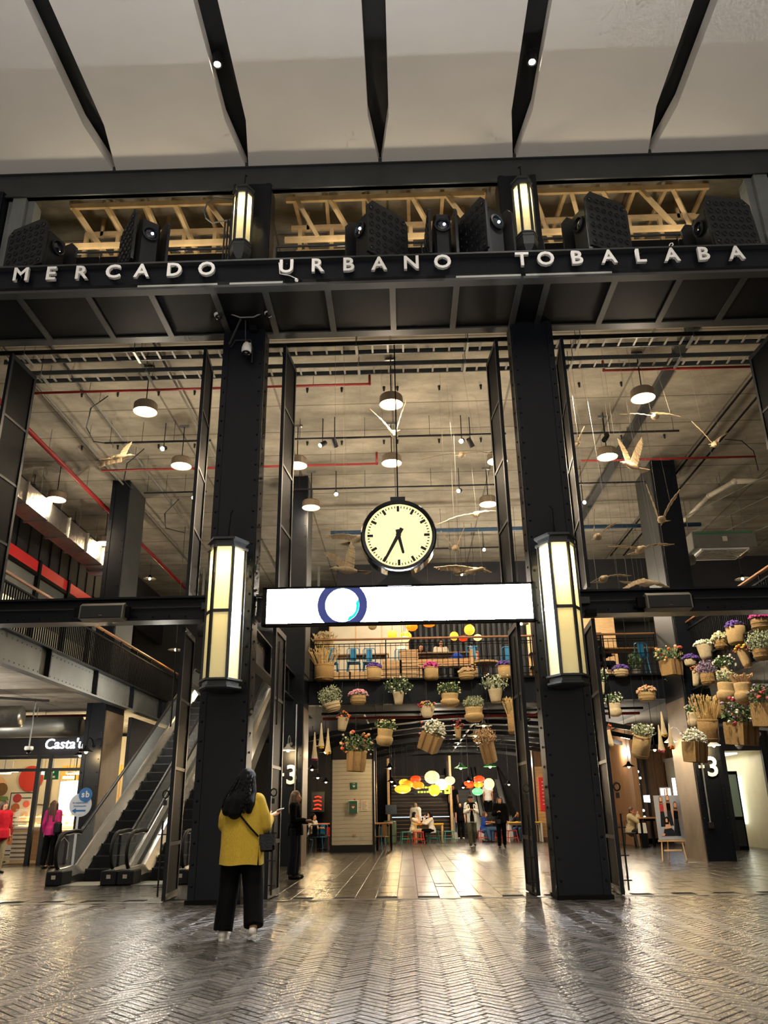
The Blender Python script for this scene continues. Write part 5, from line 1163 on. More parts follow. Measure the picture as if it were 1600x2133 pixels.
    # hair
    if hair:
        m = MB(); m.ball(hd+V(0, .028, .05), (.09, .098, .092))
        if hairlen > 0:
            for q in (-1, 0, 1): m.chain([hd+V(q*.05, .06, .03), hd+V(q*.065, .085, -.12), hd+V(q*.07, .1, -.14-hairlen)], [.06, .058, .04])
            for q in (-1, 1): m.chain([hd+V(q*.07, .01, .04), hd+V(q*.088, .02, -.1), hd+V(q*.1, .03, -.12-hairlen*.8)], [.035, .035, .025])
        else: m.ball(hd+V(0, .06, -.02), (.08, .06, .08))
        if bun: m.ball(hd+V(0, .09, .1), .045)
        obj('hair', setmat(remesh(m, vox*.8, 2), hair), t)
    if face:
        for q in (-1, 1): MB().ball(hd+V(q*.031, -.087, .008), (.012, .006, .007), 8, 5).build('eye', 'black_gloss', bo)
        MB().ball(hd+V(0, -.096, -.06), (.022, .005, .006), 8, 5).build('mouth', 'fl_red', bo)
    if extra: extra(t, j)
    return t
def phone_x(t, j): MB().bbox(-.04, .04, -.005, .005, -.075, .075, .004, Matrix.Translation((0, -.33, 1.23)) @ Matrix.Rotation(R(35), 4, 'X')).build('phone', 'black_gloss', t)
def pack_x(t, j):
    for q in (-1, 1): MB().tube([(q*.1, -.12, 1.1), (q*.11, -.13, 1.3), (q*.1, -.02, 1.45), (q*.1, .12, 1.42)], .02).build('strap', 'black', t)
    MB().bbox(-.15, .15, .12, .28, .98, 1.42, .05).build('backpack', 'cl_black', t); phone_x(t, j)
    hd = j['head']; m = MB(); m.ball(hd+V(0, .01, .075), (.088, .1, .07)); m.box(-.06, .06, -.16, -.06, hd.z+.06, hd.z+.075); m.build('cap', 'cl_charcoal', t, smooth=True)
def bag_x(t, j): MB().bbox(-.16, .02, -.2, -.1, .78, .98, .03).build('handbag', 'leather_black', t); MB().tube([(-.14, -.15, .96), (-.05, -.16, 1.2), (.12, -.05, 1.42)], .012).build('bag_strap', 'leather_black', t)
def at0(px, Y): return (atY(px, 1700, Y).x, Y, 0)
# ---- the woman in yellow (foreground, walking away)
def woman_yellow():
    p = atZ(497, 1957, 0); t = thing('person', 'woman in a loose mustard yellow sweater and wide black trousers walking away with a phone', 'person', p, R(176)); k = 1.72/1.68
    j = J(); j.update(head=V(-.01, -.04, 1.60), neck=V(0, .0, 1.45), chest=V(.01, 0, 1.28), waist=V(.01, .0, 1.1), pel=V(.01, 0, .96), shR=V(-.17, 0, 1.41), shL=V(.18, .0, 1.41), elR=V(-.225, -.04, 1.13), wrR=V(-.245, -.26, 1.225), elL=V(.225, -.04, 1.14), wrL=V(.13, -.24, 1.05),
         hiL=V(.1, 0, .93), hiR=V(-.09, 0, .93), knL=V(.14, -.03, .52), anL=V(.165, .03, .085), toL=V(.17, -.15, .035), knR=V(-.13, -.02, .52), anR=V(-.19, .14, .13), toR=V(-.12, -.0, .05))
    b = MB(); hd = j['head']; b.ball(hd+V(0, .012, .03), (.078, .094, .094)); b.ball(hd+V(0, -.025, -.045), (.06, .068, .074)); b.cone(hd+V(0, -.09, 0), hd+V(0, -.11, -.03), .012, .016, n=8)
    for q in (-1, 1): b.ball(hd+V(q*.079, .01, -.01), (.014, .024, .032), 8, 6)
    b.ball(hd+V(0, -.09, -.062), (.024, .012, .01), 8, 5)
    b.cone(j['neck']+V(0, .01, -.05), hd+V(0, .015, -.06), .056, .052); b.ball(j['chest'], (.155, .105, .2)); b.ball(j['waist'], (.135, .1, .17)); b.ball(j['pel'], (.165, .125, .15)); b.cone(j['shL'], j['shR'], .055, .055)
    for q in 'LR':
        b.chain([j['sh'+q], j['el'+q], j['wr'+q]], [.05, .042, .028], n=14); b.chain([j['hi'+q], j['kn'+q], j['an'+q]], [.09, .058, .042], n=14); b.cone(j['an'+q]+V(0, 0, -.03), j['to'+q], .036, .028)
    d = (j['wrR']-j['elR']).normalized(); hand(b, j['wrR'], V(-.5, -.82, .25), V(.1, .25, .95), -1, 1.0, .45); d = (j['wrL']-j['elL']).normalized(); hand(b, j['wrL'], d, V(0, 0, -1), -1)
    bo = obj('body', setmat(remesh(b, .007, 3), 'skin3'), t)
    for q in (-1, 1): MB().ball(hd+V(q*.031, -.09, .008), (.012, .006, .007), 8, 5).build('eye', 'black_gloss', bo)
    # sweater: boxy body with a side slit, drawn as an open loft with folds
    n = 64; a0 = R(150)                                        # slit angle (her right, towards the back)
    prof = [(.735, .245, .178, .0), (.80, .243, .176, .0), (.9, .240, .172, 0), (1.0, .238, .168, 0), (1.1, .238, .166, 0), (1.2, .240, .162, 0), (1.3, .238, .155, 0), (1.37, .226, .138, 0), (1.42, .19, .115, 0), (1.455, .14, .095, 0), (1.485, .09, .08, 0)]
    rings = []
    for z, rx, ry, _ in prof:
        gap = R(9)*max(0, (.92-z)/.2) if z < .92 else 0; rg = []
        for i in range(n+1):
            a = a0+gap/2+(2*math.pi-gap)*i/n; fold = 1+.022*math.sin(a*7+z*3)*max(0, (1.25-z))*1.6+.012*math.sin(a*13-z*6)*max(0, 1.3-z)
            rg.append(V(.008+rx*math.cos(a)*fold, ry*math.sin(a)*fold, z+.006*math.sin(a*4)*(z < .75)))
        rings.append(rg)
    m = MB().loft(rings, False, False, False); inner = [[V(v.x*.97, v.y*.97, v.z) for v in r] for r in rings]; m.loft([r[::-1] for r in inner], False, False, False)
    for i in range(n): m.add([rings[0][i], rings[0][i+1], inner[0][i+1], inner[0][i]], [(0, 1, 2, 3)])
    sw = m.build('sweater', 'knit_yellow', t, smooth=True)
    m = MB(); m.chain([V(-.15, 0, 1.39), V(-.2, -.01, 1.24), j['elR'], V(-.24, -.2, 1.2)], [.088, .09, .085, .062], True, False, 16); obj('sleeve', setmat(remesh(m, .009, 4), 'knit_yellow'), t)
    m = MB(); m.chain([V(.15, 0, 1.39), V(.205, -.01, 1.22), j['elL'], V(.15, -.2, 1.06)], [.085, .085, .078, .06], True, False, 16); obj('sleeve', setmat(remesh(m, .009, 4), 'knit_yellow'), t)
    m = MB(); m.cyl((-.238, -.195, 1.197), (-.243, -.23, 1.212), .05, .044, 16); m.build('cuff', 'knit_yellow', sw)
    # trousers
    m = MB(); m.ball(j['pel'], (.185, .145, .16)); 
    m.chain([j['hiL'], V(.13, -.02, .7), j['knL'], V(.155, .0, .3), V(.168, .03, .085)], [.125, .12, .112, .106, .104], True, False, 16)
    m.chain([j['hiR'], V(-.11, -.015, .7), j['knR'], V(-.16, .05, .32), V(-.19, .13, .14)], [.125, .12, .112, .108, .106], True, False, 16)
    obj('trousers', setmat(remesh(m, .01, 3), 'cl_black'), t)
    for nm, an, to, hl in (('shoe', j['anL'], j['toL'], 0), ('shoe', j['anR'], j['toR'], 1)):
        m = MB(); m.cone(V(an.x, an.y+.03, an.z-.04), to+V(0, 0, .01), .046, .042); m.ball(V(an.x, an.y+.035, an.z-.03), (.045, .05, .045)); o = obj(nm, setmat(remesh(m, .008, 2), 'shoe_white'), t)
        sm = MB(); f = (to-an); f.z = 0; f.normalize(); aa = V(an.x, an.y, 0)-f*.07; zb = 0 if not hl else .045
        rot = Matrix.Translation(V(an.x, an.y, zb)+f*.045) @ Matrix.Rotation(math.atan2(f.y, f.x), 4, 'Z'); sm.lathe([(1, 0), (1, .022)], 20, sx=.125, sy=.05, M=rot); sm.build('sole', 'shoe_white', o)
    # hair: mass plus wavy locks
    m = MB(); m.ball(hd+V(0, .015, .04), (.108, .115, .108)); r = random.Random(11)
    m.chain([hd+V(0, .03, .02), hd+V(.01, .07, -.10), V(.04, .13, 1.38), V(.065, .165, 1.28)], [.11, .115, .115, .085], n=14)
    m.chain([hd+V(.03, .05, .0), hd+V(.08, .07, -.15), V(.12, .14, 1.37), V(.15, .165, 1.29)], [.08, .085, .085, .06], n=12); m.chain([hd+V(-.03, .05, 0), hd+V(-.055, .08, -.15), V(-.085, .12, 1.36), V(-.09, .145, 1.29)], [.08, .08, .065, .04], n=12)
    obj('hair', setmat(remesh(m, .009, 4), 'hair_black'), t)
    lk = MB()
    for k in range(46):
        a = r.uniform(-.095, .1); st = hd+V(a*.85, .085+.03*math.cos(a*14), r.uniform(-.05, .06)); ex = a*1.5+.045+r.uniform(-.03, .03); en = V(ex, .155+.05*math.cos((ex-.05)*7)+r.uniform(-.005, .02), 1.25+abs(ex-.06)*.35+r.uniform(-.03, .05)); pts = []
        phs = r.uniform(0, 6)
        for i in range(9): u = i/8; q = st+(en-st)*u+V(.012*math.sin(u*9+phs)*u, .045*math.sin(u*math.pi)+.008*math.cos(u*9+phs), 0); pts.append(q)
        lk.chain(pts, [.012*(1-.5*(i/8)**2) for i in range(9)], n=6)
    lk.build('hair_locks', 'hair_black', t, smooth=True); t.children[-1]['kind'] = 'stuff'
    # cross body bag, phone
    MB().bbox(-.37, -.2, -.02, .07, .86, 1.03, .02).build('handbag', 'leather_black', t); MB().prism([(-.375, .93), (-.195, .93), (-.195, 1.04), (-.375, 1.04)], .068, .08).build('bag_flap', 'leather_black', t.children[-1])
    sp = [V(.09, .14, 1.42), V(.06, .165, 1.3), V(-.04, .18, 1.2), V(-.13, .165, 1.1), V(-.2, .11, 1.02)]
    for a, b_ in zip(sp, sp[1:]): pass
    MB().tube(sp, .011, 6).build('bag_strap', 'leather_black', t)
    MB().bbox(-.035, .035, -.075, .075, -.005, .005, .004, Matrix.Translation((-.315, -.37, 1.285)) @ Euler((R(14), R(10), R(38))).to_matrix().to_4x4()).build('phone', 'white_paint', t)
woman_yellow()
# ---- woman in black by the column
jj = J(); jj.update(elR=V(-.2, -.02, 1.1), wrR=V(-.07, -.26, 1.1), elL=V(.2, -.02, 1.1), wrL=V(.08, -.26, 1.08))
person('fair haired woman in a black jacket standing by a column marked minus three', atZ(612, 1831, 0), R(80), 1.69, jj, 'skin3', 'cl_black', 'cl_charcoal', 'hair_blond', .16, 1.0, 'shoe_black', vox=.011, boty=(.085, .09))
person('man in an open white jacket and cap walking while looking at a phone', atZ(985, 1763, 0), R(4), 1.78, phone_arms(J('walk')), 'skin2', 'cl_black', 'cl_olive', 'hair_black', 0, .4, 'shoe_black', 'cl_white', extra=pack_x)
person('woman dressed in black with a shoulder bag walking towards the camera beside the right table', atZ(1047, 1768, 0), R(-6), 1.68, bag_arm(J('walk')), 'skin3', 'cl_black', 'cl_black', 'hair_brown', .14, 1.0, jacket=None, extra=bag_x, wide=.03)
person('woman in a black tee and trousers standing in front of the far escalator', at0(959, 40.5), R(2), 1.62, J(), 'skin3', 'cl_black', 'cl_black', 'hair_black', .03, .35, 'shoe_white', wide=.02)
person('man in a black tee and cap riding down the far escalator', (atY(946, 1700, 43).x, 43.0, .75), R(5), 1.75, J(), 'skin2', 'cl_black', 'cl_black', 'hair_black', 0, .35)
person('person in a white tee riding up the far escalator, seen from behind', (atY(1019, 1700, 43.2).x, 43.2, .85), R(178), 1.78, J(), 'skin2', 'cl_white', 'cl_black', 'hair_black', 0, .35, wide=.02)
person('seated woman in a cream top on the red stool at the yellow table', at0(860, 36.5), R(78), 1.64, chin_arm(J('sit')), 'skin3', 'cl_cream', 'cl_beige', 'hair_black', .05, .35)
person('seated woman in a white blouse resting her chin at the yellow table', at0(899, 36.4), R(-80), 1.64, chin_arm(J('sit')), 'skin3', 'cl_white', 'cl_black', 'hair_black', .1, 1.0)
person('person in a puffy white coat bending behind the yellow table', at0(866, 38.6), R(150), 1.6, J(), 'skin3', 'cl_white', 'cl_grey', 'hair_blond', 0, 1.0, wide=.06)
person('seated woman in a blue top and jeans facing right among the far tables', at0(1006, 36.3), R(75), 1.62, J('sit'), 'skin3', 'cl_blue', 'cl_jean', 'hair_brown', .06, .6)
person('seated man in a dark tee and jeans facing left opposite the woman in blue', at0(1033, 36.2), R(-75), 1.75, J('sit'), 'skin2', 'cl_charcoal', 'cl_jean', 'hair_brown', 0, .4)
person('person in dark clothes slumped over the yellow table at right', at0(1080, 37.6), R(-20), 1.6, chin_arm(J('sit')), 'skin2', 'cl_charcoal', 'cl_jean', 'hair_black', .05, 1.0)
person('woman in a magenta jacket with long brown hair seen from behind at the bakery counter', at0(111, 22.2), R(172), 1.66, J(), 'skin3', 'cl_magenta', 'cl_black', 'hair_brown', .24, 1.0, extra=lambda t, j: MB().bbox(-.32, -.14, .0, .2, .85, 1.15, .05).build('coat_over_arm', 'cl_charcoal', t))
person('person in a red top cut by the left edge near the bakery', at0(6, 20.5), R(60), 1.62, J(), 'skin3', 'cl_red', 'cl_beige', 'hair_brown', .02, .6, wide=.04)
person('man in a beige jacket seated at the small table left of the easel', at0(1312, 29.6), R(60), 1.7, chin_arm(J('sit')), 'skin2', 'cl_beige', 'cl_charcoal', 'hair_brown', 0, 1.0, wide=.03)
person('person in a white top seated far behind the woman in black', at0(650, 30.5), R(60), 1.65, J('sit'), 'skin3', 'cl_white', 'cl_charcoal', 'hair_black', .05, .5)
def gal(px, py, Y, rz, lab, **k): q = atY(px, py, Y); return person(lab, (q.x, Y, G1+k.pop('dz', 0)), rz, 1.62, J('sit'), 'skin3', **k)
gal(916, 1310, 25.2, R(8), 'woman in a pale top seated at the long gallery table', top='cl_cream', bot='cl_charcoal', hair='hair_black', hairlen=.1, dz=.35)
gal(873, 1315, 25.6, R(20), 'dark haired person in black seated beside the woman in the pale top', top='cl_black', bot='cl_charcoal', hair='hair_black', hairlen=.05, dz=.3)
gal(985, 1360, 25.3, R(-30), 'person in an orange top seated at the right end of the long gallery table', top='orange_paint', bot='cl_charcoal', hair='hair_black', hairlen=.0, dz=.2)
gal(1246, 1360, 24.4, R(100), 'person in a dark top at the left of the right bay gallery table', top='cl_black', bot='cl_charcoal', hair='hair_black', hairlen=.05, dz=.1)
# ================================================================ furniture makers
def metal_chair(lab, loc, rz, mat, back=True, seat=.46, grp=None, nm='metal_chair'):
    t = thing(nm, lab, 'chair' if back else 'stool', loc, rz, grp); w_ = .2
    MB().bbox(-w_, w_, -w_, w_, seat-.02, seat+.015, .008).build('seat', mat, t)
    for x in (-1, 1):
        for y in (-1, 1): MB().cyl((x*w_*.85, y*w_*.85, seat), (x*w_*1.12, y*w_*1.12, 0), .018, .016, 6).build('leg', mat, t)
    if back:
        MB().tube([(-w_*.95, w_, seat), (-w_*.9, w_*1.25, seat+.36), (-w_*.7, w_*1.3, seat+.4), (w_*.7, w_*1.3, seat+.4), (w_*.9, w_*1.25, seat+.36), (w_*.95, w_, seat)], .014).build('back_frame', mat, t)
        MB().box(-.09, .09, w_*1.12, w_*1.2, seat+.02, seat+.38).build('backrest', mat, t)
    else: 
        for y in (-1, 1): MB().box(-w_*1.0, w_*1.0, y*w_-.01, y*w_+.01, .16, .19).build('stretcher', mat, t)
    return t
def table(lab, loc, rz, w_, d, h, top, leg, edge=None, nm='table', planks=0):
    t = thing(nm, lab, 'table', loc, rz)
    if planks:
        for k in range(planks): a = -d/2+d*k/planks; MB().bbox(-w_/2, w_/2, a+.004, a+d/planks-.004, h-.045, h, .004).build('plank', top, t)
    else: MB().bbox(-w_/2, w_/2, -d/2, d/2, h-.05, h, .006).build('table_top', top, t)
    for x in (-1, 1):
        for y in (-1, 1): MB().box(x*(w_/2-.06)-.035, x*(w_/2-.06)+.035, y*(d/2-.06)-.035, y*(d/2-.06)+.035, 0, h-.05).build('leg', leg, t)
    MB().box(-w_/2+.08, w_/2-.08, -.02, .02, h-.13, h-.05).build('apron', leg, t)
    return t
def crate(lab, loc, rz=0, w_=.55, h=.3):
    t = thing('wooden_crate', lab, 'crate', loc, rz, 'pale wooden crates on the far gallery')
    for k in range(3): 
        z = .02+h*k/3
        for y in (-.17, .17): MB().box(-w_/2, w_/2, y-.008, y+.008, z, z+h/3-.02).build('slat', 'wood_pale', t)
        for x in (-1, 1): MB().box(x*w_/2-.008, x*w_/2+.008, -.17, .17, z, z+h/3-.02).build('slat', 'wood_pale', t)
    for x in (-1, 1):
        for y in (-1, 1): MB().box(x*(w_/2-.025)-.015, x*(w_/2-.025)+.015, y*.155-.012, y*.155+.012, 0, h).build('corner_post', 'wood_pale', t)
    MB().box(-w_/2, w_/2, -.17, .17, 0, .015).build('bottom', 'wood_pale', t)
    return t
def gx(px, Y): return atY(px, 1390, Y).x
# ---------------------------------------------------------------- far gallery furniture
table('long plank table at the left of the far gallery behind the railing', (gx(740, 24.6), 24.6, G1), 0, 2.1, .6, 1.02, 'wood', 'wood_pale', planks=3)
table('long plank table at the right of the far gallery behind the railing', (gx(930, 24.9), 24.9, G1), 0, 1.95, .6, 1.08, 'wood_brown', 'wood_pale', planks=3)
for px, Y, lab in ((690, 23.9, 'leftmost light blue metal chair on the far gallery'), (737, 23.9, 'second light blue metal chair from the left on the far gallery'), (770, 24.0, 'third light blue metal chair from the left on the far gallery'), (836, 24.2, 'dark blue metal chair beside the crates on the far gallery'), (985, 24.0, 'blue metal chair below the orange top on the far gallery'), (1058, 24.2, 'light blue metal chair behind the right purple basket'), (1335, 24.0, 'bright blue metal chair on the gallery in the right bay')):
    metal_chair(lab, (gx(px, Y), Y, G1), R(180), 'blue_paint', True, .66, 'blue metal chairs on the far gallery')
for px, z, lab in ((712, .0, 'wooden crate behind the dried reeds on the far gallery'), (748, .0, 'wooden crate left of the purple basket'), (818, 0, 'lower wooden crate right of the purple basket'), (818, .31, 'upper wooden crate right of the purple basket'), (852, 0, 'lowest crate of the tall stack at the gallery middle'), (852, .31, 'middle crate of the tall stack at the gallery middle'), (852, .62, 'top crate of the tall stack at the gallery middle')):
    crate(lab, (gx(px, 23.45), 23.45, G1+z))
t = thing('wooden_bench', 'pale wooden bench frame right of the crates on the far gallery', 'bench', (gx(930, 23.5), 23.5, G1))
for k in range(2): MB().box(-.85, .85, -.2+.22*k, -.02+.22*k, .42, .46).build('plank', 'wood_pale', t)
for x in (-.75, .75): MB().box(x-.04, x+.04, -.2, .2, 0, .9 if x > 0 else .42).build('leg', 'wood_pale', t)
MB().box(-.85, .85, .18, .22, .55, .7).build('back_board', 'wood_pale', t)
t = thing('round_table', 'small round wooden table at the right end of the far gallery', 'table', (gx(1010, 23.6), 23.6, G1)); MB().lathe([(.42, .5), (.43, .51), (.43, .55), (.42, .56)], 24).build('table_top', 'wood_pale', t); MB().cyl((0, 0, 0), (0, 0, .5), .05).build('leg', 'wood_brown', t); MB().lathe([(.25, 0), (.22, .03)], 16).build('base', 'steel_dark', t)
m = MB().lathe([(.0, -.2), (.13, -.17), (.2, -.05), (.2, .1), (.12, .2), (.06, .24)], 16); p = atY(953, 1378, 23.9); tag(m.build('blue_lantern', 'cl_blue', None, (p.x, 23.9, G1+.66), smooth=True), 'shiny cobalt blue glass lantern behind the far gallery railing', 'lantern')
tag(MB().box(-.12, .12, -.12, .12, 0, .45).build('blue_lantern_stand', 'steel_dark', None, (p.x, 23.9, G1)), 'small dark stand under the cobalt blue lantern', 'stand')
table('plank table on the gallery in the right bay', (gx(1320, 24.6), 24.6, G1), 0, 2.0, .6, 1.05, 'wood', 'wood', planks=3)
crate('wooden crate under the right bay gallery table', (gx(1282, 24.0), 24.0, G1))
t = thing('potted_plant', 'small leafy green plant under the right bay gallery table', 'plant', (gx(1325, 23.6), 23.6, G1)); MB().lathe([(.1, 0), (.14, .25), (.12, .25)], 12).build('pot', 'wall_grey', t); stuff(leaves(160, (0, 0, .5), (.2, .2, .28), .06, random.Random(2)).build('foliage', 'leaf_green', t))
# wicker lanterns above the far gallery
def shade_ball(lab, px, py, Y, wpx, hpx, mat, e=0, top=HZC, nm='paper_lantern', ribs=True):
    p = atY(px, py, Y); s_ = pj(p)[2]/FPX; t = thing(nm, lab, 'lantern', p); rx = wpx*s_/2; rz_ = hpx*s_/2
    MB().ball((0, 0, 0), (rx, rx, rz_), 20, 12).build('shade', mat, t, smooth=True)
    if ribs:
        m = MB()
        for k in range(-3, 4): z = rz_*math.sin(k*.38); r = rx*math.cos(k*.38)*1.01; m.lathe([(r, z-.006), (r+.006, z), (r, z+.006)], 20, cap0=False, cap1=False)
        stuff(m.build('ribs', mat, t))
    MB().lathe([(rx*.2, rz_*.96), (rx*.2, rz_*1.06), (rx*.12, rz_*1.08)], 10).build('collar', 'steel_dark', t); MB().cyl((0, 0, rz_), (0, 0, max(rz_+.05, top-p.z)), .006, n=4).build('cord', 'wire_dark', t)
    if e: light('lamp', 'POINT', (0, 0, -rz_-.12), e*.5, WARM2, t, .1)
    return t
for a in (('round yellow wicker lantern left of the gallery lantern cluster', 817, 1322, 26.5, 20, 20, 'pl_yellow'), ('wide yellow lantern in the middle of the gallery lantern cluster', 845, 1325, 26, 25, 18, 'pl_yellow'), ('red and orange lantern highest in the gallery cluster', 858, 1306, 26.4, 24, 16, 'pl_orange'), ('pale flat lantern in the gallery cluster', 842, 1331, 25.6, 24, 10, 'pl_cream'), ('small cream lantern lowest in the gallery cluster', 838, 1352, 24.6, 22, 16, 'pl_cream'),
          ('yellow dome lantern at the right of the gallery', 978, 1312, 26.2, 22, 22, 'pl_yellow'), ('red orange lantern under the yellow dome', 965, 1330, 25.8, 18, 11, 'pl_red'), ('round yellow lantern left of the red orange one', 946, 1325, 26, 18, 18, 'pl_yellow'), ('flat orange lantern tucked under the screen', 894, 1301, 26.8, 24, 9, 'pl_orange'), ('small cream lantern right of the red orange one', 995, 1328, 26.3, 18, 13, 'pl_cream')): shade_ball(*a)
for px, py, lab in ((776, 1304, 'hanging beige wicker basket shade below the screen'),): shade_ball(lab, px, py, 25, 18, 16, 'basket_pale', nm='wicker_shade')
t = thing('dried_bouquet', 'pale dried feathery bouquet at the left end of the far gallery', 'bouquet', (gx(675, 25.5), 25.5, G1+1.0)); stuff(stems(60, .8, .4, .05, random.Random(8), .1).build('dry_stems', 'reed', t)); stuff(leaves(150, (0, 0, .75), (.35, .25, .25), .07, random.Random(9)).build('dry_plumes', 'basket_pale', t)); MB().lathe([(.1, -.2), (.13, .05), (.1, .2)], 12).build('vase', 'wood_brown', t); MB().box(-.25, .25, -.2, .2, -1.0, -.2).build('plinth', 'wall_grey', t)
p = atY(1411, 1279, 23); t = thing('pennant', 'small red triangular pennant under the right transom', 'pennant', (p.x, 23, p.z)); MB().prism([(-.12, .1), (.12, .1), (0, -.12)], -.01, .01).build('cloth', 'red_paint', t); MB().cyl((0, 0, .1), (0, 0, HZC-p.z), .003, n=4).build('cord', 'wire_dark', t)
# ================================================================ lower hall ceiling
t = thing('ceiling_ribs', 'black curved ribs of the low ceiling beyond the white board pillar', 'ceiling ribs', (2.4, 24, 0))
for k in range(9):
    y = .8+k*1.9; n = 16; m = MB(); prv = None
    pts = [(x, 3.28+.62*(1-(x/5.2)**2)) for x in [-5.2+10.4*i/n for i in range(n+1)]]
    for (xa, za), (xb, zb) in zip(pts, pts[1:]): m.add([(xa, y, za), (xb, y, zb), (xb, y, zb+.14), (xa, y, za+.14), (xa, y+.08, za), (xb, y+.08, zb), (xb, y+.08, zb+.14), (xa, y+.08, za+.14)], [(0, 1, 2, 3), (7, 6, 5, 4), (0, 4, 5, 1), (3, 2, 6, 7)])
    m.build('rib', 'black_gloss' if k % 2 else 'steel', t)
for k in range(5): MB().cyl((-3.5+1.75*k, 0, 3.98), (-3.5+1.75*k, 17, 3.98), .04, n=6).build('pipe', ('galv', 'pipe_red', 'pipe_grey', 'black', 'galv')[k], t)
pipe('sprinkler_pipe', 'dark red pipe under the far gallery slab', 'pipe', [(-2.3, 24.0, 3.85), (7, 24.0, 3.85)], .04, 'pipe_red')
pipe('ceiling_conduit', 'black conduit under the far gallery slab behind the hanging baskets', 'conduit', [(-2.3, 23.6, 3.95), (7, 23.6, 3.95)], .035, 'black')
# low lamps
def low(px, py, Y, lab, mat='steel_dark', e=26, r=.2, cord=4.16): p = atY(px, py, Y); return shade_lamp(lab, p, r, None, mat, e, max(.2, cord-p.z), nm='shade_pendant')
for a in ((678, 1567, 25.5, 'lit enamel pendant just right of the paper cones'), (650, 1603, 29, 'lit enamel pendant left of the white pillar, upper'), (662, 1620, 31, 'lit enamel pendant left of the white pillar, middle'), (679, 1629, 33, 'lit enamel pendant left of the white pillar, lower'), (812, 1600, 28, 'lit enamel pendant just right of the white pillar'), (816, 1628, 34, 'lit enamel pendant beside the orange lanterns, left'), (823, 1636, 36, 'lit enamel pendant beside the orange lanterns, lower'),
          (965, 1640, 34, 'lit enamel pendant left of the striped lantern'), (976, 1627, 32, 'lit enamel pendant above the striped lantern'), (1060, 1634, 36, 'lit enamel pendant in front of the timber pillar'), (1310, 1597, 27, 'lit enamel pendant above the seated man in beige'), (1364, 1562, 24, 'lit enamel pendant left of the column beside the easel'), (1097, 1622, 27, 'lit lamp beside the right door leaf')): low(*a)
for a in ((960, 1600, 25, 'green enamel pendant lamp, left of two', 'green_paint', 16, .2), (1021, 1597, 25, 'green enamel pendant lamp, right of two', 'green_paint', 16, .2), (1008, 1512, 25, 'white disc pendant behind the belly basket', 'white_paint', 0, .26), (990, 1533, 24.5, 'flat white disc pendant left of the tall brown hamper', 'white_paint', 0, .24)): low(*a)
for a in (('large round cream paper lantern in the far middle cluster', 900, 1619, 34, 31, 26, 'pl_cream', 20), ('round yellow paper lantern lowest in the far middle cluster', 905, 1646, 33.5, 24, 23, 'pl_yellow', 14), ('white paper lantern in the far middle cluster', 920, 1634, 34.5, 26, 22, 'pl_white', 14), ('cream paper lantern at the right of the far middle cluster', 937, 1626, 34, 22, 17, 'pl_cream', 10), ('small yellow paper lantern behind the white one', 930, 1638, 35.5, 18, 14, 'pl_yellow', 0),
          ('red paper lantern highest in the far left cluster', 866, 1623, 34, 22, 14, 'pl_red', 8), ('orange paper lantern right in the far left cluster', 871, 1636, 33.5, 25, 15, 'pl_orange', 10), ('orange paper lantern middle of the far left cluster', 849, 1634, 34, 24, 16, 'pl_orange', 8), ('wide yellow paper lantern lowest in the far left cluster', 839, 1644, 33, 34, 17, 'pl_yellow', 12), ('yellow paper lantern at the back of the far left cluster', 842, 1630, 35, 22, 14, 'pl_yellow', 0),
          ('red paper lantern highest in the far right cluster', 998, 1623, 33.5, 23, 14, 'pl_red', 8), ('orange paper lantern in the far right cluster', 997, 1634, 34, 21, 13, 'pl_orange', 8), ('striped red paper lantern left in the far right cluster', 977, 1634, 34.5, 23, 15, 'pl_red', 0), ('green paper lantern lowest in the far right cluster', 995, 1649, 33, 23, 15, 'pl_green', 6), ('round cream paper lantern right in the far right cluster', 1019, 1633, 33.5, 22, 23, 'pl_cream', 12)): shade_ball(*a, top=4.16)
# ================================================================ white boarded pillar with defibrillator
t = thing('boarded_pillar', 'square pillar clad in whitewashed horizontal boards with a defibrillator box', 'pillar', (-1.76, 29.0, 0)); hw = .73
MB().box(-hw+.02, hw-.02, .02, 1.44, 0, 3.98).build('core', 'wall_grey', t)
me = MB().bbox(-hw+.03, hw-.03, -.012, .02, 0, .128, .006).mesh('board', 'board_white'); ms = MB().bbox(-.012, .02, .03, 1.43, 0, .128, .006).mesh('board', 'board_white')
for k in range(21): obj('board', me, t, (0, 0, .22+.132*k)); obj('board', ms, t, (hw-.02, 0, .22+.132*k)); obj('board', ms, t, (-hw+.012, 0, .22+.132*k))
for x in (-1, 1): MB().box(x*hw-.035, x*hw+.035, -.03, .05, 0, 3.98).build('corner_trim', 'black', t)
MB().box(-hw-.04, hw+.04, -.06, 1.5, 0, .2).build('plinth', 'black', t); MB().box(-hw, hw, -.03, .03, 2.99, 3.98).build('dark_top', 'wall_dark', t)
t2 = thing('defibrillator_box', 'green and white wall box with a heart symbol on the boarded pillar', 'defibrillator', (-1.72, 28.93, 1.42)); MB().bbox(-.16, .16, -.1, .05, -.2, .22, .02).build('case', 'white_paint', t2); MB().box(-.14, .14, -.108, -.1, -.18, .2).build('door_panel', 'aed_green', t2); MB().box(-.09, .09, -.113, -.106, -.08, .1).build('window', 'wood_brown', t2)
hrt = [(math.sin(a)**3*.05, (13*math.cos(a)-5*math.cos(2*a)-2*math.cos(3*a)-math.cos(4*a))*.0031) for a in [2*math.pi*i/24 for i in range(24)]]; MB().prism(hrt, -.122, -.114, 'y', Matrix.Translation((0, 0, .0))).build('heart_symbol', 'letter_white', t2); MB().lathe([(.03, 0), (.03, .04), (.02, .05)], 10).build('beacon', 'red_paint', t2, loc=(.05, -.03, .22))
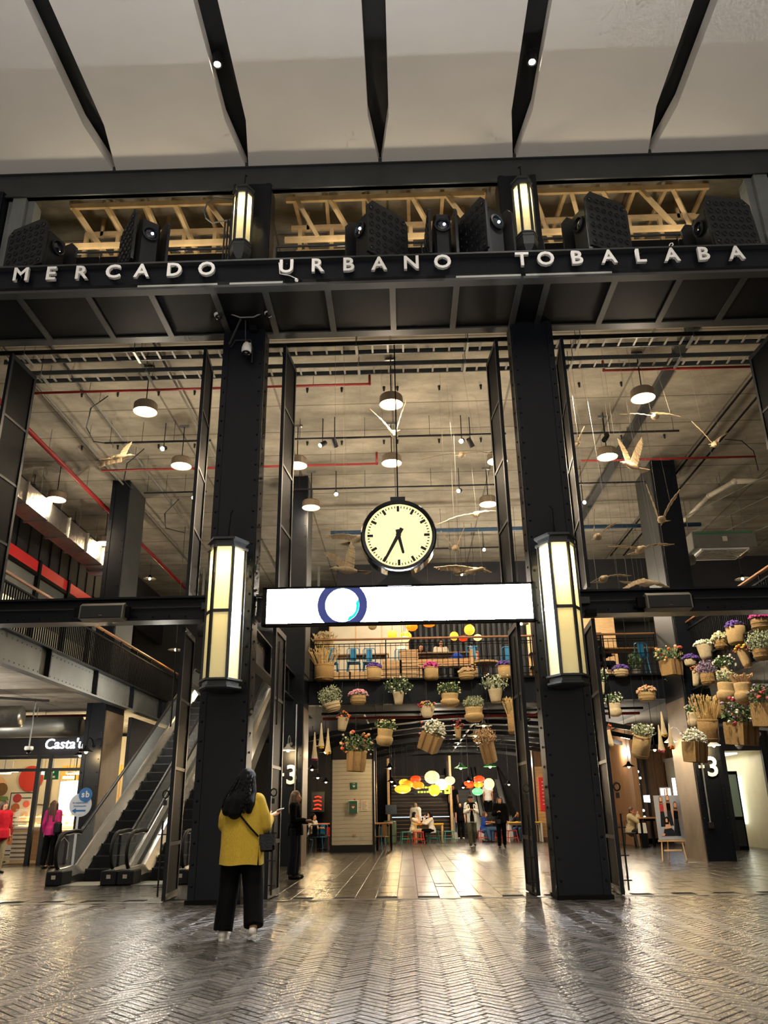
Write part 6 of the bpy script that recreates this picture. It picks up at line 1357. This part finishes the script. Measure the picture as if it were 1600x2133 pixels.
t2 = thing('green_sign', 'small square green sign with a white heart above the defibrillator box', 'sign', (-1.7, 28.97, 2.0)); MB().box(-.11, .11, -.01, .01, 0, .22).build('plate', 'aed_green', t2); MB().prism([(a*.9, b*.9+.1) for a, b in hrt], -.016, -.01).build('heart_symbol', 'letter_white', t2); obj('lettering', text_mesh('DEA', .05, .002, 'lettering', 'letter_white'), t2, (0, -.012, .172), (R(90), 0, 0))
t2 = thing('notice_sheet', 'pale printed notice right of the defibrillator box', 'notice', (-1.34, 28.97, 1.46)); MB().box(-.12, .12, -.008, .01, -.17, .19).build('sheet', 'paper', t2)
for k in range(7): MB().box(-.09, .09-.03*(k % 3), -.012, -.008, .14-.045*k, .152-.045*k).build('text_line', 'fl_rose' if k < 2 else 'wall_grey', t2)
tag(MB().bbox(-.05, .05, -.02, .0, -.04, .04, .006).build('outlet_box', 'wood_pale', None, (-1.68, 28.96, .52)), 'small beige outlet near the foot of the boarded pillar', 'outlet')
# ================================================================ far stairs and escalators
FY = 40.8
t = thing('wide_staircase', 'wide dark staircase with pale nosings at the far end of the hall', 'staircase', (.75, FY, 0))
me = MB(); me.box(-1.45, 1.45, 0, .6, -.02, .14); me.cur = 1; me.box(-1.45, 1.45, -.03, .04, .135, .165); st = me.mesh('step', ['step', 'wood_brown'])
for k in range(18): obj('step', st, t, (0, .27*k, .17*k))
for x in (-1.52, 1.5): MB().bbox(x-.06, x+.06, -.05, .1, 0, 3.8, .01).build('side_post', 'wood_pale', t); MB().prism([(0, 0), (5.0, 3.15), (5.0, 3.45), (0, .35)], x-.03, x+.03, 'x').build('stringer', 'steel_dark', t)
for k in range(3): MB().cyl((-1.4, .1+.9*k, 1.0+.57*k), (1.4, .1+.9*k, 1.0+.57*k), .015, n=6).build('light_strip', 'glow_screen' if k == 0 else 'galv', t)
tx = thing('led_text_board', 'dark board with two lines of small yellow lit text above the far stairs', 'sign', (1.2, FY-.6, 2.12)); MB().box(-.75, 1.02, 0, .05, -.12, .32).build('board', 'black', tx)
r = random.Random(6)
for row, x0 in ((.16, -.4), (-.04, -.55)):
    x = x0
    while x < .62: w0 = r.uniform(.04, .16); MB().box(x, x+w0, -.008, 0, row, row+.075).build('lit_text', 'glow_yellow_text', tx); x += w0+.04
MB().box(.72, 1.0, -.01, 0, -.1, .3).build('yellow_pictogram', 'glow_yellow_text', tx); MB().box(.8, .92, -.016, -.01, 0, .2).build('figure_mark', 'black', tx); MB().cyl((-.7, .02, .3), (-.7, .02, 2), .01, n=4).cyl((.9, .02, .3), (.9, .02, 2), .01, n=4).build('rods', 'black', tx)
pm('white_metal', '#b9bab8', .35, .3)
def far_esc(lab, xc):
    t = thing('escalator', lab, 'escalator', (xc, FY-.2, 0)); sl = math.tan(R(30)); L = 5.2
    for s in (-1, 1):
        MB().prism([(0, 0), (.9, 0), (L, (L-.9)*sl), (L, (L-.9)*sl+.95), (.9, .95), (.15, .95), (0, .8)], s*.62-.02, s*.62+.02, 'x').build('side_glass', 'glass', t); MB().prism([(0, 0), (.9, 0), (L, (L-.9)*sl), (L, (L-.9)*sl+.35), (.9, .3), (0, .3)], s*.58-.14, s*.58+.1, 'x').build('skirt_deck', 'white_metal', t)
        MB().tube([(s*.62, .05, .3), (s*.62, 0, .75), (s*.62, .2, .98), (s*.62, .9, .98), (s*.62, L, (L-.9)*sl+.98)], .035).build('handrail', 'rubber', t)
    me = MB(); me.box(-.5, .5, 0, .5, -.3, 0); me.cur = 1; me.box(-.5, .5, -.01, .01, -.02, .003); st = me.mesh('step', ['step', 'steel_grey'])
    for k in range(10): obj('step', st, t, (0, .8+.4*k, .23*(k+1)))
far_esc('far escalator next to the wide staircase', 3.05); far_esc('far escalator with the person in the white tee', 4.5)
for x, lab in ((-1.35, 'narrow timber pillar left of the far stairs'), (6.3, 'pale timber clad pillar with a red menu board'), (7.1, 'pale timber clad pillar beside the right door leaf')):
    t = thing('timber_pillar', lab, 'pillar', (x, 36.5 if x > 0 else 34, 0)); w0 = .62 if x > 0 else .22
    for k in range(22): MB().box(-w0, w0, -.02, .3, .15+.13*k, .15+.13*k+.124).build('board', 'wood_pale', t)
    MB().box(-w0-.03, w0+.03, -.0, .34, 0, 3.95).build('core', 'wood_brown', t)
    for s in (-1, 1): MB().box(s*w0-.03, s*w0+.03, -.04, .0, 0, 3.95).build('corner_trim', 'black', t)
t = thing('menu_board', 'red menu board with faint white text on the far timber pillar', 'sign', (6.25, 36.4, 1.2)); MB().bbox(-.42, .42, -.04, .04, 0, 1.35, .01).build('board', 'red_panel', t)
for k in range(7): MB().box(-.3, -.02+.04*(k % 4), -.048, -.04, 1.15-.15*k, 1.18-.15*k).build('text_line', 'paper', t)
table('yellow topped table between the two seated women', at0(893, 36.6), 0, 1.25, .6, .76, 'yellow_paint', 'wood_pale'); table('yellow topped table with pale legs at the far right', at0(1090, 36.0), 0, 1.5, .7, .78, 'yellow_paint', 'white_paint')
for px, Y, mat, lab in ((845, 36.2, 'teal_paint', 'teal stool left of the red stool under the yellow table'), (870, 35.8, 'red_paint', 'red stool in front of the seated woman in cream'), (933, 36.0, 'teal_paint', 'teal stool at the right end of the yellow table'), (1006, 36.35, 'red_paint', 'red stool under the woman in blue'), (1036, 36.3, 'red_paint', 'red stool under the man in the dark tee'), (1063, 35.8, 'red_paint', 'red stool at the left of the far right table'), (1098, 35.6, 'wood_brown', 'brown stool at the far right table'), (860, 36.9, 'orange_paint', 'orange stool behind the seated woman in cream'), (902, 36.9, 'teal_paint', 'teal stool behind the seated woman in white')):
    metal_chair(lab, at0(px, Y), R(10), mat, False, .45, nm='stool')
for px, Y, mat, lab in ((795, 29.5, 'wood_brown', 'dark wooden chair right of the boarded pillar'), (788, 30.6, 'blue_paint', 'blue metal chair right of the boarded pillar'), (667, 30.2, 'blue_paint', 'blue metal chair left of the boarded pillar'), (680, 31.5, 'red_paint', 'red metal chair left of the boarded pillar'), (650, 29.4, 'steel_dark', 'black metal chair left of the boarded pillar'), (1308, 29.3, 'steel_grey', 'grey metal chair under the man in beige')):
    metal_chair(lab, at0(px, Y), R(-20), mat, True, .46)
table('high table left of the boarded pillar', at0(668, 31), 0, 1.4, .6, .9, 'orange_paint', 'steel_dark'); table('small wooden table right of the boarded pillar', at0(800, 30.2), 0, .6, .6, .9, 'wood', 'steel_dark')
t = thing('neon_sign', 'small red neon sign far behind the woman in black', 'sign', (at0(660, 34)[0], 34, 1.4)); 
for k in range(4): MB().tube([(-.15+.05*(k % 2), 0, .15*k), (.05, 0, .15*k+.03), (.18, 0, .15*k-.02)], .022).build('neon_tube', 'glow_neon', t)
MB().box(-.25, .3, .03, .06, -.1, .65).build('backing', 'black', t); MB().cyl((0, .04, .6), (0, .04, 2.76), .01, n=4).build('rod', 'black', t)
t = thing('waste_bin', 'dark green round waste bin right of the boarded pillar', 'bin', at0(812, 36)); MB().lathe([(.26, 0), (.28, .05), (.27, .85), (.24, .9), (.2, .9)], 16).build('drum', 'leaf_dark', t); MB().lathe([(.285, .3), (.285, .34)], 16).build('hoop', 'black', t)
t = thing('black_monitor', 'small black monitor on a post left of the far stairs', 'monitor', at0(815, 38)); MB().box(-.25, .25, -.04, .04, 1.15, 1.55).build('display', 'black_gloss', t); MB().cyl((0, 0, 0), (0, 0, 1.15), .04).build('post', 'black', t)
# side rooms of the low hall
for nm, x0, x1, y0, y1, mat in (('wall_low_left', -2.9, -2.7, 33, 46, 'wall_dark'), ('wall_low_right', 8.2, 8.4, 30, 46, 'wood_brown')): struct(MB().box(x0, x1, y0, y1, 0, 4.1).build(nm, mat))
struct(MB().box(-8, -2.8, 35, 35.2, 0, 4.1).build('wall_low_back', 'wall_dark'))
for p, e in (((1, 30.5, 3.2), 90), ((4.5, 31, 3.2), 90), ((2.5, 37.8, 3.3), 200), ((3.6, 40.3, 3.2), 120), ((-4, 30, 3.2), 60), ((5.5, 38.5, 3.3), 100), ((1, 26, 3.6), 50), ((5, 26, 3.4), 50)): light('low_hall_fill', 'POINT', p, e, WARM, size=.15)  # added fill points, no lamp bodies, lift the low hall
# ================================================================ bakery at lower left
BY = 24.0
bx = atY(55, 1700, BY).x
t = thing('shop_front', 'bakery shop front with black frames and a lit white script sign at lower left', 'shop front', (-11.2, BY, 0))
MB().box(-3.6, 2.4, -.1, .1, 2.95, 3.95).build('fascia', 'wall_dark', t)
for x in (-2.2, atY(68, 1700, BY).x+11.2, .95, 2.35): MB().box(x-.06, x+.06, -.06, .06, 0, 2.95).build('mullion', 'black', t)
for z in (2.55, 2.9): MB().box(-3.6, 2.4, -.05, .05, z-.04, z+.04).build('rail', 'black', t)
MB().box(-2.2, -1.2, -.01, .01, .1, 2.5).box(-1.0, -.2, -.01, .01, 2.6, 2.9).build('pane', 'glass_clear', t)
p = atY(140, 1551, BY); o = obj('script_sign', text_mesh("Casta'u", .40, .02, 'script_sign', 'glow_sign', .004, shear=.12), t, (p.x+11.2, -.16, p.z-.12), (R(90), 0, 0))
# interior
bi = thing('bakery_interior', 'warm yellow lit bakery interior walls behind the counter', 'shop interior', (-11.2, BY+4, 0))
MB().box(-4, 3.2, 2.0, 2.1, 0, 4.0).build('back_wall', 'wall_cream', bi)
for k in range(14): MB().box(-1.2+.22*k, -1.0+.22*k, 1.9, 1.98, .9, 3.0).build('timber_plank', 'glow_plank', bi)  # timber given a faint glow in place of shop light
MB().box(3.1, 3.2, -4, 2, 0, 4).build('side_wall', 'wall_dark', bi)
MB().box(-3.6, -1.5, 1.85, 1.95, 1.7, 2.9).build('picture_wall', 'wall_cream', bi)
def disk(m_, c, r, col, par, nm, y=-.02): return MB().lathe([(r, 0), (r, .02)], 28, M=Matrix.Translation(c) @ Matrix.Rotation(R(90), 4, 'X')).build(nm, col, par)
q = atY(65, 1628, BY+5.8); 
mr = thing('food_mural', 'round food picture mural with a big red disc on the bakery back wall', 'picture', (q.x, BY+5.75, q.z)); disk(None, (.0, 0, .1), .44, 'red_paint', mr, 'red_disc'); disk(None, (-1.25, .02, -.2), .4, 'fl_peach', mr, 'food_disc'); disk(None, (-1.0, -.03, -.25), .22, 'wood_brown', mr, 'cup_disc'); disk(None, (-1.5, .03, .1), .35, 'fl_coral', mr, 'food_disc'); MB().prism([(-1.7, -.62), (-.7, -.62), (-.75, -.5), (-1.65, -.45)], -.03, 0).build('leaf_print', 'leaf_green', mr)
cn_ = thing('pastry_counter', 'lit glass pastry counter with wooden end inside the bakery', 'counter', (atY(95, 1780, BY+1.2).x, BY+1.2, 0))
MB().bbox(-.9, .9, -.35, .35, .0, .95, .01).build('cabinet', 'wood_pale', cn_); MB().box(-.9, -.3, -.37, -.35, .1, .85).build('grille_panel', 'wall_cream', cn_); MB().box(-.28, .35, -.37, -.35, .1, .9).build('wood_end', 'wood', cn_)
for k in range(6): MB().box(-.88, -.32, -.385, -.37, .16+.12*k, .2+.12*k).build('slat', 'wood_brown', cn_)
MB().box(-.9, .9, -.4, .4, .95, 1.0).build('worktop', 'white_paint', cn_); MB().box(-.9, .9, -.38, .3, 1.0, 1.5).build('glass_case', 'glass_clear', cn_)
for z in (1.05, 1.28): MB().box(-.85, .85, -.2, .3, z-.02, z).build('shelf', 'glow_shop', cn_)
c2 = thing('pastry_counter', 'lit glass counter right of the woman in magenta', 'counter', (atY(140, 1770, BY+.9).x, BY+.9, 0)); MB().bbox(-.45, .45, -.3, .3, 0, .85, .01).build('cabinet', 'wall_dark', c2); MB().box(-.45, .45, -.3, .3, .85, 1.45).build('glass_case', 'glass_clear', c2); MB().box(-.42, .42, -.25, .25, .9, .93).box(-.42, .42, -.25, .25, 1.15, 1.18).build('shelf', 'glow_shop', c2)
MB().tube([(-.15, -.31, .1), (-.15, -.31, .55), (0, -.31, .7), (.15, -.31, .55), (.15, -.31, .1)], .012).build('arch_print', 'paper', c2)
rp = random.Random(21)
for k in range(14):
    x = -.8+.12*k; tag(MB().ball((0, 0, .03), (.05, .06, .035), 8, 5).build('bread_roll', 'wood_pale', None, (cn_.location.x+x, BY+1.2+rp.uniform(-.1, .15), 1.05 if k % 2 else 1.28), smooth=True), 'small golden bread roll on the lit shelves of the bakery counter', 'bread roll', 'bread rolls on the bakery shelves')
sc_n = thing('menu_screen', 'bright blue white menu screen inside the bakery', 'screen', atY(148, 1680, BY+2.5)); MB().box(-.42, .42, 0, .06, -.75, .75).build('display', 'glow_screen', sc_n); MB().box(-.46, .46, .03, .09, -.79, .79).build('frame', 'white_paint', sc_n); MB().cyl((0, .06, .75), (0, .06, 2.4), .02).build('post', 'black', sc_n)
for px, py, Y, lab in ((8, 1612, 26, 'round ceiling light at the far left of the bakery'), (25, 1608, 27, 'second ceiling light from the left in the bakery'), (92, 1613, 27.5, 'ceiling light left of the exit sign in the bakery'), (152, 1613, 26, 'ceiling light right of the exit sign in the bakery'), (143, 1622, 28, 'lower ceiling light near the timber planks in the bakery')):
    p = atY(px, py, Y); c = thing('ceiling_light', lab, 'ceiling light', p); MB().lathe([(.2, 0), (.2, .02)], 16).build('diffuser', 'glow_white', c); MB().lathe([(.22, .02), (.22, .08)], 16).build('housing', 'white_paint', c); MB().cyl((0, 0, .08), (0, 0, 4.1-p.z), .01, n=4).build('rod', 'black', c)
c = thing('exit_sign', 'small green exit sign inside the bakery', 'sign', atY(107, 1614, 25.6)); MB().box(-.22, .22, 0, .04, -.14, .14).build('plate', 'aed_green', c); MB().ball((.05, -.01, .08), .035, 8, 6).build('green_lamp', 'pl_green', c); MB().box(-.12, .12, -.006, 0, -.09, -.03).build('arrow', 'letter_white', c); MB().cyl((0, .02, .14), (0, .02, 1.2), .008, n=4).build('rod', 'black', c)
for p, e in (((-12.4, 26.5, 2.9), 130), ((-10.4, 27, 2.9), 130), ((-9.2, 25.3, 2.9), 60)): light('bakery_fill', 'POINT', p, e, (1, .8, .48), size=.15)  # added points without bodies that light the bakery interior
# poster stand
p = atZ(28, 1797, 0); t = thing('poster_stand', 'black framed poster stand with two food posters in front of the bakery', 'poster stand', (p.x, p.y, 0), R(6))
for k, z in enumerate((.2, 1.12)):
    MB().bbox(-.36, .36, -.02, .02, z, z+.86, .006).build('frame', 'black', t); MB().box(-.33, .33, -.026, -.02, z+.03, z+.83).build('poster', 'paper', t)
    for i, (x, zz, rr, cl) in enumerate(((-.14, .78, .13, 'red_paint'), (.13, .2, .12, 'fl_peach'), (-.16, .42, .13, 'fl_orange'), (.15, .52, .1, 'fl_coral'))[:4]): MB().lathe([(rr, 0), (rr, .004)], 18, M=Matrix.Translation((x, -.027-.002*i, z+min(zz, .83-rr-.01))) @ Matrix.Rotation(R(90), 4, 'X')).build('food_print', cl, t)
    MB().box(-.02, .28, -.03, -.026, z+.68, z+.71).box(-.28, -.08, -.03, -.026, z+.12, z+.15).build('text_line', 'wall_dark', t)
for x in (-.34, .34): MB().box(x-.02, x+.02, -.25, .25, 0, .04).box(x-.02, x+.02, -.02, .02, 0, .22).build('foot', 'black', t)
# totem sign
p = atY(152, 1790, 20.6); t = thing('totem_sign', 'round white and blue pole sign with an arrow beside the escalator', 'sign', (p.x, 20.6, 0)); t.scale = (.55, .55, .55); MB().box(-.045, .045, -.03, .03, 0, 2.4).build('pole', 'sign_white', t); MB().lathe([(.25, 0), (.22, .03), (.1, .04)], 20).build('foot', 'sign_white', t)
def dsk(r, x, y, z, c, nm): MB().lathe([(r, -.015), (r, .015)], 36, M=Matrix.Translation((x, y, z)) @ Matrix.Rotation(R(90), 4, 'X')).build(nm, c, t)
dsk(.5, .06, 0, 2.77, 'sign_white', 'white_disc'); dsk(.3, .25, -.03, 3.2, 'sign_blue', 'blue_disc')
for k, ch in enumerate('sb'): obj('lettering', text_mesh(ch, .36, .004, 'lettering', 'letter_white', .012), t, (.15+.2*k, -.05, 3.1), (R(90), 0, 0))
MB().prism([(-.3, 2.53), (-.12, 2.42), (-.12, 2.495), (.32, 2.495), (.32, 2.565), (-.12, 2.565), (-.12, 2.64)], -.022, -.015).build('arrow', 'sign_blue', t)
stuff(obj('lettering', text_mesh('te esperamos', .13, .002, 'lettering', 'sign_blue'), t, (.05, -.02, 2.83), (R(90), 0, 0))); stuff(obj('lettering', text_mesh('bienvenido', .13, .002, 'lettering', 'sign_blue'), t, (.05, -.02, 2.69), (R(90), 0, 0)))
# left low ceiling services
for lab, pts, r_, mt in (('silver foil duct under the left gallery slab', [(-14, 19.5, 3.55), (-9.2, 19.5, 3.55)], .26, 'foil'), ('grey round duct under the left gallery slab behind the foil one', [(-14, 22.5, 3.6), (-8.9, 22.5, 3.6)], .28, 'galv'), ('thin black conduit slanting under the left gallery slab', [(-13, 17.5, 4.05), (-9, 20.5, 4.05)], .03, 'black'), ('red pipe under the left gallery slab', [(-14, 23.2, 3.98), (-9, 23.2, 3.98)], .04, 'pipe_red')): pipe('service_duct' if r_ > .1 else 'service_pipe', lab, 'duct' if r_ > .1 else 'pipe', pts, r_, mt, 12)
p = atY(60, 1560, 20.5); t = thing('dome_camera', 'white dome camera on a rod under the left gallery', 'camera', p); MB().lathe([(.1, .06), (.11, 0), (.09, -.03)], 16).build('housing', 'white_paint', t); MB().ball((0, 0, -.03), .075, 12, 7).build('dome', 'black_gloss', t); MB().cyl((0, 0, .06), (0, 0, 4.12-p.z), .018).build('rod', 'galv', t)
light('left_low_fill', 'POINT', (-11, 19.5, 2.6), 110, (1, .93, .82), size=.2); light('left_low_fill', 'POINT', (-10, 17, 2.9), 80, (1, .93, .82), size=.2)  # added fill below the left gallery, no fixtures
# ================================================================ right side: easel, table, corridor
p = atZ(1405, 1793, 0); t = thing('photo_easel', 'wooden easel holding a group portrait photo beside the dark column', 'easel', (p.x, p.y, 0), R(4)); w0 = .52; t.scale = (.62, .62, .74)
for s in (-1, 1): MB().cyl((s*.5, -.05, 0), (s*.42, 0, .62), .028, n=8).build('front_leg', 'wood_pale', t)
MB().cyl((0, .6, 0), (0, .05, 2.3), .026, n=8).build('rear_leg', 'wood_pale', t); MB().box(-.55, .55, -.06, .04, .6, .66).build('ledge', 'wood_pale', t); MB().box(.05, .12, .02, .06, .6, 2.32).build('mast', 'wood_pale', t); MB().box(-.36, .36, -.02, .03, .3, .35).build('crossbar', 'wood_pale', t)
ph = thing('portrait_photo', 'large group photo of four dark dressed models on a grey backdrop, on the easel', 'photo', (p.x, p.y-.03, .49), R(4)); ph.scale = (.60, 1, .74); MB().box(-.56, .56, -.012, .012, 0, 1.42).build('print', 'cl_grey2', ph)
def fig(cx, zb, h, dress, seated=False, lean=0):
    M_ = Matrix.Translation((cx, 0, zb)) @ Matrix.Rotation(lean, 4, 'Y'); y = -.016; f = h
    def poly(nm, c, pts, yy=0): MB().prism([(a*f, b*f) for a, b in pts], y-yy-.002, y-yy, 'y', M_).build(nm, c, ph)
    if not seated:
        poly('printed_skirt', 'cl_charcoal', [(-.12, 0), (.14, 0), (.085, .5), (-.08, .5)]); poly('printed_torso', dress, [(-.08, .5), (.085, .5), (.1, .74), (-.1, .74)], .001); poly('printed_arms', 'skin3', [(-.13, .42), (-.1, .42), (-.085, .74), (.0, .86), (.09, .74), (.11, .42), (.145, .42), (.125, .76), (.03, .84), (-.03, .84), (-.125, .76)], .002)
        poly('printed_face', 'skin3', [(-.05, .84), (.05, .84), (.06, .92), (.04, .985), (-.04, .985), (-.06, .92)], .004); poly('printed_hair', 'hair_brown', [(-.07, .8), (.07, .8), (.075, .95), (.04, 1.01), (-.04, 1.01), (-.075, .95)], .003)
    else:
        poly('printed_skirt', dress, [(-.35, 0), (.42, 0), (.4, .28), (.2, .45), (-.25, .35)]); poly('printed_torso', 'skin3', [(-.2, .35), (.25, .4), (.15, .72), (-.08, .72)], .001); poly('printed_hair', 'hair_black', [(-.2, .6), (.12, .6), (.14, .9), (0, 1.0), (-.15, .92)], .002); poly('printed_face', 'skin3', [(-.1, .7), (.04, .7), (.05, .86), (-.03, .92), (-.1, .86)], .003); poly('printed_feet', 'skin3', [(-.5, .0), (-.3, .0), (-.2, .12), (-.35, .14)], .001)
fig(-.28, .42, .96, 'fl_red'); fig(.02, .45, .97, 'cl_black'); fig(.25, .12, 1.08, 'cl_black', False, R(4)); fig(-.12, .12, .62, 'cl_charcoal', True)
table('small wooden cafe table left of the easel', at0(1345, 29.5), R(10), .8, .7, .95, 'wood', 'steel_dark')
t = thing('paper_bag', 'white paper bag hanging by the small cafe table', 'bag', (at0(1335, 29.2)[0], 29.2, .45)); MB().prism([(-.14, 0), (.14, 0), (.12, .32), (-.12, .32)], -.06, .06).build('bag_body', 'white_paint', t)
MB().box(-.1, .1, -.1, .1, -.45, 0).build('bag_stand', 'steel_dark', t)
# timber clad wall with string of bulbs and shop signs
t = thing('timber_wall', 'brown timber clad wall with vertical planks behind the cafe table', 'wall panel', (6.9, 33.0, 0))
for k in range(19): MB().box(-.6+.3*k, -.31+.3*k, -.02, .04, .15, 3.6).build('plank', 'wood_brown', t)
for x in (1.85, 2.6): MB().box(x-.05, x+.05, -.06, .0, 0, 3.8).build('frame_post', 'black', t)
t = thing('light_column', 'dark pole with a spiral of small white bulbs behind the cafe table', 'lamp', (at0(1334, 32)[0], 32, 0)); MB().box(-.18, .18, -.08, .08, 0, 3.4).build('pole', 'black', t)
for k in range(11): MB().ball((.14*math.sin(k*1.1), -.12, .7+.23*k), .045, 8, 6).build('bulb', 'glow_white', t)
t = thing('blue_neon_sign', 'small blue neon letter sign in the right passage', 'sign', atY(1308, 1660, 33.2)); MB().tube([(-.15, 0, 0), (-.15, 0, .3), (.1, 0, .3), (.15, 0, .22), (.05, 0, .16), (.15, 0, .08), (.1, 0, 0), (-.15, 0, 0)], .035).build('neon_tube', 'glow_blue_led', t); MB().box(-.3, .3, .04, .08, -.2, .5).build('backing', 'cl_blue', t); MB().box(-.25, .25, .04, .08, -1.0, -.2).build('lower_panel', 'fl_orange', t); MB().box(-.05, .05, .05, .09, -2, -1).build('post', 'black', t)
t = thing('arrow_lightbox', 'white glowing arrow shaped lightbox in the right passage', 'sign', atY(1336, 1664, 32.2)); MB().prism([(-.3, .0), (-.1, .15), (-.1, .11), (.32, .13), (.32, -.13), (-.1, -.11), (-.1, -.15)], -.03, .03).build('light_face', 'glow_sign', t); MB().cyl((0, .02, .1), (0, .02, 4.16-t.location.z), .012, n=4).build('rod', 'black', t)
t = thing('lit_poster', 'small bright framed poster right of the timber wall', 'poster', atY(1388, 1663, 31)); MB().box(-.2, .22, 0, .05, -.32, .38).build('frame', 'white_paint', t); MB().box(-.17, .18, -.01, 0, -.28, .34).build('light_face', 'glow_screen', t); MB().box(-.05, .1, -.014, -.01, -.2, .05).build('printed_shape', 'cl_grey', t); MB().box(.3, .42, 0, .04, -.1, .7).build('lit_strip', 'glow_sign', t); MB().box(-.03, .03, .01, .05, -2.0, -.3).build('post', 'black', t)
# bright corridor
t = thing('bright_corridor', 'brightly lit cream corridor with a glass door at far right', 'corridor', (10.72, 26.5, 0)); t.scale = (.6, 1, 1)
MB().box(-1.0, -.9, 0, 6, 0, 2.9).build('left_lining', 'wall_cream', t); MB().box(1.05, 1.15, 0, 6, 0, 2.9).build('right_lining', 'wall_cream', t); MB().box(-1, 1.1, 5.9, 6, 0, 2.9).build('end_wall', 'wall_cream', t); MB().box(-1, 1.1, 0, 6, 2.9, 3.0).build('soffit', 'white_ceiling', t); MB().box(-.5, .5, 1, 5, 2.86, 2.9).build('light_panel', 'glow_white', t)
MB().box(-1.3, -.9, -.15, 0, 0, 4.0).build('black_jamb', 'black', t); MB().box(1.05, 1.5, -.15, 0, 0, 4.0).build('black_jamb', 'black', t); MB().box(-1.3, 1.5, -.1, 0, 2.9, 4.05).build('header', 'wall_dark', t)
MB().box(-.2, .5, -.15, -.1, 3.35, 3.47).build('sensor_bar', 'white_paint', t); MB().box(.62, 1.02, 1.9, 1.95, .7, 2.2).build('lit_panel', 'glow_white', t)
d = MB(); d.box(-.88, -.82, .3, .36, 0, 2.3).box(-.2, -.14, .3, .36, 0, 2.3).box(-.88, -.14, .3, .36, 2.2, 2.3).box(-.88, -.14, .3, .36, 0, .1).box(-.88, -.14, .3, .36, .85, .95); d.build('door_frame', 'steel_dark', t); MB().box(-.82, -.2, .32, .34, .95, 2.2).build('door_glass', 'glass_mint', t); MB().box(-.82, -.2, .32, .34, .1, .85).build('door_panel', 'steel_grey', t)
light('corridor_lamp', 'AREA', (10.75, 28.5, 2.8), 12, (1, .98, .86), size=1, size_y=4)
t = thing('timber_pier', 'pale timber boarded pier at the far right edge', 'pillar', (12.0, 26.2, 0))
for k in range(24): MB().box(-.45, .45, 0, .2, .15+.15*k, .15+.15*k+.144).build('board', 'wood_pale', t)
MB().box(-.5, -.45, -.03, .2, 0, 4).box(.45, .5, -.03, .2, 0, 4).box(-.5, .5, -.03, .2, 0, .15).build('trim', 'black', t); MB().box(-.46, .46, .05, .3, 0, 4.0).build('core', 'wood_brown', t)
t = thing('shop_front', 'colourful shop window at the extreme right edge', 'shop front', (13.0, 25.8, 0)); MB().box(-.5, .6, .3, .4, 2.2, 3.6).build('orange_picture', 'fl_coral', t); MB().box(-.5, .6, .3, .4, 0, 2.2).build('display', 'wall_dark', t); MB().box(-.56, -.5, -.05, .4, 0, 4.0).build('mullion', 'black', t); MB().box(-.5, .6, -.01, .01, 0, 3.9).build('pane', 'glass_clear', t); MB().box(-.4, .5, .25, .3, 1.2, 1.5).build('lit_shelf', 'glow_white', t)
struct(MB().box(8.4, 9.0, 33, 33.2, 0, 4.1).build('wall_inner_right', 'wood_brown'))
# silver strip lamps and camera under the right slab
for px, py, lab in ((1540, 1553, 'white dome camera under the right gallery near the column lamps'), (1577, 1530, 'small white spotlight under the right gallery at the edge')):
    p = atY(px, py, 19); t = thing('dome_camera', lab, 'camera', p); MB().lathe([(.08, .05), (.09, 0), (.07, -.03)], 14).build('housing', 'white_paint', t); MB().ball((0, 0, -.03), .06, 10, 6).build('dome', 'white_paint', t); MB().cyl((0, 0, .05), (0, 0, 4.12-p.z), .015).build('rod', 'galv', t)
pipe('strip_light', 'row of bright lamps under the right gallery slab', 'light', [(8.6, 20.3, 3.3), (9.9, 20.0, 3.3)], .035, 'glow_shop')
pipe('service_duct', 'silver duct under the right gallery slab', 'duct', [(8.3, 20.5, 3.75), (14.5, 20.5, 3.75)], .2, 'foil', 12)
pipe('service_pipe', 'curved grey rail under the right gallery slab', 'pipe', [(8.3, 22, 3.3), (10, 22.5, 3.2), (14.5, 23.5, 3.2)], .05, 'galv')
for p, e in (((10.2, 21, 2.8), 60), ((7.5, 28, 3.2), 70), ((8, 31, 3.2), 60)): light('right_low_fill', 'POINT', p, e, WARM2, size=.15)  # bare point lights without fixtures on the right side

for m in bpy.data.materials:
    if m.name not in ('glow_led', 'lantern_glass'): m.cycles.emission_sampling = 'NONE'
bpy.data.scenes.remove(TS)
